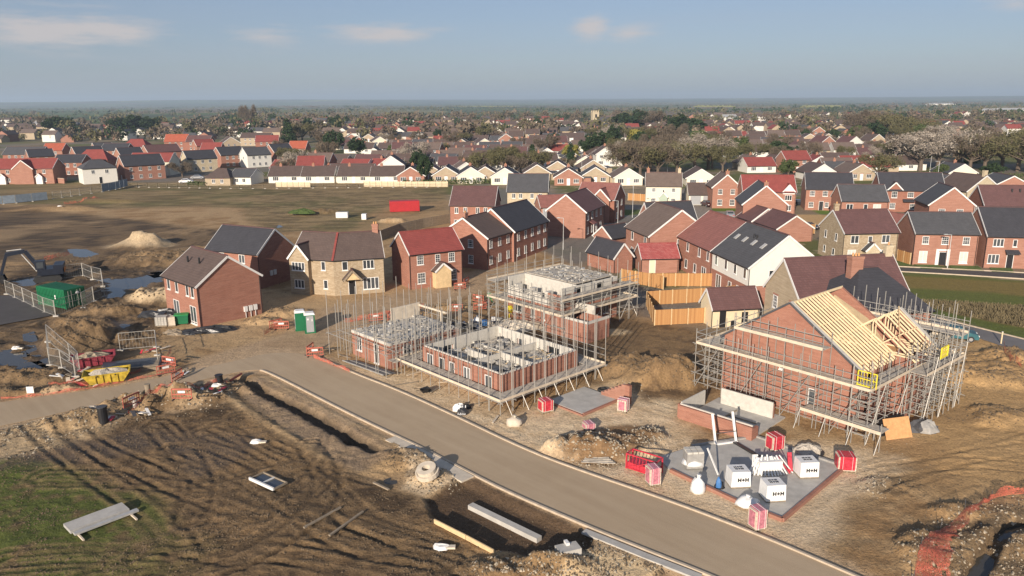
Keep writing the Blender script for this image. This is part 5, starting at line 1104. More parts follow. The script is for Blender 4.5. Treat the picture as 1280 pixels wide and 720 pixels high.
# slab with brick edge
SL = GP([(822,573),(865,560),(945,548),(1056,586),(1002,634),(978,652),(930,633),(838,590)], .0)
t = thing('foundation_slab', 'concrete floor slab with low brick edge carrying the white block packs', 'building site', (*SL[6],0))
sl = [(p[0]-SL[6][0], p[1]-SL[6][1]) for p in SL]; MB().prism(sl, -.05, .12).build('floor_slab', 'concrete', t)
for a, b_, m_ in ((7,6,'brick_orange'),(6,5,'brick_orange'),(5,3,'brick_orange'),(3,2,'block_dark'),(2,1,'block_dark')):
    MB().bar((*sl[a],.08), (*sl[b_],.08), .22,.34).build('edge_wall', m_, t)
    d_ = (Vector(sl[b_])-Vector(sl[a])).normalized(); o_ = Vector((-d_.y,d_.x))*.24*(1 if a in (7,6,5) else 1)
MB().bar((*[(sl[1][i]*.4+sl[2][i]*.6) for i in (0,1)],.18), (sl[2][0]*.5+sl[4][0]*.5,sl[2][1]*.5+sl[4][1]*.5,.18),.3,.1).build('dark_strip','tarpaulin',t)
P = G(728,519); t = thing('concrete_pad', 'bare pale concrete pad with a brick border left of the earth heap', 'concrete pad', (P[0],P[1],0), rad(43))
MB().box(0,4.6,0,3.9,0,.16).build('floor_slab','concrete',t); MB().box(-.22,-.01,-.2,3.9,0,.13).box(-.01,4.6,-.22,-.01,0,.19).build('brick_border','brick_orange',t)
P = G(783,503); t = thing('brick_wall', 'stepped orange brick wall stub at the back corner of the concrete pad', 'wall', (P[0],P[1],0), rad(-43)+rad(180))
mb = MB()
for i in range(7): mb.box(i*.35,(i+1)*.35-.003,0,.3,0,1.65-.2*i)
mb.build('brick_leaf','brick_orange',t); MB().box(-.5,-.01,0,.35,0,1.7).build('brick_pier','brick_new',t)
t = T('tyre', 'black tyre lying on the pad edge by the brick wall stub', 'tyre', 753,490, 0, dz=.1); mb = MB()
for i in range(14):
    a = 2*math.pi*i/14; b_ = 2*math.pi*(i+1)/14; mb.tube((.34*math.cos(a),.34*math.sin(a),.12),(.34*math.cos(b_),.34*math.sin(b_),.12),.13,6)
mb.build('rubber_ring','rubber',t)
# red cage
t = T('steel_cage', 'bright red steel cage stillage lying open beside the pale brick pack', 'steel cage', 805,588, -38)
fr = MB()
for x in (-1.15,1.15):
    for y in (-.45,.45): fr.bar((x,y,0),(x,y,1.15),.09)
for z in (.08,1.12):
    for y in (-.45,.45): fr.bar((-1.15,y,z),(1.15,y,z),.08)
    for x in (-1.15,1.15): fr.bar((x,-.45,z),(x,.45,z),.08)
fr.build('frame','red_wrap',t); m_ = MB()
for i in range(1,9): m_.bar((-1.15+i*.255,-.45,.08),(-1.15+i*.255,-.45,1.12),.04)
m_.bar((-1.1,-.46,.1),(1.1,-.46,1.1),.06); m_.build('bars','red_wrap',t); MB().box(-1.1,1.1,-.42,.42,.1,.5).build('tray','red_wrap',t)
t = T('plank_stack', 'small stack of weathered planks on the pale stone by the kerb', 'planks', 748,577, -8)
for i in range(4): MB().bar((-1.2+.1*i,-.3+.2*i,.06+.03*i),(1.2-.15*i,-.2+.2*i,.07+.03*i),.16,.05).build('plank','board',t)
# osb sheet, tarp and low things at the foot of the big scaffold
t = T('board_sheet', 'orange brown wooden sheet leaning at the foot of the dense scaffold', 'board', 1122,547, 14); MB().bar((0,-.2,0),(0,.45,1.45),2.3,.04).build('sheet','osb',t); MB().box(-1.0,1.0,.5,1.2,0,1.3).build('dark_pack','ink',t)
t = T('tarp_heap', 'grey sheeted heap on the ground right of the leaning wooden sheet', 'sheeted heap', 1152,537, 0); MB().blob((0,0,0),1.3,.9,.85,12,6,.15,6).build('sheet','grey_dark',t); MB().blob((.15,-.25,.05),1.0,.7,.85,12,6,.12,8).build('upper_sheet','block_dark',t)
# ---- near the low shell and kerb
t = T('wheelbarrow', 'black wheelbarrow tipped up beside the kerb', 'wheelbarrow', 531,492, 30); MB().add([(-.4,-.3,.45),(.4,-.3,.55),(.4,.3,.55),(-.4,.3,.45),(-.25,-.2,.15),(.2,-.2,.15),(.2,.2,.15),(-.25,.2,.15)],[(4,5,6,7),(0,1,5,4),(1,2,6,5),(2,3,7,6),(3,0,4,7)]).build('tray','black',t)
MB().tube((.5,-.04,.17),(.5,.04,.17),.17,10).build('wheel','rubber',t)
for s_ in (-1,1): MB().tube((.5,s_*.08,.17),(-.9,s_*.28,.6),.02,5).build('handle','black',t)
t = T('rubbish_heap', 'heap of black and white sacks at the kerb below the low shell', 'rubbish', 578,517, 10)
for i,(x,y,r_,m_) in enumerate(((0,0,.55,'tarpaulin'),(-.2,.9,.6,'white_wrap'),(.55,1.0,.4,'ink'))): MB().blob((x,y,0),r_,r_*.8,r_*.9,10,6,.18,i).build('sack',m_,t)
for x in (-.3,0,.3): MB().bar((x*.5,-.5,.1),(x,.2,.62),.08,.03).build('white_strip','white',t)
t = T('pipe_bundle', 'dark pipes and sheeting laid along the kerb by the small corner plot', 'pipes', 460,460, -42)
for i in range(6): MB().tube((-3.4+.2*i,-.5+.16*i,.12),(3.0+.15*i,-.5+.16*i,.12+.03*i),.07,6).build('pipe','grey_dark' if i % 3 else 'galv',t)
for k,(px,py,l,a) in enumerate(((505,481,2.6,20),(475,467,2.2,-30),(545,488,1.6,60),(560,478,1.8,10),(430,446,2,-40),(520,467,2,40),(600,505,2.4,25),(620,525,1.5,70),(410,437,1.6,-20))):
    t = T('loose_plank', ['weathered plank lying flat','pale plank lying askew','short board in the dirt'][k % 3]+' '+['below the corner plot','beside the dark pipes','by the wheelbarrow','under the pole scaffold','near the orange mesh','behind the kerb mid way','right of the white sacks','at the foot of the shell corner','at the road junction corner'][k], 'plank', px, py, a, 'planks scattered along the kerb'); MB().bar((-l/2,0,.06),(l/2,.1,.07),.18,.05).build('board','board_pale' if k % 2 else 'old_wood',t)
def heap_misc(px, py, label, n, seed, rx=1.2, ry=.8, mats=('block','board','grey_dark','steel_pale','blue')):
    t = T('material_heap', label, 'materials', px, py, 0); rr_ = random.Random(seed)
    for i in range(n):
        x, y, a = rr_.uniform(-rx,rx), rr_.uniform(-ry,ry), rr_.uniform(0,3); m_ = rr_.choice(mats); mb = MB()
        if rr_.random() < .5: l = rr_.uniform(.5,1.4); mb.bar((x,y,.1),(x+l*math.cos(a),y+l*math.sin(a),.15+rr_.uniform(0,.5)),.12,.06)
        else: s_ = rr_.uniform(.2,.45); mb.box(x-s_,x+s_,y-s_*.7,y+s_*.7,0,rr_.uniform(.3,.9))
        mb.build('item', m_, t)
heap_misc(590,410,'grey and blue building materials heaped between the two shells',22,3,2.6,1.3); heap_misc(618,404,'pale boards and blocks left of the two storey shell',14,5,1.6,1.2,('block','board','white','board_pale'))
bag(596,405,'round white bulk bag between the shells','white_wrap',.6,.8,None,9)
def mixer(px, py, m, label):
    t = T('cement_mixer', label, 'cement mixer', px, py, 30); MB().tube((0,-.3,.95),(0,.12,1.1),.22,12,.42).tube((0,.12,1.1),(0,.42,1.2),.42,12,.25).build('drum', m, t); MB().bar((-.35,-.3,0),(0,0,.8),.05).bar((.35,-.3,0),(0,0,.8),.05).bar((0,.5,0),(0,0,.8),.05).build('stand', m, t)
    for x in (-.4,.4): MB().tube((x-.03,.5,.15),(x+.03,.5,.15),.15,10).build('wheel','rubber',t)
mixer(638,397,'yellow','yellow cement mixer in front of the two storey shell'); mixer(613,380,'green','green cement mixer left of the two storey shell')
t = T('sand_heap', 'pale sand heap retained behind the low shell', 'sand heap', 648,410, 0); MB().blob((0,0,0),2.8,1.3,.9,14,6,.1,3).build('sand','concrete_pale',t)
# ---- toilets
def toilet(px, py, rz, label):
    t = T('portable_toilet', label, 'portable toilet', px, py, rz, 'green portable toilets by the road'); MB().box(-.55,.55,-.55,.55,.08,2.1).box(-.6,.6,-.6,.6,0,.08).build('cabin','container_green',t)
    MB().add([(-.6,-.6,2.1),(.6,-.6,2.1),(.6,.6,2.1),(-.6,.6,2.1),(-.45,-.45,2.32),(.45,-.45,2.32),(.45,.45,2.32),(-.45,.45,2.32)],[(3,2,1,0),(4,5,6,7),(0,1,5,4),(1,2,6,5),(2,3,7,6),(3,0,4,7)]).build('roof','white',t)
    d_ = MB().box(-.4,.4,-.58,-.551,.15,2.0).build('door','grey_door',t); MB().box(.2,.3,-.61,-.582,1.4,1.65).box(-.3,-.1,-.6,-.582,1.55,1.75).build('sign','white',d_)
toilet(376,412,-72,'left one of the two green portable toilets, turned slightly away'); toilet(388,415,18,'right one of the two green portable toilets with grey door towards the road')
# ---- containers and skips
def container(px, py, rz, L, W, Hh, m, name, label, z=None):
    t = T(name, label, 'container', px, py, rz); b = MB(); b.box(0,L,0,W,.1,Hh)
    n = int(L/.3)
    for i in range(n): b.box(.1+i*.3,.25+i*.3,-.045,0,.25,Hh-.12).box(.1+i*.3,.25+i*.3,W,W+.045,.25,Hh-.12)
    for i in range(int(W/.3)): b.box(-.045,0,.1+i*.3,.25+i*.3,.25,Hh-.12)
    for i in range(n): b.box(.1+i*.3,.25+i*.3,.1,W-.1,Hh,Hh+.03)
    b.build('body', m, t); f = MB()
    for x in (-.02,L-.1): 
        for y in (-.06,W-.06): f.box(x,x+.12,y,y+.12,0,Hh+.02)
    f.build('corner_post', m, t)
    for y0 in (.12, W/2+.02):
        d_ = MB().box(L,L+.05,y0,y0+W/2-.14,.2,Hh-.15).build('door', m, t)
        MB().tube((L+.08,y0+.3,.25),(L+.08,y0+.3,Hh-.2),.025,5).tube((L+.08,y0+.7,.25),(L+.08,y0+.7,Hh-.2),.025,5).build('lock_bar','galv',d_)
    return t
t = container(49,381,-27,5.6,2.6,2.5,'container_green','site_container','green corrugated site container inside the mesh fence')
MB().blob((5.72,1.6,1.9),.05,.25,.2,8,4,0,1,False).build('label_disc','white',t); MB().box(3.6,3.8,-.07,-.05,1.2,1.7).build('notice','white',t)
container(488,265.5,12,6.8,2.5,2.5,'container_red','site_container','red container alone in the rough field beyond the houses')
def skip(px, py, rz, m, label, fill='rubble'):
    t = T('skip', label, 'skip', px, py, rz, 'builders skips inside the mesh fence'); L, W, Hh, tp = 3.9, 1.9, .95, .6
    o = [(-L/2,-W/2),(L/2,-W/2),(L/2,W/2),(-L/2,W/2)]; b = [(-L/2+tp,-W/2+.08),(L/2-tp,-W/2+.08),(L/2-tp,W/2-.08),(-L/2+tp,W/2-.08)]
    vs = [(x,y,Hh) for x,y in o]+[(x,y,.08) for x,y in b]+[(x*.965,y*.94,Hh) for x,y in o]+[(x*.96,y*.94,.14) for x,y in b]
    mb = MB(); mb.add(vs, [(4,7,6,5),(0,4,5,1),(1,5,6,2),(2,6,7,3),(3,7,4,0),(12,13,14,15),(8,9,13,12),(9,10,14,13),(10,11,15,14),(11,8,12,15),(0,1,9,8),(1,2,10,9),(2,3,11,10),(3,0,8,11)]); mb.build('body', m, t)
    r_ = MB()
    for y in (-W/2-.03, W/2+.03): r_.bar((-L/2,y,Hh),(L/2,y,Hh),.07,.09)
    for x in (-L/2,L/2): r_.bar((x,-W/2,Hh),(x,W/2,Hh),.07,.09)
    for x in (-.9,-.3,.3,.9): r_.bar((x,-W/2-.02,.15),(x,-W/2-.05,Hh),.06,.05)
    r_.build('rim', m, t)
    for x in (-.75,.75):
        for y in (-W/2-.08,W/2+.08): MB().tube((x,y-.06,.85),(x,y+.06,.85),.06,8).build('lug','black',t)
    MB().blob((0,0,.55),1.6,.85,.65,14,6,.22,int(px)).build('rubbish', fill, t); return t
skip(118,455,28,'skip_maroon','dark red skip behind the yellow one in the fenced yard'); skip(135,476,24,'skip_yellow','yellow skip filled with pale rubble by the road','gravel')
t = T('board_stack', 'low dark sheeted stack of boards right of the skips', 'sheeted stack', 166,462, 20); MB().box(-2.6,2.4,-1.2,1.6,0,.55).build('boards','old_wood',t)
MB().add([(-2.7,-1.3,.5),(2.5,-1.3,.45),(2.5,1.7,.5),(-2.7,1.7,.55),(-1.3,.2,.75),(1.2,.1,.7)],[(0,1,5,4),(1,2,5),(2,3,4,5),(3,0,4)]).build('sheet','tarpaulin',t)
def bin_(px, py, m, lm, label, w=1.1, d=.75, h=1.05, rz=15):
    t = T('wheeled_bin', label, 'bin', px, py, rz); MB().add([(-w/2+.08,-d/2+.08,.12),(w/2-.08,-d/2+.08,.12),(w/2-.08,d/2-.08,.12),(-w/2+.08,d/2-.08,.12),(-w/2,-d/2,h),(w/2,-d/2,h),(w/2,d/2,h),(-w/2,d/2,h)],[(0,3,2,1),(0,1,5,4),(1,2,6,5),(2,3,7,6),(3,0,4,7),(4,5,6,7)]).build('body', m, t); MB().box(-w/2-.04,w/2+.04,-d/2-.04,d/2+.04,h,h+.1).build('lid', lm, t)
    for x in (-w/2+.15,w/2-.15): MB().tube((x,-d/2+.1,.08),(x+.06,-d/2+.1,.08),.08,8).build('wheel','rubber',t)
bin_(228,405,'container_green','green','green wheeled bin against the left brick house',1.5,1.0,1.15); t = T('water_tank','pale caged water tank beside the green bin','tank',203,407,10); MB().box(-.6,.6,-.5,.5,.14,1.15).build('tank','concrete',t); MB().box(-.6,.6,-.5,.5,0,.13).build('pallet_base','old_wood',t)
c_ = MB()
for i in range(5): c_.bar((-.62+i*.31,-.53,.14),(-.62+i*.31,-.53,1.18),.025).bar((-.64,-.53,.2+i*.23),(.64,-.53,.2+i*.23),.025)
c_.build('cage','galv',t)
t = T('water_tank','second pale caged tank, next to the black sheeting','tank',214,407,18); MB().box(-.5,.5,-.45,.45,.14,1.1).build('tank','concrete_pale',t); MB().box(-.5,.5,-.45,.45,0,.13).build('pallet_base','old_wood',t)
def sheet_heap(px, py, rx, ry, h, label, m='tarpaulin', rz=0, sd=1):
    t = T('plastic_sheeting', label, 'sheeting', px, py, rz); 
    for k in range(4):
        rr_ = random.Random(sd*10+k); MB().blob((rr_.uniform(-.5,.5)*rx, rr_.uniform(-.5,.5)*ry, 0), rx*rr_.uniform(.45,.7), ry*rr_.uniform(.45,.8), h*rr_.uniform(.6,1), 11, 5, .22, sd*7+k).build('fold', m, t)
sheet_heap(198,396,2.6,1.0,1.0,'black crumpled sheeting piled behind the bins',sd=2); sheet_heap(266,414,3.6,1.1,.7,'long black plastic sheet on the ground in front of the left brick house',rz=10,sd=3); sheet_heap(221,417,1.6,1.0,.45,'flat dark sheet left of the long black plastic','old_wood',0,4)
sheet_heap(375,266,3.4,1.6,.9,'dark sheeted heap in the rough field','hedge_green',0,5)
# ---- temporary mesh fencing
def heras(px, label, h=2.0, sheet=None, name='mesh_fence', m='galv', group=None):
    w = GP(px); t = thing(name, label, 'fence', (*w[0],0), 0, group); o = Vector(w[0])
    for a, b in zip(w[:-1], w[1:]):
        a = Vector(a)-o; b = Vector(b)-o; L = (b-a).length; n = max(1, round(L/3.4))
        for i in range(n):
            p = a.lerp(b, i/n+.01); q = a.lerp(b, (i+1)/n-.01); z0 = hz(p.x+o.x, p.y+o.y); z1 = hz(q.x+o.x, q.y+o.y); f = MB()
            P0, P1 = Vector((p.x,p.y,z0)), Vector((q.x,q.y,z1)); up = Vector((0,0,1))
            for u_, v_ in ((P0,P0+up*h),(P1,P1+up*h),(P0+up*h,P1+up*h),(P0+up*.15,P1+up*.15),(P0+up*h*.6,P1+up*h*.6)): f.bar(u_, v_, .045)
            k = int((P1-P0).length/.3)
            for j in range(1, k): c_ = P0.lerp(P1, j/k); f.bar(c_+up*.15, c_+up*h, .012)
            pn = f.build('panel', m, t)
            if sheet: MB().bar(P0+up*h*.52, P1+up*h*.52, .03, h*.9).build('sheet', sheet, pn)
            MB().box(p.x-.32,p.x+.32,p.y-.11,p.y+.11,z0-.05,z0+.13).build('foot','concrete',t)
heras([(8,368),(30,378),(70,398),(104,388),(131,370),(128,352),(104,345),(72,350)],'pale mesh fence panels around the green container')
heras([(62,455),(95,474),(100,462),(88,450),(62,438),(62,455)],'leaning mesh fence panels around the dark red skip', 1.9)
heras([(150,438),(196,434),(198,456)],'mesh fence panels behind the sheeted stack', 1.9)
heras([(-30,258),(20,254),(60,250)],'blue grey sheeted fence at the far left edge of the site',2.2,'fence_blue','site_fence','fence_blue'); heras([(66,249),(100,244),(128,240)],'pale open mesh fence in the middle of the far left boundary',2.0); heras([(128,240),(145,237),(160,233)],'blue grey sheeted fence in front of the white house',2.4,'fence_blue','site_fence','fence_blue')
heras([(160,234),(300,236),(420,235),(560,234)],'long low wire fence along the far edge of the rough field',1.3,None,'wire_fence','old_wood')
# ---- orange plastic barriers and netting
def barrier(px, py, rz, label, w=2.0):
    t = T('plastic_barrier', label, 'barrier', px, py, rz, 'orange plastic barriers on the site'); f = MB()
    w *= .8; f.bar((-w/2,0,.15),(-w/2,0,1.0),.06).bar((w/2,0,.15),(w/2,0,1.0),.06).bar((-w/2,0,.95),(w/2,0,.95),.06,.12).bar((-w/2,0,.5),(w/2,0,.5),.05,.1).bar((-w/2,0,.18),(w/2,0,.18),.05,.08)
    for i in range(1,7): f.bar((-w/2+w*i/7,0,.2),(-w/2+w*i/7,0,.92),.03)
    f.build('frame','orange_net',t)
    for x in (-w/2+.1,w/2-.1): MB().bar((x,-.3,.05),(x,.3,.05),.1,.07).build('foot','black',t)
    MB().box(-.3,.3,-.05,-.035,.62,.82).build('reflector','white',t)
for i,(px,py,rz,lb) in enumerate(((388,442,80,'left of the kerb start'),(394,446,10,'at the corner of the kerb'),(352,412,5,'left of the portable toilets'),(345,410,50,'beside the toilets, turned away'),(208,468,40,'right of the sheeted stack'),(222,476,80,'at the road edge with a white panel'),(212,458,-20,'behind the road edge barriers'),
    (228,500,0,'leaning on the rubble left of the road bend'),(165,508,70,'stuck upright in the rough bank'),(470,402,20,'behind the small corner plot'),(487,400,85,'behind the decked plot, end on'),(600,388,20,'left of the green mixer'),(598,378,-30,'on the site road left of the green mixer'),(583,356,70,'on the site road by the red roofed house'),(575,362,20,'beside the red roofed house porch'),(570,390,5,'behind the grey material heap'),(608,385,60,'close to the green mixer, end on'))):
    barrier(px,py,rz,'orange plastic barrier '+lb)
def netting(px, label, h=.9, seed=1, slump=.5, hole=.2, name='orange_netting'):
    w = smooth(GP(px), 2); t = thing(name, label, 'safety netting', (*w[0],0), 0, 'orange netting around the site'); o = w[0]; rr_ = random.Random(seed); mb = MB(); rows = 8; pts = []
    res = [w[0]]
    for a, b in zip(w[:-1], w[1:]):
        L = math.dist(a, b); n = max(1, int(L/.2))
        for i in range(1, n+1): res.append((a[0]+(b[0]-a[0])*i/n, a[1]+(b[1]-a[1])*i/n))
    zz, _ = terrain(np.array([p[0] for p in res]), np.array([p[1] for p in res])); off = 0; hh = h
    for i, p in enumerate(res):
        off = off*.93+rr_.uniform(-.06,.06); hh = max(.1, min(h, hh+rr_.uniform(-.05,.05)))
        a = res[max(0,i-1)]; b = res[min(len(res)-1,i+1)]; d_ = Vector((b[0]-a[0], b[1]-a[1])).normalized(); nn_ = Vector((-d_.y, d_.x))
        for j in range(rows+1):
            f = j/rows; e = off*f+slump*f*(1-hh/h)+rr_.uniform(-.03,.03); pts.append((p[0]-o[0]+nn_.x*e, p[1]-o[1]+nn_.y*e, float(zz[i])+.05+hh*f+.10*math.sin(i*.5+f*3)*f+.05))
    n = len(res); R_ = rows+1
    fs = [(i*R_+j, (i+1)*R_+j, (i+1)*R_+j+1, i*R_+j+1) for i in range(n-1) for j in range(rows) if rr_.random() > hole]
    mb.add(pts, fs); mb.build('netting','net',t,smooth=True)
    for i in range(0, n, 14):
        x, y = res[i][0]-o[0], res[i][1]-o[1]; MB().tube((x,y,float(zz[i])-.1),(x+rr_.uniform(-.1,.1),y,float(zz[i])+h+.15),.018,5).build('pin','grey_dark',t)
netting([(1290,618),(1245,622),(1210,640),(1170,668),(1148,690),(1140,735)],'broad orange netting curling round the flooded trench at the lower right',.6,3,2.0,.05)
netting([(0,500),(50,496),(110,487),(170,476),(215,466)],'low orange netting along the upper edge of the left road',.25,5,.5,.15); netting([(392,448),(412,456),(438,466)],'orange netting along the kerb by the corner plot',.35,6,.5,.12)
netting([(62,490),(110,482),(165,470),(205,455),(215,440)],'tangled orange netting in front of the skips',.35,7,.6,.15); netting([(160,520),(200,505),(240,497),(285,483)],'orange netting strung over the rough bank below the road',.35,8,.5,.15)
netting([(80,256),(100,254),(125,251)],'orange netting lying behind the far left fence',.7,9,.6); netting([(55,325),(75,322),(88,318)],'orange netting by the excavator',.8,10,.5); netting([(1252,450),(1262,462),(1275,470)],'orange netting scrap on the ochre bank right of the scaffold',.8,11,.5)
netting([(330,420),(345,412),(362,408)],'crumpled orange netting left of the toilets',.6,12,.5); netting([(430,405),(480,396),(530,385)],'orange netting behind the small corner plot',.6,13,.5)
# ---- excavator
t = T('excavator', 'dark blue tracked excavator with its arm folded over to the left', 'excavator', 62,350, 20)
for y in (-1.1,1.1):
    k = MB(); k.prism([(-1.9,0),(-1.6,-.38),(1.6,-.38),(1.9,0),(1.6,.38),(-1.6,.38)], -.28, .28)
    k.v = [(x, y+z, .42+yy) for x, yy, z in k.v]; k.build('track','rubber',t)
MB().box(-1.2,1.2,-.9,.9,.5,.9).build('chassis','grey_dark',t); MB().box(-2.1,1.2,-1.2,1.2,.95,1.75).box(-2.2,-.9,-1.2,1.2,1.75,2.2).build('engine_body','digger_blue',t)
cb = MB().box(.1,1.4,.35,1.25,1.76,2.9).build('cab','digger_blue',t); MB().box(1.4,1.43,.45,1.15,1.95,2.75).box(.3,1.2,.32,.35,1.95,2.75).box(.3,1.2,1.25,1.28,1.95,2.75).build('glass','glass',cb)
MB().box(-2.25,-2.2,-.9,.9,1.1,1.7).build('counterweight','orange',t)
MB().bar((1.0,-.2,1.6),(2.6,-.2,4.1),.38,.5).bar((2.6,-.2,4.1),(5.0,-.2,3.8),.36,.46).build('boom','digger_blue',t); MB().bar((4.9,-.2,4.0),(6.0,-.2,1.3),.3,.36).build('arm','digger_blue',t)
MB().bar((1.5,-.2,1.3),(3.2,-.2,3.9),.12).bar((3.0,-.2,4.4),(4.9,-.2,4.3),.1).build('ram','steel_pale',t)
MB().add([(5.7,-.75,1.2),(6.3,-.75,1.3),(6.5,-.75,.5),(5.9,-.75,.1),(5.4,-.75,.5),(5.7,.35,1.2),(6.3,.35,1.3),(6.5,.35,.5),(5.9,.35,.1),(5.4,.35,.5)],[(0,1,2,3,4),(9,8,7,6,5),(1,6,7,2),(2,7,8,3),(3,8,9,4),(0,5,6,1)]).build('bucket','black',t)
t.rotation_euler = (0,0,rad(205)); t.scale = (.98,1.3,1.1)
# ---- lower left field
P = GZ(80,661); t = thing('board_pack', 'pale grey pack of long boards on bearers in the grass, lower left', 'boards', (P[0],P[1],P[2]+.05), rad(47.5))
MB().box(0,3.4,-1.2,.0,.1,.28).build('boards','steel_pale',t); MB().box(.1,3.8,-1.62,-1.28,.1,.22).build('boards','steel_pale',t); MB().box(0,3.4,-1.19,-.01,.285,.31).build('top_sheet','concrete',t)
for x in (.25,3.3): MB().box(x,x+.1,-2.4,.05,0,.1).build('bearer','board_pale',t)
P = GZ(313,600); t = thing('glazed_frame', 'white edged window frame lying flat in the mud', 'window frame', (P[0],P[1],P[2]+.02), rad(-36)); 
MB().box(0,2.6,-.12,0,0,.2).build('white_edge','white',t); MB().box(0,2.6,1.0,1.08,0,.14).box(0,.08,0,1.0,0,.14).box(2.52,2.6,0,1.0,0,.14).build('frame','old_wood',t); MB().box(.08,2.52,0,1.0,.03,.06).build('pane','glass',t); MB().box(1.26,1.32,.0,1.0,.061,.16).build('glazing_bar','white',t)
for k,(a,b_,lb) in enumerate((((380,662),(426,636),'left long timber lying in the churned mud'),((412,672),(454,641),'right long timber lying in the churned mud'),((467,604),(486,614),'short timber near the gravel patch'))):
    p, q = GZ(*a), GZ(*b_); t = thing('loose_timber', lb, 'timber', p); MB().bar((0,0,.12),(q[0]-p[0],q[1]-p[1],q[2]-p[2]+.12),.14,.1).build('beam','old_wood',t)
P = GZ(535,600); t = thing('concrete_ring', 'round concrete pipe section lying on the gravel by the kerb', 'concrete pipe', (P[0],P[1],P[2]+.1), rad(30)); mb = MB(); n = 18
for i in range(n):
    a = 2*math.pi*i/n; b_ = 2*math.pi*(i+1)/n
    for r0_, r1_, z0_, z1_ in ((.30,.68,0,.55),(.72,.82,.0,.3)):
        mb.prism([(r0_*math.cos(a),r0_*math.sin(a)),(r1_*math.cos(a),r1_*math.sin(a)),(r1_*math.cos(b_),r1_*math.sin(b_)),(r0_*math.cos(b_),r0_*math.sin(b_))], z0_, z1_)
mb.build('ring','concrete_pale',t); t.rotation_euler = (rad(14),rad(-10),0)
p = GZ(543,655); q = GZ(617,692); t = thing('timber_edging', 'yellowish timber edging along the lower side of the dug pit', 'timber', (p[0],p[1],p[2])); MB().bar((0,0,.12),((q[0]-p[0])*.55,(q[1]-p[1])*.55,.1),.08,.3).build('board','timber',t); MB().bar(((q[0]-p[0])*.56,(q[1]-p[1])*.56,.1),(q[0]-p[0],q[1]-p[1],q[2]-p[2]+.12),.08,.3).build('board','timber',t)
p = G(588,631,-.2); q = G(674,673,-.2); t = thing('concrete_beam', 'long concrete beam standing in the dug pit beside the road', 'concrete beam', (p[0],p[1],-.5)); MB().bar((0,0,.2),(q[0]-p[0],q[1]-p[1],.2),.45,.36).build('beam','concrete',t)
P = GZ(711,698); t = thing('concrete_block', 'pale concrete block beside the lower end of the dug pit', 'concrete block', P, rad(20)); MB().box(-.7,.6,-.4,.4,0,.45).build('block','concrete',t); MB().box(-.1,.1,.1,.5,.45,.6).build('white_tab','white',t)
P = GZ(130,530); t = thing('drain_pipe', 'tall black pipe stub standing upright in the bank below the road', 'pipe', P); mb = MB(); mb.tube((0,0,-.2),(0,0,1.15),.36,14).tube((0,0,1.15),(0,0,1.25),.42,14); mb.build('pipe','black',t); MB().tube((0,0,1.25),(0,0,1.29),.4,14).build('cap','grey_dark',t)
for px, py, r_, h_, m_, lb in ((187,505,.22,.9,'old_wood','rusty pipe stub on the rough bank right of the black one'),(275,485,.32,.7,'black','short black drum at the end of the bank by the road'),(170,515,.2,.6,'concrete','small grey pipe stub between the two taller ones')):
    P = GZ(px,py); t = thing('drain_pipe', lb, 'pipe', P); MB().tube((0,0,-.2),(0,0,h_),r_,12).build('pipe',m_,t); MB().tube((0,0,h_),(0,0,h_+.05),r_+.04,12).build('rim',m_,t)
p = GZ(288,478); q = GZ(302,470); t = thing('orange_pipe', 'orange red drain pipe on the ground by the road bend', 'pipe', p); MB().tube((0,0,.15),(q[0]-p[0],q[1]-p[1],.2),.11,8).build('pipe','orange_net',t)
for k,(px,py,lb) in enumerate(((118,518,'pale slab beside the black pipe stub'),(272,490,'white slab at the road bend'),(320,553,'white scrap on the strip by the road'),(552,685,'white lump in the mud below the pit'),(75,263,'white lump in the far left mud'),(20,437,'white lump by the left puddle'))):
    P = GZ(px,py); t = thing('concrete_lump', lb, 'rubble', P); MB().blob((0,0,0),.5,.35,.25,7,4,.2,k).build('lump','white' if k else 'concrete_pale',t); MB().box(.3,.8,-.2,.1,0,.12).build('chip','concrete_pale',t)
t = T('site_sign', 'small white square sign standing in the mud left of the road', 'sign', 39,496, 5); MB().box(-.3,.3,-.02,.02,.35,.95).build('panel','white',t); MB().box(-.03,.03,-.03,-.021,0,.35).build('post','old_wood',t)
for px, py, lb in ((420,273,'white wrapped packs standing in the rough field'),(452,275,'small pale pack right of the white packs in the field')):
    P = GZ(px,py); t = thing('white_pack', lb, 'pack', P); MB().box(0,2.6 if px < 430 else 1,0,1.2,.1,1.3).build('pack','white_wrap',t); MB().box(0,2.6 if px < 430 else 1,0,1.2,0,.1).build('pallet_base','old_wood',t)
# ---- fences
def fence(pts, label, h=1.85, m='fence_wood', name='timber_fence', z=0, world=False, ph='timber', post=1.85):
    w = pts if world else GP(pts); t = thing(name, label, 'fence', (*w[0],z)); o = Vector(w[0]); ms = M[m]
    for a, b in zip(w[:-1], w[1:]):
        a = Vector(a)-o; b = Vector(b)-o; L = (b-a).length; n = max(1, round(L/post)); d_ = (b-a).normalized()
        for i in range(n):
            p = a.lerp(b, i/n)+d_*.06; q = a.lerp(b, (i+1)/n)-d_*.06; l_ = (q-p).length
            mb = MB(); mb.box(0,l_,-.03,.03,.05,h); link('panel', mb.mesh('panel', m), t, (p.x,p.y,0), math.atan2(d_.y,d_.x))
        for i in range(n+1):
            c_ = a.lerp(b, i/n); MB().box(-.055,.055,-.055,.055,0,h+.06).build('post', ph, t, (c_.x,c_.y,0), math.atan2(d_.y,d_.x))
    return t
fence([(777,352),(812,358),(892,358)],'new orange timber fence behind the small red garage, furthest of the garden fences'); fence([(808,382),(840,380),(893,377),(935,372)],'new orange timber fence dividing the two gardens'); fence([(808,383),(818,407),(880,404)],'new orange timber fence round the nearest garden beside the buff garage'); 
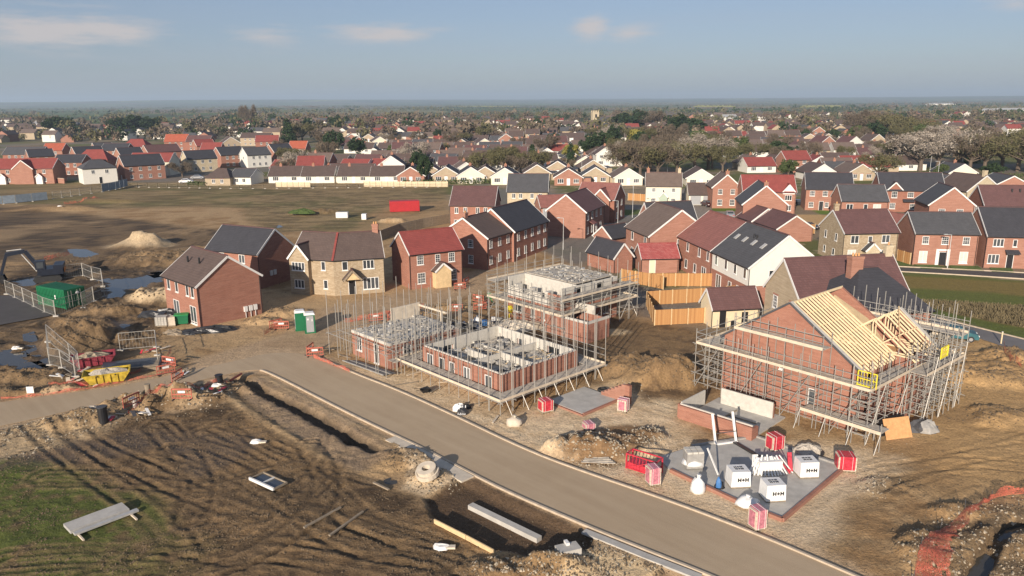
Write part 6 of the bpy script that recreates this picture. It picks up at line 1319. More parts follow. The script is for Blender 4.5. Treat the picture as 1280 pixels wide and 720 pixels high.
fence([(811,358),(829,362)],'short return of orange timber fence beside the small red garage') ; fence([(472,303),(500,292),(530,285),(562,279)],'dark close boarded hoarding behind the red roofed house',2.0,'old_wood','timber_hoarding',0,False,'old_wood',2.4)
fence([(785,250.5),(824,253)],'orange timber fence left of the cream rendered house'); fence([(1121,326),(1137,331)],'short orange fence between the stone house and the grey roofed brick house'); fence([(1221,318),(1232,331)],'orange garden fence between the two right hand brick houses')
fence([(1008,293),(1018,292)],'timber fence beside the brown roofed garages'); fence([(455,233.5),(560,233.5)],'pale fence along the far edge of the rough field',1.6,'cream_board','timber_fence',0,False,'old_wood'); fence([(345,234),(388,234)],'short pale fence before the dark roofed bungalows',1.5,'cream_board','timber_fence',0,False,'old_wood')
fence([(1008,261),(1048,262)],'low white rail fence before the slate roofed house',.9,'cream_board','rail_fence')
for px, py, lb in ((1156,393,'pale marker post in the long grass behind the scaffold'),(1251,430,'pale marker post beside the grey road at the right'),(1135,374,'stub of pale post at the grass corner')):
    P = GZ(px,py); t = thing('marker_post', lb, 'post', (P[0],P[1],0)); MB().box(-.05,.05,-.05,.05,0,1.3).build('post','timber_pale',t); MB().box(-.06,.06,-.06,.06,1.3,1.36).build('cap','white',t)
t = T('rubble_heap','pale stone lump at the corner of the grass by the purple roof','rubble',1129,374,0); MB().blob((0,0,0),1.5,1.0,.9,9,5,.2,4).build('stones','concrete_pale',t)
# ---- lamp posts
def lamp(px, py, top, label, z=0):
    x, y = G(px, py); d_ = math.hypot(y, HC); h_ = 6.0 if top is None else top; t = thing('street_lamp', label, 'street lamp', (x,y,0), 0, 'street lamps on the estate')
    MB().tube((0,0,0),(0,0,1.2),.09,8,.08).tube((0,0,1.2),(0,0,h_),.06,8,.045).build('column','lamp_grey',t); MB().bar((0,0,h_),(-.7,0,h_+.06),.06).build('arm','lamp_grey',t); MB().box(-1.15,-.6,-.12,.12,h_+.02,h_+.13).build('lantern','lamp_grey',t)
for a in ((704,312,5.5,'street lamp before the gable partly in shadow'),(772,285,5.5,'street lamp below the salmon roofed house'),(790.5,272,8,'taller street lamp on the green left of the taupe roof'),(1184,336,5.2,'street lamp in front of the symmetrical grey roofed house'),(1170,238,8,'street lamp between the slate roofs at the upper right'),(727,220,8,'street lamp among the bungalows in the middle distance'),(834,218,9,'street lamp behind the cream rendered house'),(848,218,9,'street lamp close behind the cream house chimney'),(1162,216,7,'street lamp before the blossom trees')): lamp(*a)
# ---- cars
def car(x, y, rz, m, label, group='cars parked on the estate', z=.02, van=False):
    t = thing('parked_car' if not van else 'parked_van', label, 'car' if not van else 'van', (x,y,z), rad(rz), group)
    if not van:
        prof = [(-2.1,.35),(-2.15,.75),(-1.9,.95),(-1.45,1.0),(-.95,1.42),(.55,1.45),(1.2,1.02),(1.95,.88),(2.12,.6),(2.08,.32)]
        glass = [(-1.35,1.0),(-.93,1.36),(.5,1.39),(1.08,1.02)]
    else:
        prof = [(-2.4,.35),(-2.45,2.0),(1.1,2.05),(1.7,1.3),(2.35,1.1),(2.45,.7),(2.4,.32)]; glass = [(.6,1.3),(.6,1.9),(1.1,1.95),(1.62,1.3)]
    n = len(prof); mb = MB(); W_ = .86
    def ww(z_): return W_ if z_ < 1.0 else W_-.16*(z_-1.0)/.4
    vs = [(x_,-ww(z_),z_) for x_,z_ in prof]+[(x_,ww(z_),z_) for x_,z_ in prof]
    mb.add(vs, [tuple(range(n))[::-1], tuple(range(n,2*n))]+[(i,(i+1)%n,(i+1)%n+n,i+n) for i in range(n)]); mb.build('body', m, t)
    g = MB(); k = len(glass)
    g.add([(x_,-ww(z_)-.012,z_) for x_,z_ in glass]+[(x_,ww(z_)+.012,z_) for x_,z_ in glass], [tuple(range(k))[::-1], tuple(range(k,2*k))]+[(i,i+1,i+1+k,i+k) for i in ((0,2) if not van else (2,))]); o_ = g.build('side_glass','glass',t)
    s_ = MB()
    if not van:
        for a,b_ in (((-1.38,1.03),(-.98,1.40)),((.60,1.42),(1.16,1.06))): s_.add([(a[0],-.66,a[1]+.03),(a[0],.66,a[1]+.03),(b_[0],.62,b_[1]+.03),(b_[0],-.62,b_[1]+.03)],[(0,1,2,3)])
        s_.build('windscreen','glass',t)
    for wx in (-1.35,1.35):
        for wy in (-.8,.8):
            wh = MB().tube((wx,wy-.1,.33),(wx,wy+.1,.33),.33,14).build('wheel','rubber',t); yy = wy+(.11 if wy > 0 else -.11); MB().tube((wx,min(wy,yy),.33),(wx,max(wy,yy),.33),.19,10).build('rim','car_silver',wh)
    for wy in (-.6,.6): MB().box(2.05,2.13,wy-.18,wy+.18,.62,.76).build('headlight','white',t); MB().box(-2.16,-2.1,wy-.15,wy+.15,.7,.85).build('tail_light','red_wrap',t)
CARS = [(867,254,-60,'car_dark','dark car by the left garage door beside the cream house'),(884,258,-80,'car_maroon','dark red car by the right garage door beside the cream house'),(998,257,-20,'car_dark','black car on the gravel drive by the slate roofed house'),(1009,287,-40,'car_dark','black car behind the brown roofed garages'),(912,272,80,'car_silver','silver car between the brick gable and the pink roof'),
 (1193,424,-20,'teal','teal and white car on the grey road behind the scaffold'),(198,215,20,'car_silver','pale car before the long red roofed terrace on the left'),(205,217,20,'car_blue','blue car before the long red roofed terrace'),(233,229,10,'car_white','white car on the lane by the hipped bungalow'),(247,224,10,'car_silver','silver car beside the hipped bungalow'),(900,247,0,'car_silver','silver car behind the square brick gable') ]
for px, py, rz, m_, lb in CARS[:10]: x, y = G(px, py); car(x, y, rz, m_, lb)

# ---- scraps around the skips and along the bank
rr_ = random.Random(44); SC_ = ['beside the dark red skip','in front of the yellow skip','between the skips and the mesh fence','behind the sheeted stack','on the bank by the black pipe stub','below the road bend','by the road edge barriers','near the small grey pipe stub','left of the yellow skip','at the end of the sheeted stack']
for k,(px,py) in enumerate(((100,462),(120,482),(88,470),(190,440),(150,522),(262,492),(225,470),(182,518),(98,478),(205,458))):
    t = T('scrap_heap', 'small heap of mixed scraps '+SC_[k], 'scrap', px, py, rr_.uniform(0,90))
    for i in range(7):
        x, y, a, m_ = rr_.uniform(-1,1), rr_.uniform(-.6,.6), rr_.uniform(0,3), rr_.choice(['white','old_wood','concrete_pale','board_pale','red_wrap','grey_dark','orange_net']); l = rr_.uniform(.3,1.1)
        MB().bar((x,y,.06+i*.02),(x+l*math.cos(a),y+l*math.sin(a),.1+rr_.uniform(0,.3)),rr_.uniform(.08,.35),.05).build('piece', m_, t)
# ---------------------------------------------------------------- the red roofed estate on the far left
def eh(px, py, yaw, W, L, ax, zr, wm, rm, label, wins=None, ze=5.0, hip=0, name='brick_house', ch=0):
    if wins is None:
        wins = [('R',W*k/(n_+1.0),z,1.0,1.2,'c') for n_ in (max(2,int(W/3.2)),) for k in range(1,n_+1) for z in ((3.3,.7) if ze > 4 else (.8,))]
        if ax == 'L' : wins = wins+[('L',L*.5,3.2,.8,1.1,'c1')]*(ze > 4)
    h = house(name, label, None, ze, yaw, W, L, ax, zr, wm, rm, wins, hip=hip, loc=G(px,py,ze), pad=False, pipes=False)
    if ch: chimney(h, W*.5 if ax == 'R' else W-.6, L*.5, zr-.9, zr+.9, 'brick_orange', .8, 1)
    return h
h = eh(-14,211,3,20,8,'L',7.8,'brick_orange','tile_red','long red roofed brick terrace with a projecting gable at the left edge'); wing(h,'y',8.0,14.2,-1.2,3,5.0,7.6,'brick_orange','tile_red')
for u in (4.2,15.8): gporch(h,u,'R',2.0,1.0,2.3,3.3,'white','tile_red')
eh(102.5,211,38,10,8.6,'L',7.4,'render_white','slate_grey','white rendered house with hipped grey roof standing alone on the far left',[('L',2.5,3.2,1,1.2,'c'),('L',6,3.2,1,1.2,'c'),('R',3,3.2,1,1.2,'c'),('R',7,3.2,1,1.2,'c'),('R',5,.05,1,2.1,'d')],hip=3.4,name='rendered_house')
eh(155,207.5,42,13,8.4,'L',8.2,'brick_orange','slate','brick gable with navy slate roof, right of the white hipped house on the far left',[('L',4.2,.3,1,1.4,'b')]+[('R',u,z,1,1.2,'c') for u in (2,5,8,11) for z in (3.2,.7)])
eh(160,202,-2,15,8,'L',7.7,'render_cream','tile_red','long terrace with red roof and pale front in the left estate')
eh(234,199,40,11,7.6,'L',7.8,'stone_pale','slate','stone gable house with dark roof in the left estate',name='stone_house')
eh(276,194,42,10,8.4,'L',7.9,'brick_orange','slate','brick gable with dark roof near the right end of the left estate'); eh(309,194,42,10,7.6,'L',7.7,'render_white','slate_grey','narrow white gable house at the right end of the left estate',name='rendered_house')
eh(95,193,44,11,9,'L',7.8,'brick_orange','slate','brick gable with grey roof behind the white hipped house'); eh(120,187,44,8,8,'L',7.8,'brick_orange','slate_grey','smaller brick gable behind, above the hipped red roof')
eh(93,200,3,12,8,'L',8.4,'brick_red','tile_red','hipped red roofed house right behind the white one',hip=3); eh(125,188,-3,12,8,'L',7.8,'brick_red','slate','dark navy roofed house in the second row of the left estate'); eh(151,194.5,44,9,8.6,'L',7.8,'brick_orange','slate','brick gable with white edge before the dark navy roof')
eh(185,190.5,44,14,8.6,'L',7.8,'brick_orange','tile_purple','brick gable with long maroon roof in the middle of the left estate'); eh(152,183,0,12,8,'L',8.2,'brick_red','tile_red','red roof at the back of the left estate, left of the middle',hip=3)
eh(246,182.5,40,9,8,'L',7.8,'brick_orange','tile_red','pink brick gable with red roof towards the back of the left estate'); eh(250,187,0,9,7,'L',7.8,'brick_orange','tile_red','square red roofed house behind the stone gable'); eh(205,177,6,12,9,'L',8.6,'brick_red','tile_orange','bright orange red roof at the very back of the left estate'); eh(232,177,0,13,8,'L',8.0,'brick_red','tile_purple','maroon roof at the very back, right of the orange one')
eh(3,193,2,16,8,'L',7.8,'brick_red','slate_grey','long grey roofed terrace behind the projecting gable at the left edge'); eh(36,196,40,9,8,'L',7.6,'brick_orange','slate','small brick gable in front of the long grey roof'); eh(52,188,2,9,8,'L',7.8,'brick_orange','tile_orange','small orange roofed house behind the grey terrace')
eh(66,203,3,10,8,'L',7.4,'brick_red','slate','dark roofed house left of the white hipped house'); eh(343,190.5,44,9,9,'L',8.2,'brick_orange','slate','brick gable with dark roof left of the lone orange roof'); eh(360,185.5,-2,8,8,'L',8.0,'brick_orange','tile_orange','lone orange roofed brick house right of the left estate')
eh(319,177,10,12,8,'L',8.0,'brick_red','tile_red','red roof behind the dark roofed brick gable'); eh(278,179,30,9,9,'R',8.0,'brick_buff','tile_brown','buff gable behind the narrow white house'); eh(300,172,0,18,9,'L',7.5,'brick_buff','tile_brown','long low brown roofed block at the back right of the left estate')
eh(256,222,-3,8,8,'L',4.9,'brick_buff','tile_brown','hipped dark brown bungalow by the lane at the end of the rough field',ze=2.5,hip=2.5,name='bungalow'); eh(287,221,-8,7,9,'L',4.7,'render_white','slate_grey','low bungalow with white gable edge right of the hipped one',ze=2.5,name='bungalow')
w_ = GP([(38,226),(81,229.5)]); t = thing('brick_wall','low brick garden wall left of the white hipped house','wall',(*w_[0],0)); MB().bar((0,0,.8),(w_[1][0]-w_[0][0],w_[1][1]-w_[0][1],.8),.25,1.6).build('brick_leaf','brick_orange',t); MB().bar((0,0,1.64),(w_[1][0]-w_[0][0],w_[1][1]-w_[0][1],1.64),.32,.08).build('coping','concrete_pale',t)
# ---------------------------------------------------------------- village houses
LMK = [(120,'the far left fence'),(250,'the left estate'),(330,'the hipped bungalow'),(470,'the rough field'),(540,'the red container'),(625,'the charcoal roof'),(700,'the pale stone house'),(790,'the salmon roof'),(860,'the cream house'),(930,'the square gable'),(1000,'the vivid red roof'),(1075,'the low slate house'),(1140,'the slate roofs'),(1210,'the blossom trees'),(1400,'the purple roof')]
ORD = ['first','second','third','fourth','fifth','sixth','seventh','eighth','ninth','tenth','eleventh','twelfth','thirteenth','fourteenth','fifteenth','sixteenth','seventeenth','eighteenth','nineteenth','twentieth','next','further','last']
def proj(x, y, z=0):
    dz = z-HC; zc = y*math.cos(PT)-dz*math.sin(PT); yc = y*math.sin(PT)+dz*math.cos(PT); u, v = x/zc, yc/zc; c, s = math.cos(RL), math.sin(RL); return (640+F*(u*c+v*s), 360-F*(-u*s+v*c))
def lmk(px): return next(n for l, n in LMK if px < l)
CNT = {}
def uniq(base, place):
    k = (base, place); CNT[k] = CNT.get(k, 0)+1; return '%s %s, %s' % (ORD[min(CNT[k],21)-1], base, place)
rv = random.Random(77)
RN = {'tile_brown':'brown','tile_tan':'tan','slate_grey':'grey','tile_red':'red','tile_purple':'plum','slate':'black','tile_pink':'pink'}; WN = {'brick_orange':'brick','render_white':'white','render_cream':'cream','brick_buff':'buff','brick_red':'dark brick'}
SHAPES = [(10.5,8.5,'L',2.5,5.0,'b'),(8.5,11,'R',2.5,5.1,'b'),(9,8,'L',4.8,7.4,'h'),(8,9.5,'R',4.8,7.6,'h'),(15,8.5,'L',2.5,5.0,'b')]
PROTO = {}
def vhouse(x, y, yaw, shape, wm, rm, row):
    W, L, ax, ze, zr, kd = SHAPES[shape]; k = (shape, wm, rm); px = proj(x, y)[0]
    base = '%s roofed %s %s' % (RN[rm], WN[wm], {'b':'bungalow','h':'house'}[kd] if ax == 'L' else {'b':'gabled bungalow','h':'gabled house'}[kd])
    lab = uniq(base, 'village row %s above %s' % (['one','two','three','four','five','six','seven','eight','nine','ten','eleven','twelve'][row], lmk(px)))
    if k not in PROTO:
        wins = [('R',W*.22,.75 if kd == 'b' else .8,1.8,1.3,'c3'), ('R',W*.5,.05,1.0,2.1,'dw'), ('R',W*.78,.8,1.6,1.2,'c3')]
        if kd == 'h': wins += [('R',W*.25,3.3,1.4,1.1,'c3'), ('R',W*.75,3.3,1.4,1.1,'c3')]
        h = house('bungalow' if kd == 'b' else 'village_house', lab, None, ze, yaw, W, L, ax, zr, wm, rm, wins, loc=(x,y), pad=False, pipes=False, oh=.45)
        if rv.random() < .6: chimney(h, W*.5 if ax == 'R' else W*.3, L*.5, zr-.7, zr+.9, 'brick_orange', .8, 1)
        if rv.random() < .5: MB().box(W, W+2.6, 1.0, L-1.5, 0, 2.2).build('side_garage', wm, h); MB().box(W, W+2.8, .9, L-1.4, 2.2, 2.35).build('garage_roof', 'grey_dark', h)
        PROTO[k] = h
    else: dup(PROTO[k], (x, y, 0), rad(yaw), lab)
VH = []
def free(x, y, r): return all((x-a)**2+(y-b)**2 > (r+c)**2 for a, b, c in VH)
for px, wm in ((336,'render_white'),(377,'render_white'),(422,'render_cream'),(463,'render_white')):
    x, y = G(px, 229); vhouse(x, y, rv.uniform(-2,2), 0, wm, 'tile_brown', 0); VH.append((x+5, y+4, 6))
x, y = G(497,229.5); vhouse(x, y, 0, 1, 'brick_orange', 'tile_tan', 0); VH.append((x+4, y+5, 5))
EX = []
for px, py, sh, wm, rm in ((541,229,1,'brick_buff','slate_grey'),(572,230,1,'render_cream','slate'),(590,229,1,'brick_buff','tile_brown'),(614,231,1,'render_cream','slate_grey'),(655,226,1,'brick_buff','tile_brown'),(693,232,1,'brick_orange','tile_brown'),(727,230,1,'brick_buff','slate_grey'),(768,232,1,'render_cream','tile_tan'),(858,233,1,'render_cream','tile_brown'),(1012,226,1,'render_white','tile_brown'),(1034,222,0,'brick_buff','slate_grey'),(1060,226,1,'brick_buff','tile_tan'),(1186,226,1,'render_cream','slate_grey')):
    x, y = G(px, py); vhouse(x, y, rv.uniform(-6,6), sh, wm, rm, 1); VH.append((x+4, y+5, 5.5))
TREEZONE = [GP(p) for p in ([(765,222),(770,178),(850,172),(905,185),(915,222)], [(1110,222),(1120,165),(1420,160),(1420,226)], [(1050,185),(1060,158),(1150,155),(1150,185)], [(735,196),(722,176),(765,172),(775,196)], [(60,178),(60,160),(210,158),(210,176)], [(300,178),(310,160),(400,158),(400,180)], [(335,206),(330,188),(440,188),(440,205)])]
LEFTEST = GP([(-300,232),(320,235),(325,200),(400,200),(400,166),(-300,160)])
def inpoly(x, y, poly):
    c = False; n = len(poly)
    for i in range(n):
        (a,b),(c0,d) = poly[i], poly[(i+1)%n]
        if (b > y) != (d > y) and x < (c0-a)*(y-b)/(d-b)+a: c = not c
    return c
rows = [262,280,299,320,343,368,396,427,461,500]; nh = 0
for ri, D in enumerate(rows):
    xm = D*.74; x = -xm+rv.uniform(0,8)
    while x < xm:
        cell = vn(np.array([x]), np.array([D*1.3]), 55, 3)[0]; gabled = cell > .56
        yy = D+rv.uniform(-2,2)+6*math.sin(x/40+ri); step = rv.uniform(10.8,13)
        if rv.random() < .07+.07*(ri > 6): step += rv.uniform(6,16)
        elif not any(inpoly(x+4, yy+4, z) for z in TREEZONE) and not inpoly(x, yy, LEFTEST) and free(x+5, yy+4.5, 4.6) and nh < 288:
            tw = rv.random() < .17; sh = (3 if gabled else 2) if tw else (1 if gabled else (4 if rv.random() < .15 else 0))
            col = int(vn(np.array([x+900]), np.array([D]), 70, 9)[0]*10)
            wm = rv.choice(['brick_orange','render_cream','render_white','brick_buff','brick_buff','brick_red']); rm = rv.choice([['tile_brown','tile_brown','tile_tan'],['tile_brown','slate_grey'],['tile_tan','tile_brown','tile_purple'],['tile_brown','tile_red','tile_tan']][col % 4])
            if sh == 4: wm, rm = 'render_white', 'tile_brown'
            if sh in (2,3) and wm == 'render_cream': wm = 'brick_orange'
            yaw = rv.uniform(-6,6)+(14 if cell > .7 else 0)-(10 if cell < .25 else 0); vhouse(x, yy, yaw, sh, wm, rm, ri+1); VH.append((x+5, yy+4.5, 4.8)); nh += 1
            if sh == 4: step += 5
        x += step
# terrace of repeated white edged roofs right of centre, and church tower
x, y = G(741,158); t = thing('church_tower','square pale stone church tower rising above the trees near the centre','church tower',(x,y,0),rad(12)); hT = 15.5
MB().box(0,6.5,0,6.5,0,hT-1.6).build('tower','stone_pale',t); mb = MB()
for i in range(4):
    for a in (0,): mb.box(i*1.75,i*1.75+1.0,0,.4,hT-1.55,hT).box(i*1.75,i*1.75+1.0,6.1,6.5,hT-1.55,hT)
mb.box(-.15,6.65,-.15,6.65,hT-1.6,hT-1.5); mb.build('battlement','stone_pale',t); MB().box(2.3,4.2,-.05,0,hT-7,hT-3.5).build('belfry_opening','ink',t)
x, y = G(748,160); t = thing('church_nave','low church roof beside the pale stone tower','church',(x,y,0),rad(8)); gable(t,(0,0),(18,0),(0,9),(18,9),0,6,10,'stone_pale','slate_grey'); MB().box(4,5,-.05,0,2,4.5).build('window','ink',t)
# ---------------------------------------------------------------- trees
def leaves(rs, cen, rad_, n, size, asp=1.0, up=0.0):
    "n small quads around centres"
    k = rs.integers(0, len(cen), n); d = rs.normal(size=(n,3)); d /= np.linalg.norm(d, axis=1)[:, None]
    p = cen[k]+d*(rad_[k]*rs.uniform(.45,1.05,n))[:, None]
    a = rs.normal(size=(n,3)); a[:,2] += up*2; a /= np.linalg.norm(a, axis=1)[:, None]; b = np.cross(a, rs.normal(size=(n,3))); b /= np.linalg.norm(b, axis=1)[:, None]
    s = size*rs.uniform(.6,1.4,n)[:, None]; a = a*s*asp; b = b*s
    return np.stack([p-a-b, p+a-b, p+a+b, p-a+b], 1)
def quads_mesh(name, q, mats, mi=None):
    me = bpy.data.meshes.new(name); n = len(q); me.vertices.add(n*4); me.vertices.foreach_set('co', q.reshape(-1).astype(np.float32)); me.loops.add(n*4); me.loops.foreach_set('vertex_index', np.arange(n*4, dtype=np.int32))
    me.polygons.add(n); me.polygons.foreach_set('loop_start', np.arange(0, n*4, 4, dtype=np.int32)); me.polygons.foreach_set('loop_total', np.full(n, 4, np.int32))
    for m in mats: me.materials.append(M[m])
    if mi is not None: me.polygons.foreach_set('material_index', mi.astype(np.int32))
    me.update(); me.validate(); return me
TP = {}
def tree_meshes(kind, seed):
    rs = np.random.default_rng(seed); H = 1.0
    if kind in ('bare','blossom','olive'):
        # limbs first, twigs around their ends
        mb = MB(); ends = []; rr_ = random.Random(seed); mb.tube((0,0,0),(0,0,2.4),.28,7,.2)
        for i in range(9):
            a = i*2.4+rr_.uniform(-.4,.4); e = rr_.uniform(.5,1.25); z0 = rr_.uniform(1.6,2.6); L = rr_.uniform(2.2,3.8); p = Vector((0,0,z0)); q = p+Vector((math.cos(a)*math.cos(e),math.sin(a)*math.cos(e),math.sin(e)))*L; mb.tube(p,q,.13,5,.06); ends.append(q)
            for j in range(3):
                a2 = a+rr_.uniform(-1,1); e2 = rr_.uniform(.3,1.3); r_ = q+Vector((math.cos(a2)*math.cos(e2),math.sin(a2)*math.cos(e2),math.sin(e2)))*rr_.uniform(1.0,2.0); mb.tube(q,r_,.06,4,.03); ends.append(r_)
        cen = np.array([tuple(e_) for e_ in ends]); rd = rs.uniform(.7,1.35,len(cen))
        if kind == 'bare': q = leaves(rs, cen, rd, 2600, .035, 9, .5)
        elif kind == 'olive': q = np.concatenate([leaves(rs, cen, rd, 1500, .035, 9, .5), leaves(rs, cen, rd, 900, .09, 1.2)])
        else: q = np.concatenate([leaves(rs, cen, rd, 1100, .035, 8, .5), leaves(rs, cen, rd, 2600, .06, 1.2)])
        return q, mb
    mb = MB(); mb.tube((0,0,0),(0,0,2.2),.25,7,.18)
    if kind == 'conifer':
        cen = []; rd = []
        for z in np.linspace(.8,8.3,16):
            R_ = 2.0*(1-(z-.8)/8.2)+.1
            for k in range(max(1,int(R_*5))): a = rs.uniform(0,6.28); cen.append((math.cos(a)*R_*.75,math.sin(a)*R_*.75,z+rs.uniform(-.2,.2))); rd.append(.5)
        mb.tube((0,0,2.2),(0,0,8.4),.15,6,.03); return leaves(rs, np.array(cen), np.array(rd), 2400, .13, 1.3), mb
    cen = []; rd = []
    for i in range(34):
        d = rs.normal(size=3); d /= np.linalg.norm(d); r_ = rs.uniform(.5,1.0); cen.append((d[0]*2.6*r_, d[1]*2.6*r_, 4.2+d[2]*2.5*r_)); rd.append(rs.uniform(.6,1.1))
    for i in range(5): a = i*1.26; mb.tube((0,0,1.8),(math.cos(a)*1.5,math.sin(a)*1.5,4.0),.12,5,.05)
    return leaves(rs, np.array(cen), np.array(rd), 2400, .14, 1.3), mb
TK_ = {'bare':('twig','bare brown tree'),'olive':('twig_green','olive budding tree'),'blossom':('blossom','pale blossoming tree'),'conifer':('leaf_dark','dark conifer'),'dark':('leaf_dark','dark evergreen tree'),'mid':('leaf_mid','green leafy tree'),'yellow':('leaf_yellow','yellow green willow')}
def tree(x, y, kind, h, label, wd=1.0, z=0):
    var = rv.randrange(3) if kind == 'bare' else rv.randrange(2); k = (kind, var)
    if k not in TP:
        q, mb = tree_meshes(kind if kind in ('bare','blossom','olive','conifer') else 'broad', 50+var*7+len(kind)); TP[k] = (quads_mesh('crown', q, [TK_[kind][0]]), mb.mesh('trunk','bark'), float(q[:,:,2].max()))
    cr, tk, H0 = TP[k]; s_ = h/H0
    t = thing('conifer_tree' if kind == 'conifer' else 'tree', label, 'tree', (x,y,z), rv.uniform(0,6.28), 'trees of the village'); t.scale = (s_*wd, s_*wd, s_); link('crown', cr, t); link('trunk', tk, t)
def TPX(px, py, kind, h, label, wd=1.0): x, y = G(px, py); tree(x, y, kind, h, label, wd); VH.append((x, y, 2))
for a in ((530,229,'dark',9.5,'dark evergreen tree standing alone behind the brick bungalow',.75),(361,180,'conifer',16,'large dark conifer behind the lone orange roofed house',1.5),(740,197,'dark',11,'broad dark evergreen in the middle of the village, left one',1.5),(752,195,'dark',12,'broad dark evergreen in the middle of the village, right one',1.3),(715,205,'yellow',8,'yellow green willow beside the repeated bungalow roofs',1.2),
    (794,188,'yellow',11,'tall yellow green willow near the centre of the village',1.2),(800,186,'olive',12,'olive tree just right of the tall willow',1.2),(780,222,'bare',12,'bare tree left of the cream rendered house roof',1.3),(800,222,'olive',11,'budding tree behind the cream house, left',1.4),(822,221,'bare',12,'bare tree behind the cream house chimney',1.3),(846,219,'olive',12,'budding tree right behind the cream house',1.3),
    (868,214,'blossom',13,'pale tree above the double garage',1.4),(885,212,'blossom',14,'pale tree above the square brick gable',1.5),(903,216,'olive',10,'olive tree left of the vivid red roof',1.2),(940,205,'olive',9,'olive tree behind the vivid red roof',1.3),(985,222,'mid',6,'green bush tree right of the vivid red roof',1.3),(1098,226,'olive',9,'olive tree left of the wide slate house',1.4),
    (1150,214,'blossom',14,'left one of the big pale blossom trees',1.7),(1172,212,'blossom',15,'middle one of the big pale blossom trees',1.7),(1196,210,'blossom',15,'right one of the big pale blossom trees',1.6),(1212,214,'bare',13,'bare tree right of the blossom trees',1.5),(1178,224,'mid',5,'bright green round bush by the tall lamp',1.4),(1230,214,'olive',13,'olive tree behind the stone chimney',1.5),(1252,210,'olive',14,'olive tree near the right edge',1.5),(1272,214,'bare',14,'bare tree at the right edge',1.6),(1240,222,'dark',5,'dark hedge tree behind the right gable',1.8),(1290,218,'olive',12,'olive tree beyond the right edge roof',1.5),
    (1075,176,'bare',17,'tall bare tree left in the big clump upper right',1.5),(1092,172,'bare',19,'tallest bare tree of the big clump upper right',1.5),(1108,176,'olive',17,'olive tree in the big clump upper right',1.5),(1125,174,'bare',16,'bare tree right in the big clump upper right',1.5),(1090,182,'dark',14,'dark evergreen under the big clump upper right',1.2),(1142,178,'olive',15,'olive tree at the right end of the big clump',1.6),
    (70,168,'dark',16,'dark evergreen left of the estate trees',1.6),(84,167,'dark',15,'second dark evergreen right beside it at the left',1.5),(62,167,'bare',16,'bare tree left of the dark evergreens',1.3),(150,167,'dark',15,'dark evergreen above the left estate, left',1.7),(168,166,'dark',17,'dark evergreen above the left estate, middle',1.6),(190,166,'dark',15,'dark evergreen above the left estate, right',1.7),
    (306,160,'bare',24,'tall slim bare poplar above the left estate, left',.5),(313,160,'bare',25,'tall slim bare poplar above the left estate, right',.5),(420,165,'dark',15,'dark evergreen above the rough field',1.4),(425,172,'conifer',12,'conifer below the dark evergreen above the field',1.3),(800,163,'dark',18,'dark evergreen right of the church tower',1.8),(812,163,'bare',18,'bare tree right of the church tower evergreens',1.6),(780,164,'dark',16,'dark tree close to the church tower',1.6),(845,172,'dark',17,'dark evergreen at the centre right skyline',1.5),(866,172,'dark',14,'lower dark evergreen at the centre right skyline',1.7)): TPX(*a)
nt_ = 0; SPOTS = []
def scatter(n, dfun, kinds, xf=.76, hr=(6,11), place='in the village'):
    global nt_
    tries = 0; c = 0
    while c < n and tries < n*30:
        tries += 1; D = dfun(); x = rv.uniform(-D*xf, D*xf); y = D
        if inpoly(x, y, LEFTEST) and rv.random() < .9: continue
        if not all((x-a)**2+(y-b)**2 > (r_+1.0)**2 for a, b, r_ in VH): continue
        if D < 285 and inpoly(x, y, GP(ESTATE)): continue
        kd = rv.choice(kinds); h = rv.uniform(*hr)*(1.25 if any(inpoly(x, y, z) for z in TREEZONE) else 1); px, py = proj(x, y)
        SPOTS.append((x, y, kd, h, rv.uniform(1.0,1.5), 'among houses, row %s above %s' % (['one','two','three','four','five','six','seven','eight'][min(7,int((D-240)/35))], lmk(px)))); VH.append((x, y, 1.6)); c += 1
KN = ['bare','bare','bare','olive','olive','bare','dark','mid','blossom','conifer']
scatter(165, lambda: rv.uniform(250,520)**1.0, KN, .74, (5,10.5))
for x, y, kd, h, wd, pl in sorted(SPOTS): tree(x, y, kd, h, uniq(('tall ' if h > 9 else 'small ')+TK_[kd][1], pl), wd)
# hedges at the back of gardens facing the field
for i, (a, b, m_, hh, lb) in enumerate((((505,231),(640,229),'hedge_green',1.5,'clipped green hedge before the gabled bungalows'),((1100,229),(1108,212),'hedge_green',2,'dark hedge left of the wide slate house'),((236,231),(256,232),'hedge_green',1.2,'low hedge by the lane at the left'),((1215,231),(1290,228),'hedge_green',3,'tall dark hedge behind the right gables'))):
    p, q = G(*a), G(*b); L = math.dist(p, q); rs = np.random.default_rng(i); n = int(L/1.0); cen = np.array([[ (q[0]-p[0])*k/n, (q[1]-p[1])*k/n, hh*.5] for k in range(n+1)]); t = thing('hedge', lb, 'hedge', (*p,0)); link('foliage', quads_mesh('foliage', leaves(rs, cen, np.full(len(cen), hh*.6), n*60, .12, 1.3), ['leaf_mid']), t); mb = MB()
    for k in range(0, n+1, 3): mb.tube((*cen[k][:2],0),(*cen[k][:2],hh*.7),.04,4)
    mb.build('stems','bark',t)
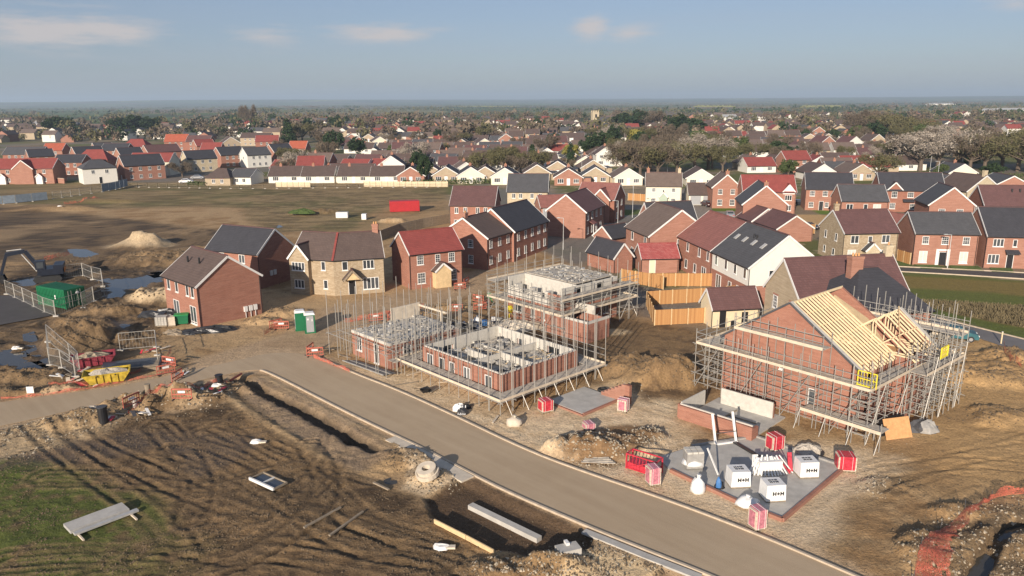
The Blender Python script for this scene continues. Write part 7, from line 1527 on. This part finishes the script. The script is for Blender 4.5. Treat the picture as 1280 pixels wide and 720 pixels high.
# ---------------------------------------------------------------- the far end of the village and the country beyond: masses nobody could count
rs = np.random.default_rng(5); mb = MB(); mats = ['brick_orange','render_white','brick_buff','tile_brown','tile_tan','slate_grey','tile_red']; n = 0
while n < 900:
    D = 515+620*rs.random()**1.25; x = rs.uniform(-.74,.74)*D
    if vn(np.array([x]), np.array([D*2.2]), 260, 21)[0] < (.28 if D < 850 else .55): continue
    if x < -D*.25 and D < 700 and rs.random() < .7: continue
    yw = rs.choice([0, math.pi/2])+rs.normal()*.12; W = rs.uniform(8,13); L = rs.uniform(7,9); ze = rs.choice([2.6,2.6,4.9,5.0]); zr = ze+2.7; c_, s_ = math.cos(yw), math.sin(yw)
    def R(px, py, z): return (x+px*c_-py*s_, D+px*s_+py*c_, z)
    wi = int(rs.choice([0,1,1,2,2])); ri = int(rs.choice([3,3,4,5,6,3]))
    mb.add([R(0,0,0),R(W,0,0),R(W,L,0),R(0,L,0),R(0,0,ze),R(W,0,ze),R(W,L,ze),R(0,L,ze),R(0,L/2,zr-.05),R(W,L/2,zr-.05)], [(0,1,5,4),(1,2,6,9,5),(2,3,7,6),(3,0,4,8,7)], wi)
    o = .4; mb.add([R(-o,-o,ze-.2),R(W+o,-o,ze-.2),R(W+o,L/2,zr),R(-o,L/2,zr),R(-o,L+o,ze-.2),R(W+o,L+o,ze-.2)], [(0,1,2,3),(3,2,5,4)], ri)
    n += 1
o = mb.build('distant_houses', mats); o['kind'] = 'stuff'; o['label'] = 'crowded roofs of the far end of the village'
def mass(name, label, spots, per, mats, seed):
    rs = np.random.default_rng(seed); Q = []; MI = []
    for (x, y, h, w_, mi, z) in spots:
        n_ = per; d = rs.normal(size=(n_,3)); d /= np.linalg.norm(d, axis=1)[:, None]; rr_ = rs.uniform(.35,1.0,n_)[:, None]
        p = d*rr_*np.array([w_/2, w_/2, h*.45])+np.array([x, y, z+h*.52]); s_ = (h*(.05 if per > 60 else .11)*rs.uniform(.6,1.5,n_))[:, None]
        a = rs.normal(size=(n_,3)); a /= np.linalg.norm(a, axis=1)[:, None]; b = np.cross(a, rs.normal(size=(n_,3))); b /= np.linalg.norm(b, axis=1)[:, None]; a = a*s_; b = b*s_
        Q.append(np.stack([p-a-b, p+a-b, p+a+b, p-a+b], 1)); MI.append(np.full(n_, mi))
    o = link(name, quads_mesh(name, np.concatenate(Q), mats, np.concatenate(MI))); o['kind'] = 'stuff'; o['label'] = label
sp_ = []
while len(sp_) < 800:
    D = 510+640*rs.random()**1.2; x = rs.uniform(-.76,.76)*D; dens = vn(np.array([x]), np.array([D*1.6]), 130, 31)[0]
    if rs.random() > dens*1.3: continue
    h = rs.uniform(6,11)*(1.35 if dens > .6 else 1); mi = rs.choice([0,0,0,0,0,1,1,2]); sp_.append((x, D, h, h*rs.uniform(.8,1.3), int(mi), 0))
mass('distant_trees','bare and evergreen trees massed through the far end of the village', sp_, 130, ['twig','twig_green','leaf_dark','leaf_mid','blossom'], 3)
sp_ = []
for _ in range(230):      # hedgerows and woods across the farmland
    D = 950+7500*rs.random()**1.6; x0 = rs.uniform(-.8,.8)*D; L = rs.uniform(80,500)*(1+D/4000); an = rs.choice([.35, .35+1.57])+rs.normal()*.1; wood = rs.random() < .2; k = int(L/(9+D/350)); mi0 = int(rs.choice([0,0,1,2]))
    for i in range(k):
        t_ = (i/k-.5)*L; x = x0+math.cos(an)*t_; y = D+math.sin(an)*t_
        if y < 900: continue
        h = (rs.uniform(4,8) if not wood else rs.uniform(8,13)); z = float(sst(np.hypot(x,y),6000,11500))*40
        sp_.append((x+rs.normal()*3, y+rs.normal()*(4 if not wood else 40), h, h*1.2*(1+D/5000), mi0 if rs.random() < .8 else 1, z))
mass('distant_woods','dark hedgerows and woods between the far fields', sp_[:9000], 16, ['twig','twig_green','leaf_dark'], 4)
# white sheds on the plain
for k,(px,py,L,lb) in enumerate(((1160,131.5,110,'long white farm shed on the plain at the upper right'),(1250,141,90,'pale farm shed near the right edge of the plain'),(1228,142,30,'small white farm shed beside the pale one'),(40,161,26,'small white roofed shed at the far left'),(905,152,16,'white farmhouse right of centre beyond the village'))):
    x, y = G(px, py); t = thing('farm_shed', lb, 'shed', (x,y,0)); gable(t,(0,0),(L,0),(0,18),(L,18),0,5,8,'render_white','steel_pale'); MB().box(3,7,-.1,0,0,4).build('door','grey_door',t)
# dead grass tufts on the verge
rs = np.random.default_rng(8); V = GP([(1132,376),(1300,386),(1300,414),(1195,393)]); pts = []
xs = [p[0] for p in V]; ys = [p[1] for p in V]
while len(pts) < 6500:
    x, y = rs.uniform(min(xs),max(xs)), rs.uniform(min(ys),max(ys))
    if inpoly(x, y, V): pts.append((x,y))
p = np.array(pts); n = len(p); h = rs.uniform(.2,.6,n); q = np.zeros((n,4,3)); a = rs.uniform(0,6.28,n); w = .03; lx = rs.normal(size=n)*.12
for j,(sx,top) in enumerate(((-1,0),(1,0),(1,1),(-1,1))): q[:,j,0] = p[:,0]+sx*w*np.cos(a)+top*lx; q[:,j,1] = p[:,1]+sx*w*np.sin(a); q[:,j,2] = top*h
plain('dead_stalk', (.15,.12,.065), .95, .3, .5); o = link('dry_grass', quads_mesh('dry_grass', q, ['dead_stalk'])); o['kind'] = 'stuff'; o['label'] = 'tall dead grass on the verge beside the grey road'
# ---------------------------------------------------------------- clods and stones lying on the worked ground
def scatter_rocks():
    rs = np.random.default_rng(12); n = 170000
    y = 36+94*rs.random(n)**1.25; x = rs.uniform(-.78,.78,n)*(y+6)
    h, s = terrain(x, y); n1 = fbm(x, y, 2.2, 3, 201); n2 = fbm(x, y, 7, 3, 211)
    bank = np.zeros(n)
    for px in ([(-40,540),(40,520),(130,508),(290,466),(310,480),(280,512),(150,528),(60,565),(-40,585)], [(495,560),(540,570),(590,600),(540,620),(500,612)], [(600,690),(740,672),(830,710),(800,740),(560,740)], [(690,590),(700,550),(760,532),(840,532),(840,550),(790,580)], [(1120,735),(1130,665),(1190,640),(1300,610),(1300,740)]):
        bank = np.maximum(bank, pm(x, y, px, .6, .8))
    lime = pm(x, y, [(400,452),(560,480),(640,530),(760,480),(850,500),(880,560),(1100,530),(1150,545),(1120,600),(1010,690),(1090,740),(960,690),(640,565)], 1.2, 1.4)
    clear = (1-s['road'])*(1-s['pad']*.8)*(1-s['pud'])*s['site']*(1-.85*s['branch'])
    w = (.10+1.0*s['mud']*sst(n1, .42, .58)+.45*s['left']*sst(n2, .42, .6)+1.0*s['mound']+1.1*bank*sst(n1, .3, .5)+.30*lime*sst(n1, .45, .6))*clear*np.clip(70/y, .3, 1.4)
    k = rs.random(n) < w*.5; x, y, h = x[k], y[k], h[k]; big = np.maximum(s['mound'], bank)[k]; pale = np.clip(lime[k]*.8+bank[k]*.3, 0, .9) > rs.random(k.sum())
    m = len(x); r = (rs.uniform(.035,.10,m)+.10*big*rs.random(m)**2.5)*np.clip(y/60, .8, 1.9)
    base = np.array([(1,0,-.3),(0,1,-.3),(-1,0,-.3),(0,-1,-.3),(0,0,.75)]); F5 = np.array([(0,1,4),(1,2,4),(2,3,4),(3,0,4)])
    V = base[None]*(r[:, None, None])*rs.uniform(.55,1.45,(m,5,1)); a = rs.uniform(0,6.28,m); c, s_ = np.cos(a)[:, None], np.sin(a)[:, None]
    X = V[:,:,0]*c-V[:,:,1]*s_+x[:, None]+rs.normal(size=(m,5))*r[:, None]*.15; Y = V[:,:,0]*s_+V[:,:,1]*c+y[:, None]; Z = V[:,:,2]+h[:, None]
    for nm, mt, sel, lb in (('stones','stone_mat',pale,'pale crushed stones strewn over the worked ground'), ('clods','clod_mat',~pale,'brown clods of earth strewn over the worked ground')):
        q = int(sel.sum()); co = np.stack([X[sel], Y[sel], Z[sel]], -1).reshape(-1, 3); fc = (F5[None]+np.arange(q)[:, None, None]*5).reshape(-1, 3)
        me = bpy.data.meshes.new(nm); me.vertices.add(len(co)); me.vertices.foreach_set('co', co.astype(np.float32).ravel()); me.loops.add(fc.size); me.loops.foreach_set('vertex_index', fc.astype(np.int32).ravel())
        me.polygons.add(len(fc)); me.polygons.foreach_set('loop_start', np.arange(0, fc.size, 3, dtype=np.int32)); me.polygons.foreach_set('loop_total', np.full(len(fc), 3, np.int32)); me.update(); me.materials.append(M[mt])
        o = link(nm, me); o['kind'] = 'stuff'; o['label'] = lb
    print('rocks', m)
plain('stone_mat', (.46,.385,.275), .95, .3, 2); plain('clod_mat', (.17,.122,.073), .95, .35, 1.2)
scatter_rocks()
def fieldsheet(px, m): 
    o = MB().prism(GP(px), .05, .5).build('crop_field', m); o['kind'] = 'structure'
plain('rape', (.42,.39,.06), 1, .1, .01); plain('crop_green', (.075,.115,.03), 1, .15, .01); plain('crop_pale', (.17,.17,.08), 1, .15, .01); plain('ploughed', (.15,.115,.08), 1, .15, .01)
for px, m in (([(866,133.5),(920,133.5),(912,131.3),(872,131.3)],'rape'), ([(460,155),(516,155),(510,151.5),(464,151.5)],'rape'), ([(1000,134),(1055,134),(1050,131.6),(1004,131.6)],'rape'), ([(920,134.2),(990,134.2),(985,131.8),(925,131.8)],'crop_pale'), ([(330,149),(455,149),(440,144),(345,144)],'crop_green'), ([(530,150),(700,149),(690,145),(545,145)],'crop_green'),
    ([(650,144),(780,143),(770,139),(655,140)],'crop_pale'), ([(1080,140),(1230,140),(1210,135),(1090,135)],'crop_pale'), ([(1020,147),(1120,147),(1110,142),(1025,142)],'crop_green'), ([(180,141),(330,141),(320,137),(190,137)],'ploughed'), ([(20,146),(150,145),(140,140),(30,141)],'crop_green'), ([(360,141),(560,140),(550,136),(370,136)],'crop_pale'), ([(820,143),(960,142),(950,138),(825,138.5)],'ploughed')): fieldsheet(px, m)
def dirof(px, py):
    u = (px-640)/F; v = -(py-360)/F; c, s = math.cos(RL), math.sin(RL); u, v = u*c-v*s, u*s+v*c
    return Vector((u, math.cos(PT)+v*math.sin(PT), -math.sin(PT)+v*math.cos(PT))).normalized()
CLOUDS = []
for px, py, wx, wy, st in ((60,40,115,22,1.0),(130,38,90,20,.9),(330,46,70,20,.6),(480,41,105,14,.95),(738,34,38,18,1.0),(785,42,60,14,.7),(1270,5,50,10,.6),(90,8,120,10,.4),(350,46,40,12,.5)):
    d_ = dirof(px, py); CLOUDS.append((d_.x, d_.z, wx/949, wy/949*1.4, st))
# ---------------------------------------------------------------- camera, light, air
cam = bpy.data.cameras.new('camera'); co = bpy.data.objects.new('camera', cam); C.objects.link(co); SC.camera = co
cam.sensor_width = 36; cam.lens = F/1280*36; cam.clip_start = 1; cam.clip_end = 40000
r0 = Vector((1,0,0)); u0 = Vector((0,math.sin(PT),math.cos(PT))); fw = Vector((0,math.cos(PT),-math.sin(PT))); c, s = math.cos(RL), math.sin(RL)
rt = r0*c+u0*s; up = -r0*s+u0*c
co.matrix_world = Matrix(((rt.x,up.x,-fw.x,0),(rt.y,up.y,-fw.y,0),(rt.z,up.z,-fw.z,HC),(0,0,0,1)))
SUN_AZ = 22.0; SUN_EL = 17.5      # direction the shadows run (clockwise from +y), height of the sun
sun = bpy.data.lights.new('sun', 'SUN'); sun.energy = 5.0; sun.angle = rad(.53); sun.color = (1.0,.87,.73)
so = bpy.data.objects.new('sun', sun); C.objects.link(so)
tr = Vector((math.sin(rad(SUN_AZ))*math.cos(rad(SUN_EL)), math.cos(rad(SUN_AZ))*math.cos(rad(SUN_EL)), -math.sin(rad(SUN_EL))))
so.rotation_euler = tr.to_track_quat('-Z', 'Y').to_euler()
w = bpy.data.worlds.new('World'); SC.world = w; w.use_nodes = True; nt = w.node_tree; bg = nt.nodes['Background']
sky = nt.nodes.new('ShaderNodeTexSky'); sky.sky_type = 'NISHITA'; sky.sun_disc = False; sky.sun_elevation = rad(SUN_EL); sky.sun_rotation = rad(SUN_AZ+180)
sky.air_density = 1.0; sky.dust_density = .6; sky.ozone_density = 1.6
tc = nt.nodes.new('ShaderNodeTexCoord'); d = tc.outputs['Generated']; sp = N(nt, 'ShaderNodeSeparateXYZ'); nt.links.new(d, sp.inputs[0])
# thin cloud layer: direction projected on a level sheet high overhead
den = mathn(nt, 'ADD', mathn(nt, 'MAXIMUM', sp.outputs[2], 0.0), .045)
cx = N(nt, 'ShaderNodeCombineXYZ'); nt.links.new(mathn(nt, 'DIVIDE', sp.outputs[0], den), cx.inputs[0]); nt.links.new(mathn(nt, 'DIVIDE', sp.outputs[1], den), cx.inputs[1])
v1 = stretch(nt, noise(nt, mapv(nt, cx.outputs[0], (.16,.42,1)), 1.0, 6, .6), .40, .85)
# small cumulus low over the horizon: longer than high
cy = N(nt, 'ShaderNodeCombineXYZ'); nt.links.new(mathn(nt, 'MULTIPLY', sp.outputs[0], 7.0), cy.inputs[0]); nt.links.new(mathn(nt, 'MULTIPLY', sp.outputs[2], 42.0), cy.inputs[1]); nt.links.new(sp.outputs[1], cy.inputs[2])
def spot(ax, az, wx, wz):
    a = mathn(nt, 'DIVIDE', mathn(nt, 'SUBTRACT', sp.outputs[0], ax), wx); b_ = mathn(nt, 'DIVIDE', mathn(nt, 'SUBTRACT', sp.outputs[2], az), wz)
    r = mathn(nt, 'ADD', mathn(nt, 'MULTIPLY', a, a), mathn(nt, 'MULTIPLY', b_, b_)); return mathn(nt, 'SUBTRACT', 1.0, mathn(nt, 'SQRT', r), True)
nn = noise(nt, cy.outputs[0], 2.2, 7, .68); m = None
for q in CLOUDS:
    k = spot(*q[:4]); k = mathn(nt, 'MULTIPLY', k, q[4]); m = k if m is None else mathn(nt, 'MAXIMUM', m, k)
cl = mathn(nt, 'MULTIPLY', stretch(nt, mathn(nt, 'ADD', mathn(nt, 'MULTIPLY', nn, 1.0), mathn(nt, 'MULTIPLY', m, .55)), .62, .95), mathn(nt, 'MULTIPLY', m, 1.6, True))
base = mixc(nt, 1.0, sky.outputs[0], (.78,.83,1.04), 'MULTIPLY'); base = mixc(nt, .4, base, (2.9,3.5,4.7)); base = mixc(nt, mathn(nt, 'MULTIPLY', v1, .35), base, (4.3,4.7,5.6)); fin = mixc(nt, mathn(nt, 'MULTIPLY', cl, .8), base, (6.6,5.9,5.6))
nt.links.new(fin, bg.inputs[0]); bg.inputs[1].default_value = .070
SC.view_settings.view_transform = 'Standard'; SC.view_settings.look = 'None'; SC.view_settings.gamma = 1; SC.view_settings.use_curve_mapping = False; SC.view_settings.exposure = .50
HAZE = True
if HAZE:
    mb = MB(); mb.box(-15500, 15500, -500, 16500, -3, 175); hm = bpy.data.materials.new('haze'); hm.use_nodes = True; hn = hm.node_tree; hn.nodes.clear()
    ou = hn.nodes.new('ShaderNodeOutputMaterial'); pv = hn.nodes.new('ShaderNodeVolumePrincipled'); pv.inputs['Density'].default_value = 0.00014; pv.inputs['Color'].default_value = (.66,.83,1,1); pv.inputs['Anisotropy'].default_value = .1
    hn.links.new(pv.outputs[0], ou.inputs['Volume']); M['haze'] = hm; o = mb.build('haze', 'haze'); o['kind'] = 'stuff'; o['label'] = 'thin pale blue air haze over the far country'
SC.cycles.volume_bounces = 0; SC.cycles.max_bounces = 5; SC.cycles.transparent_max_bounces = 8
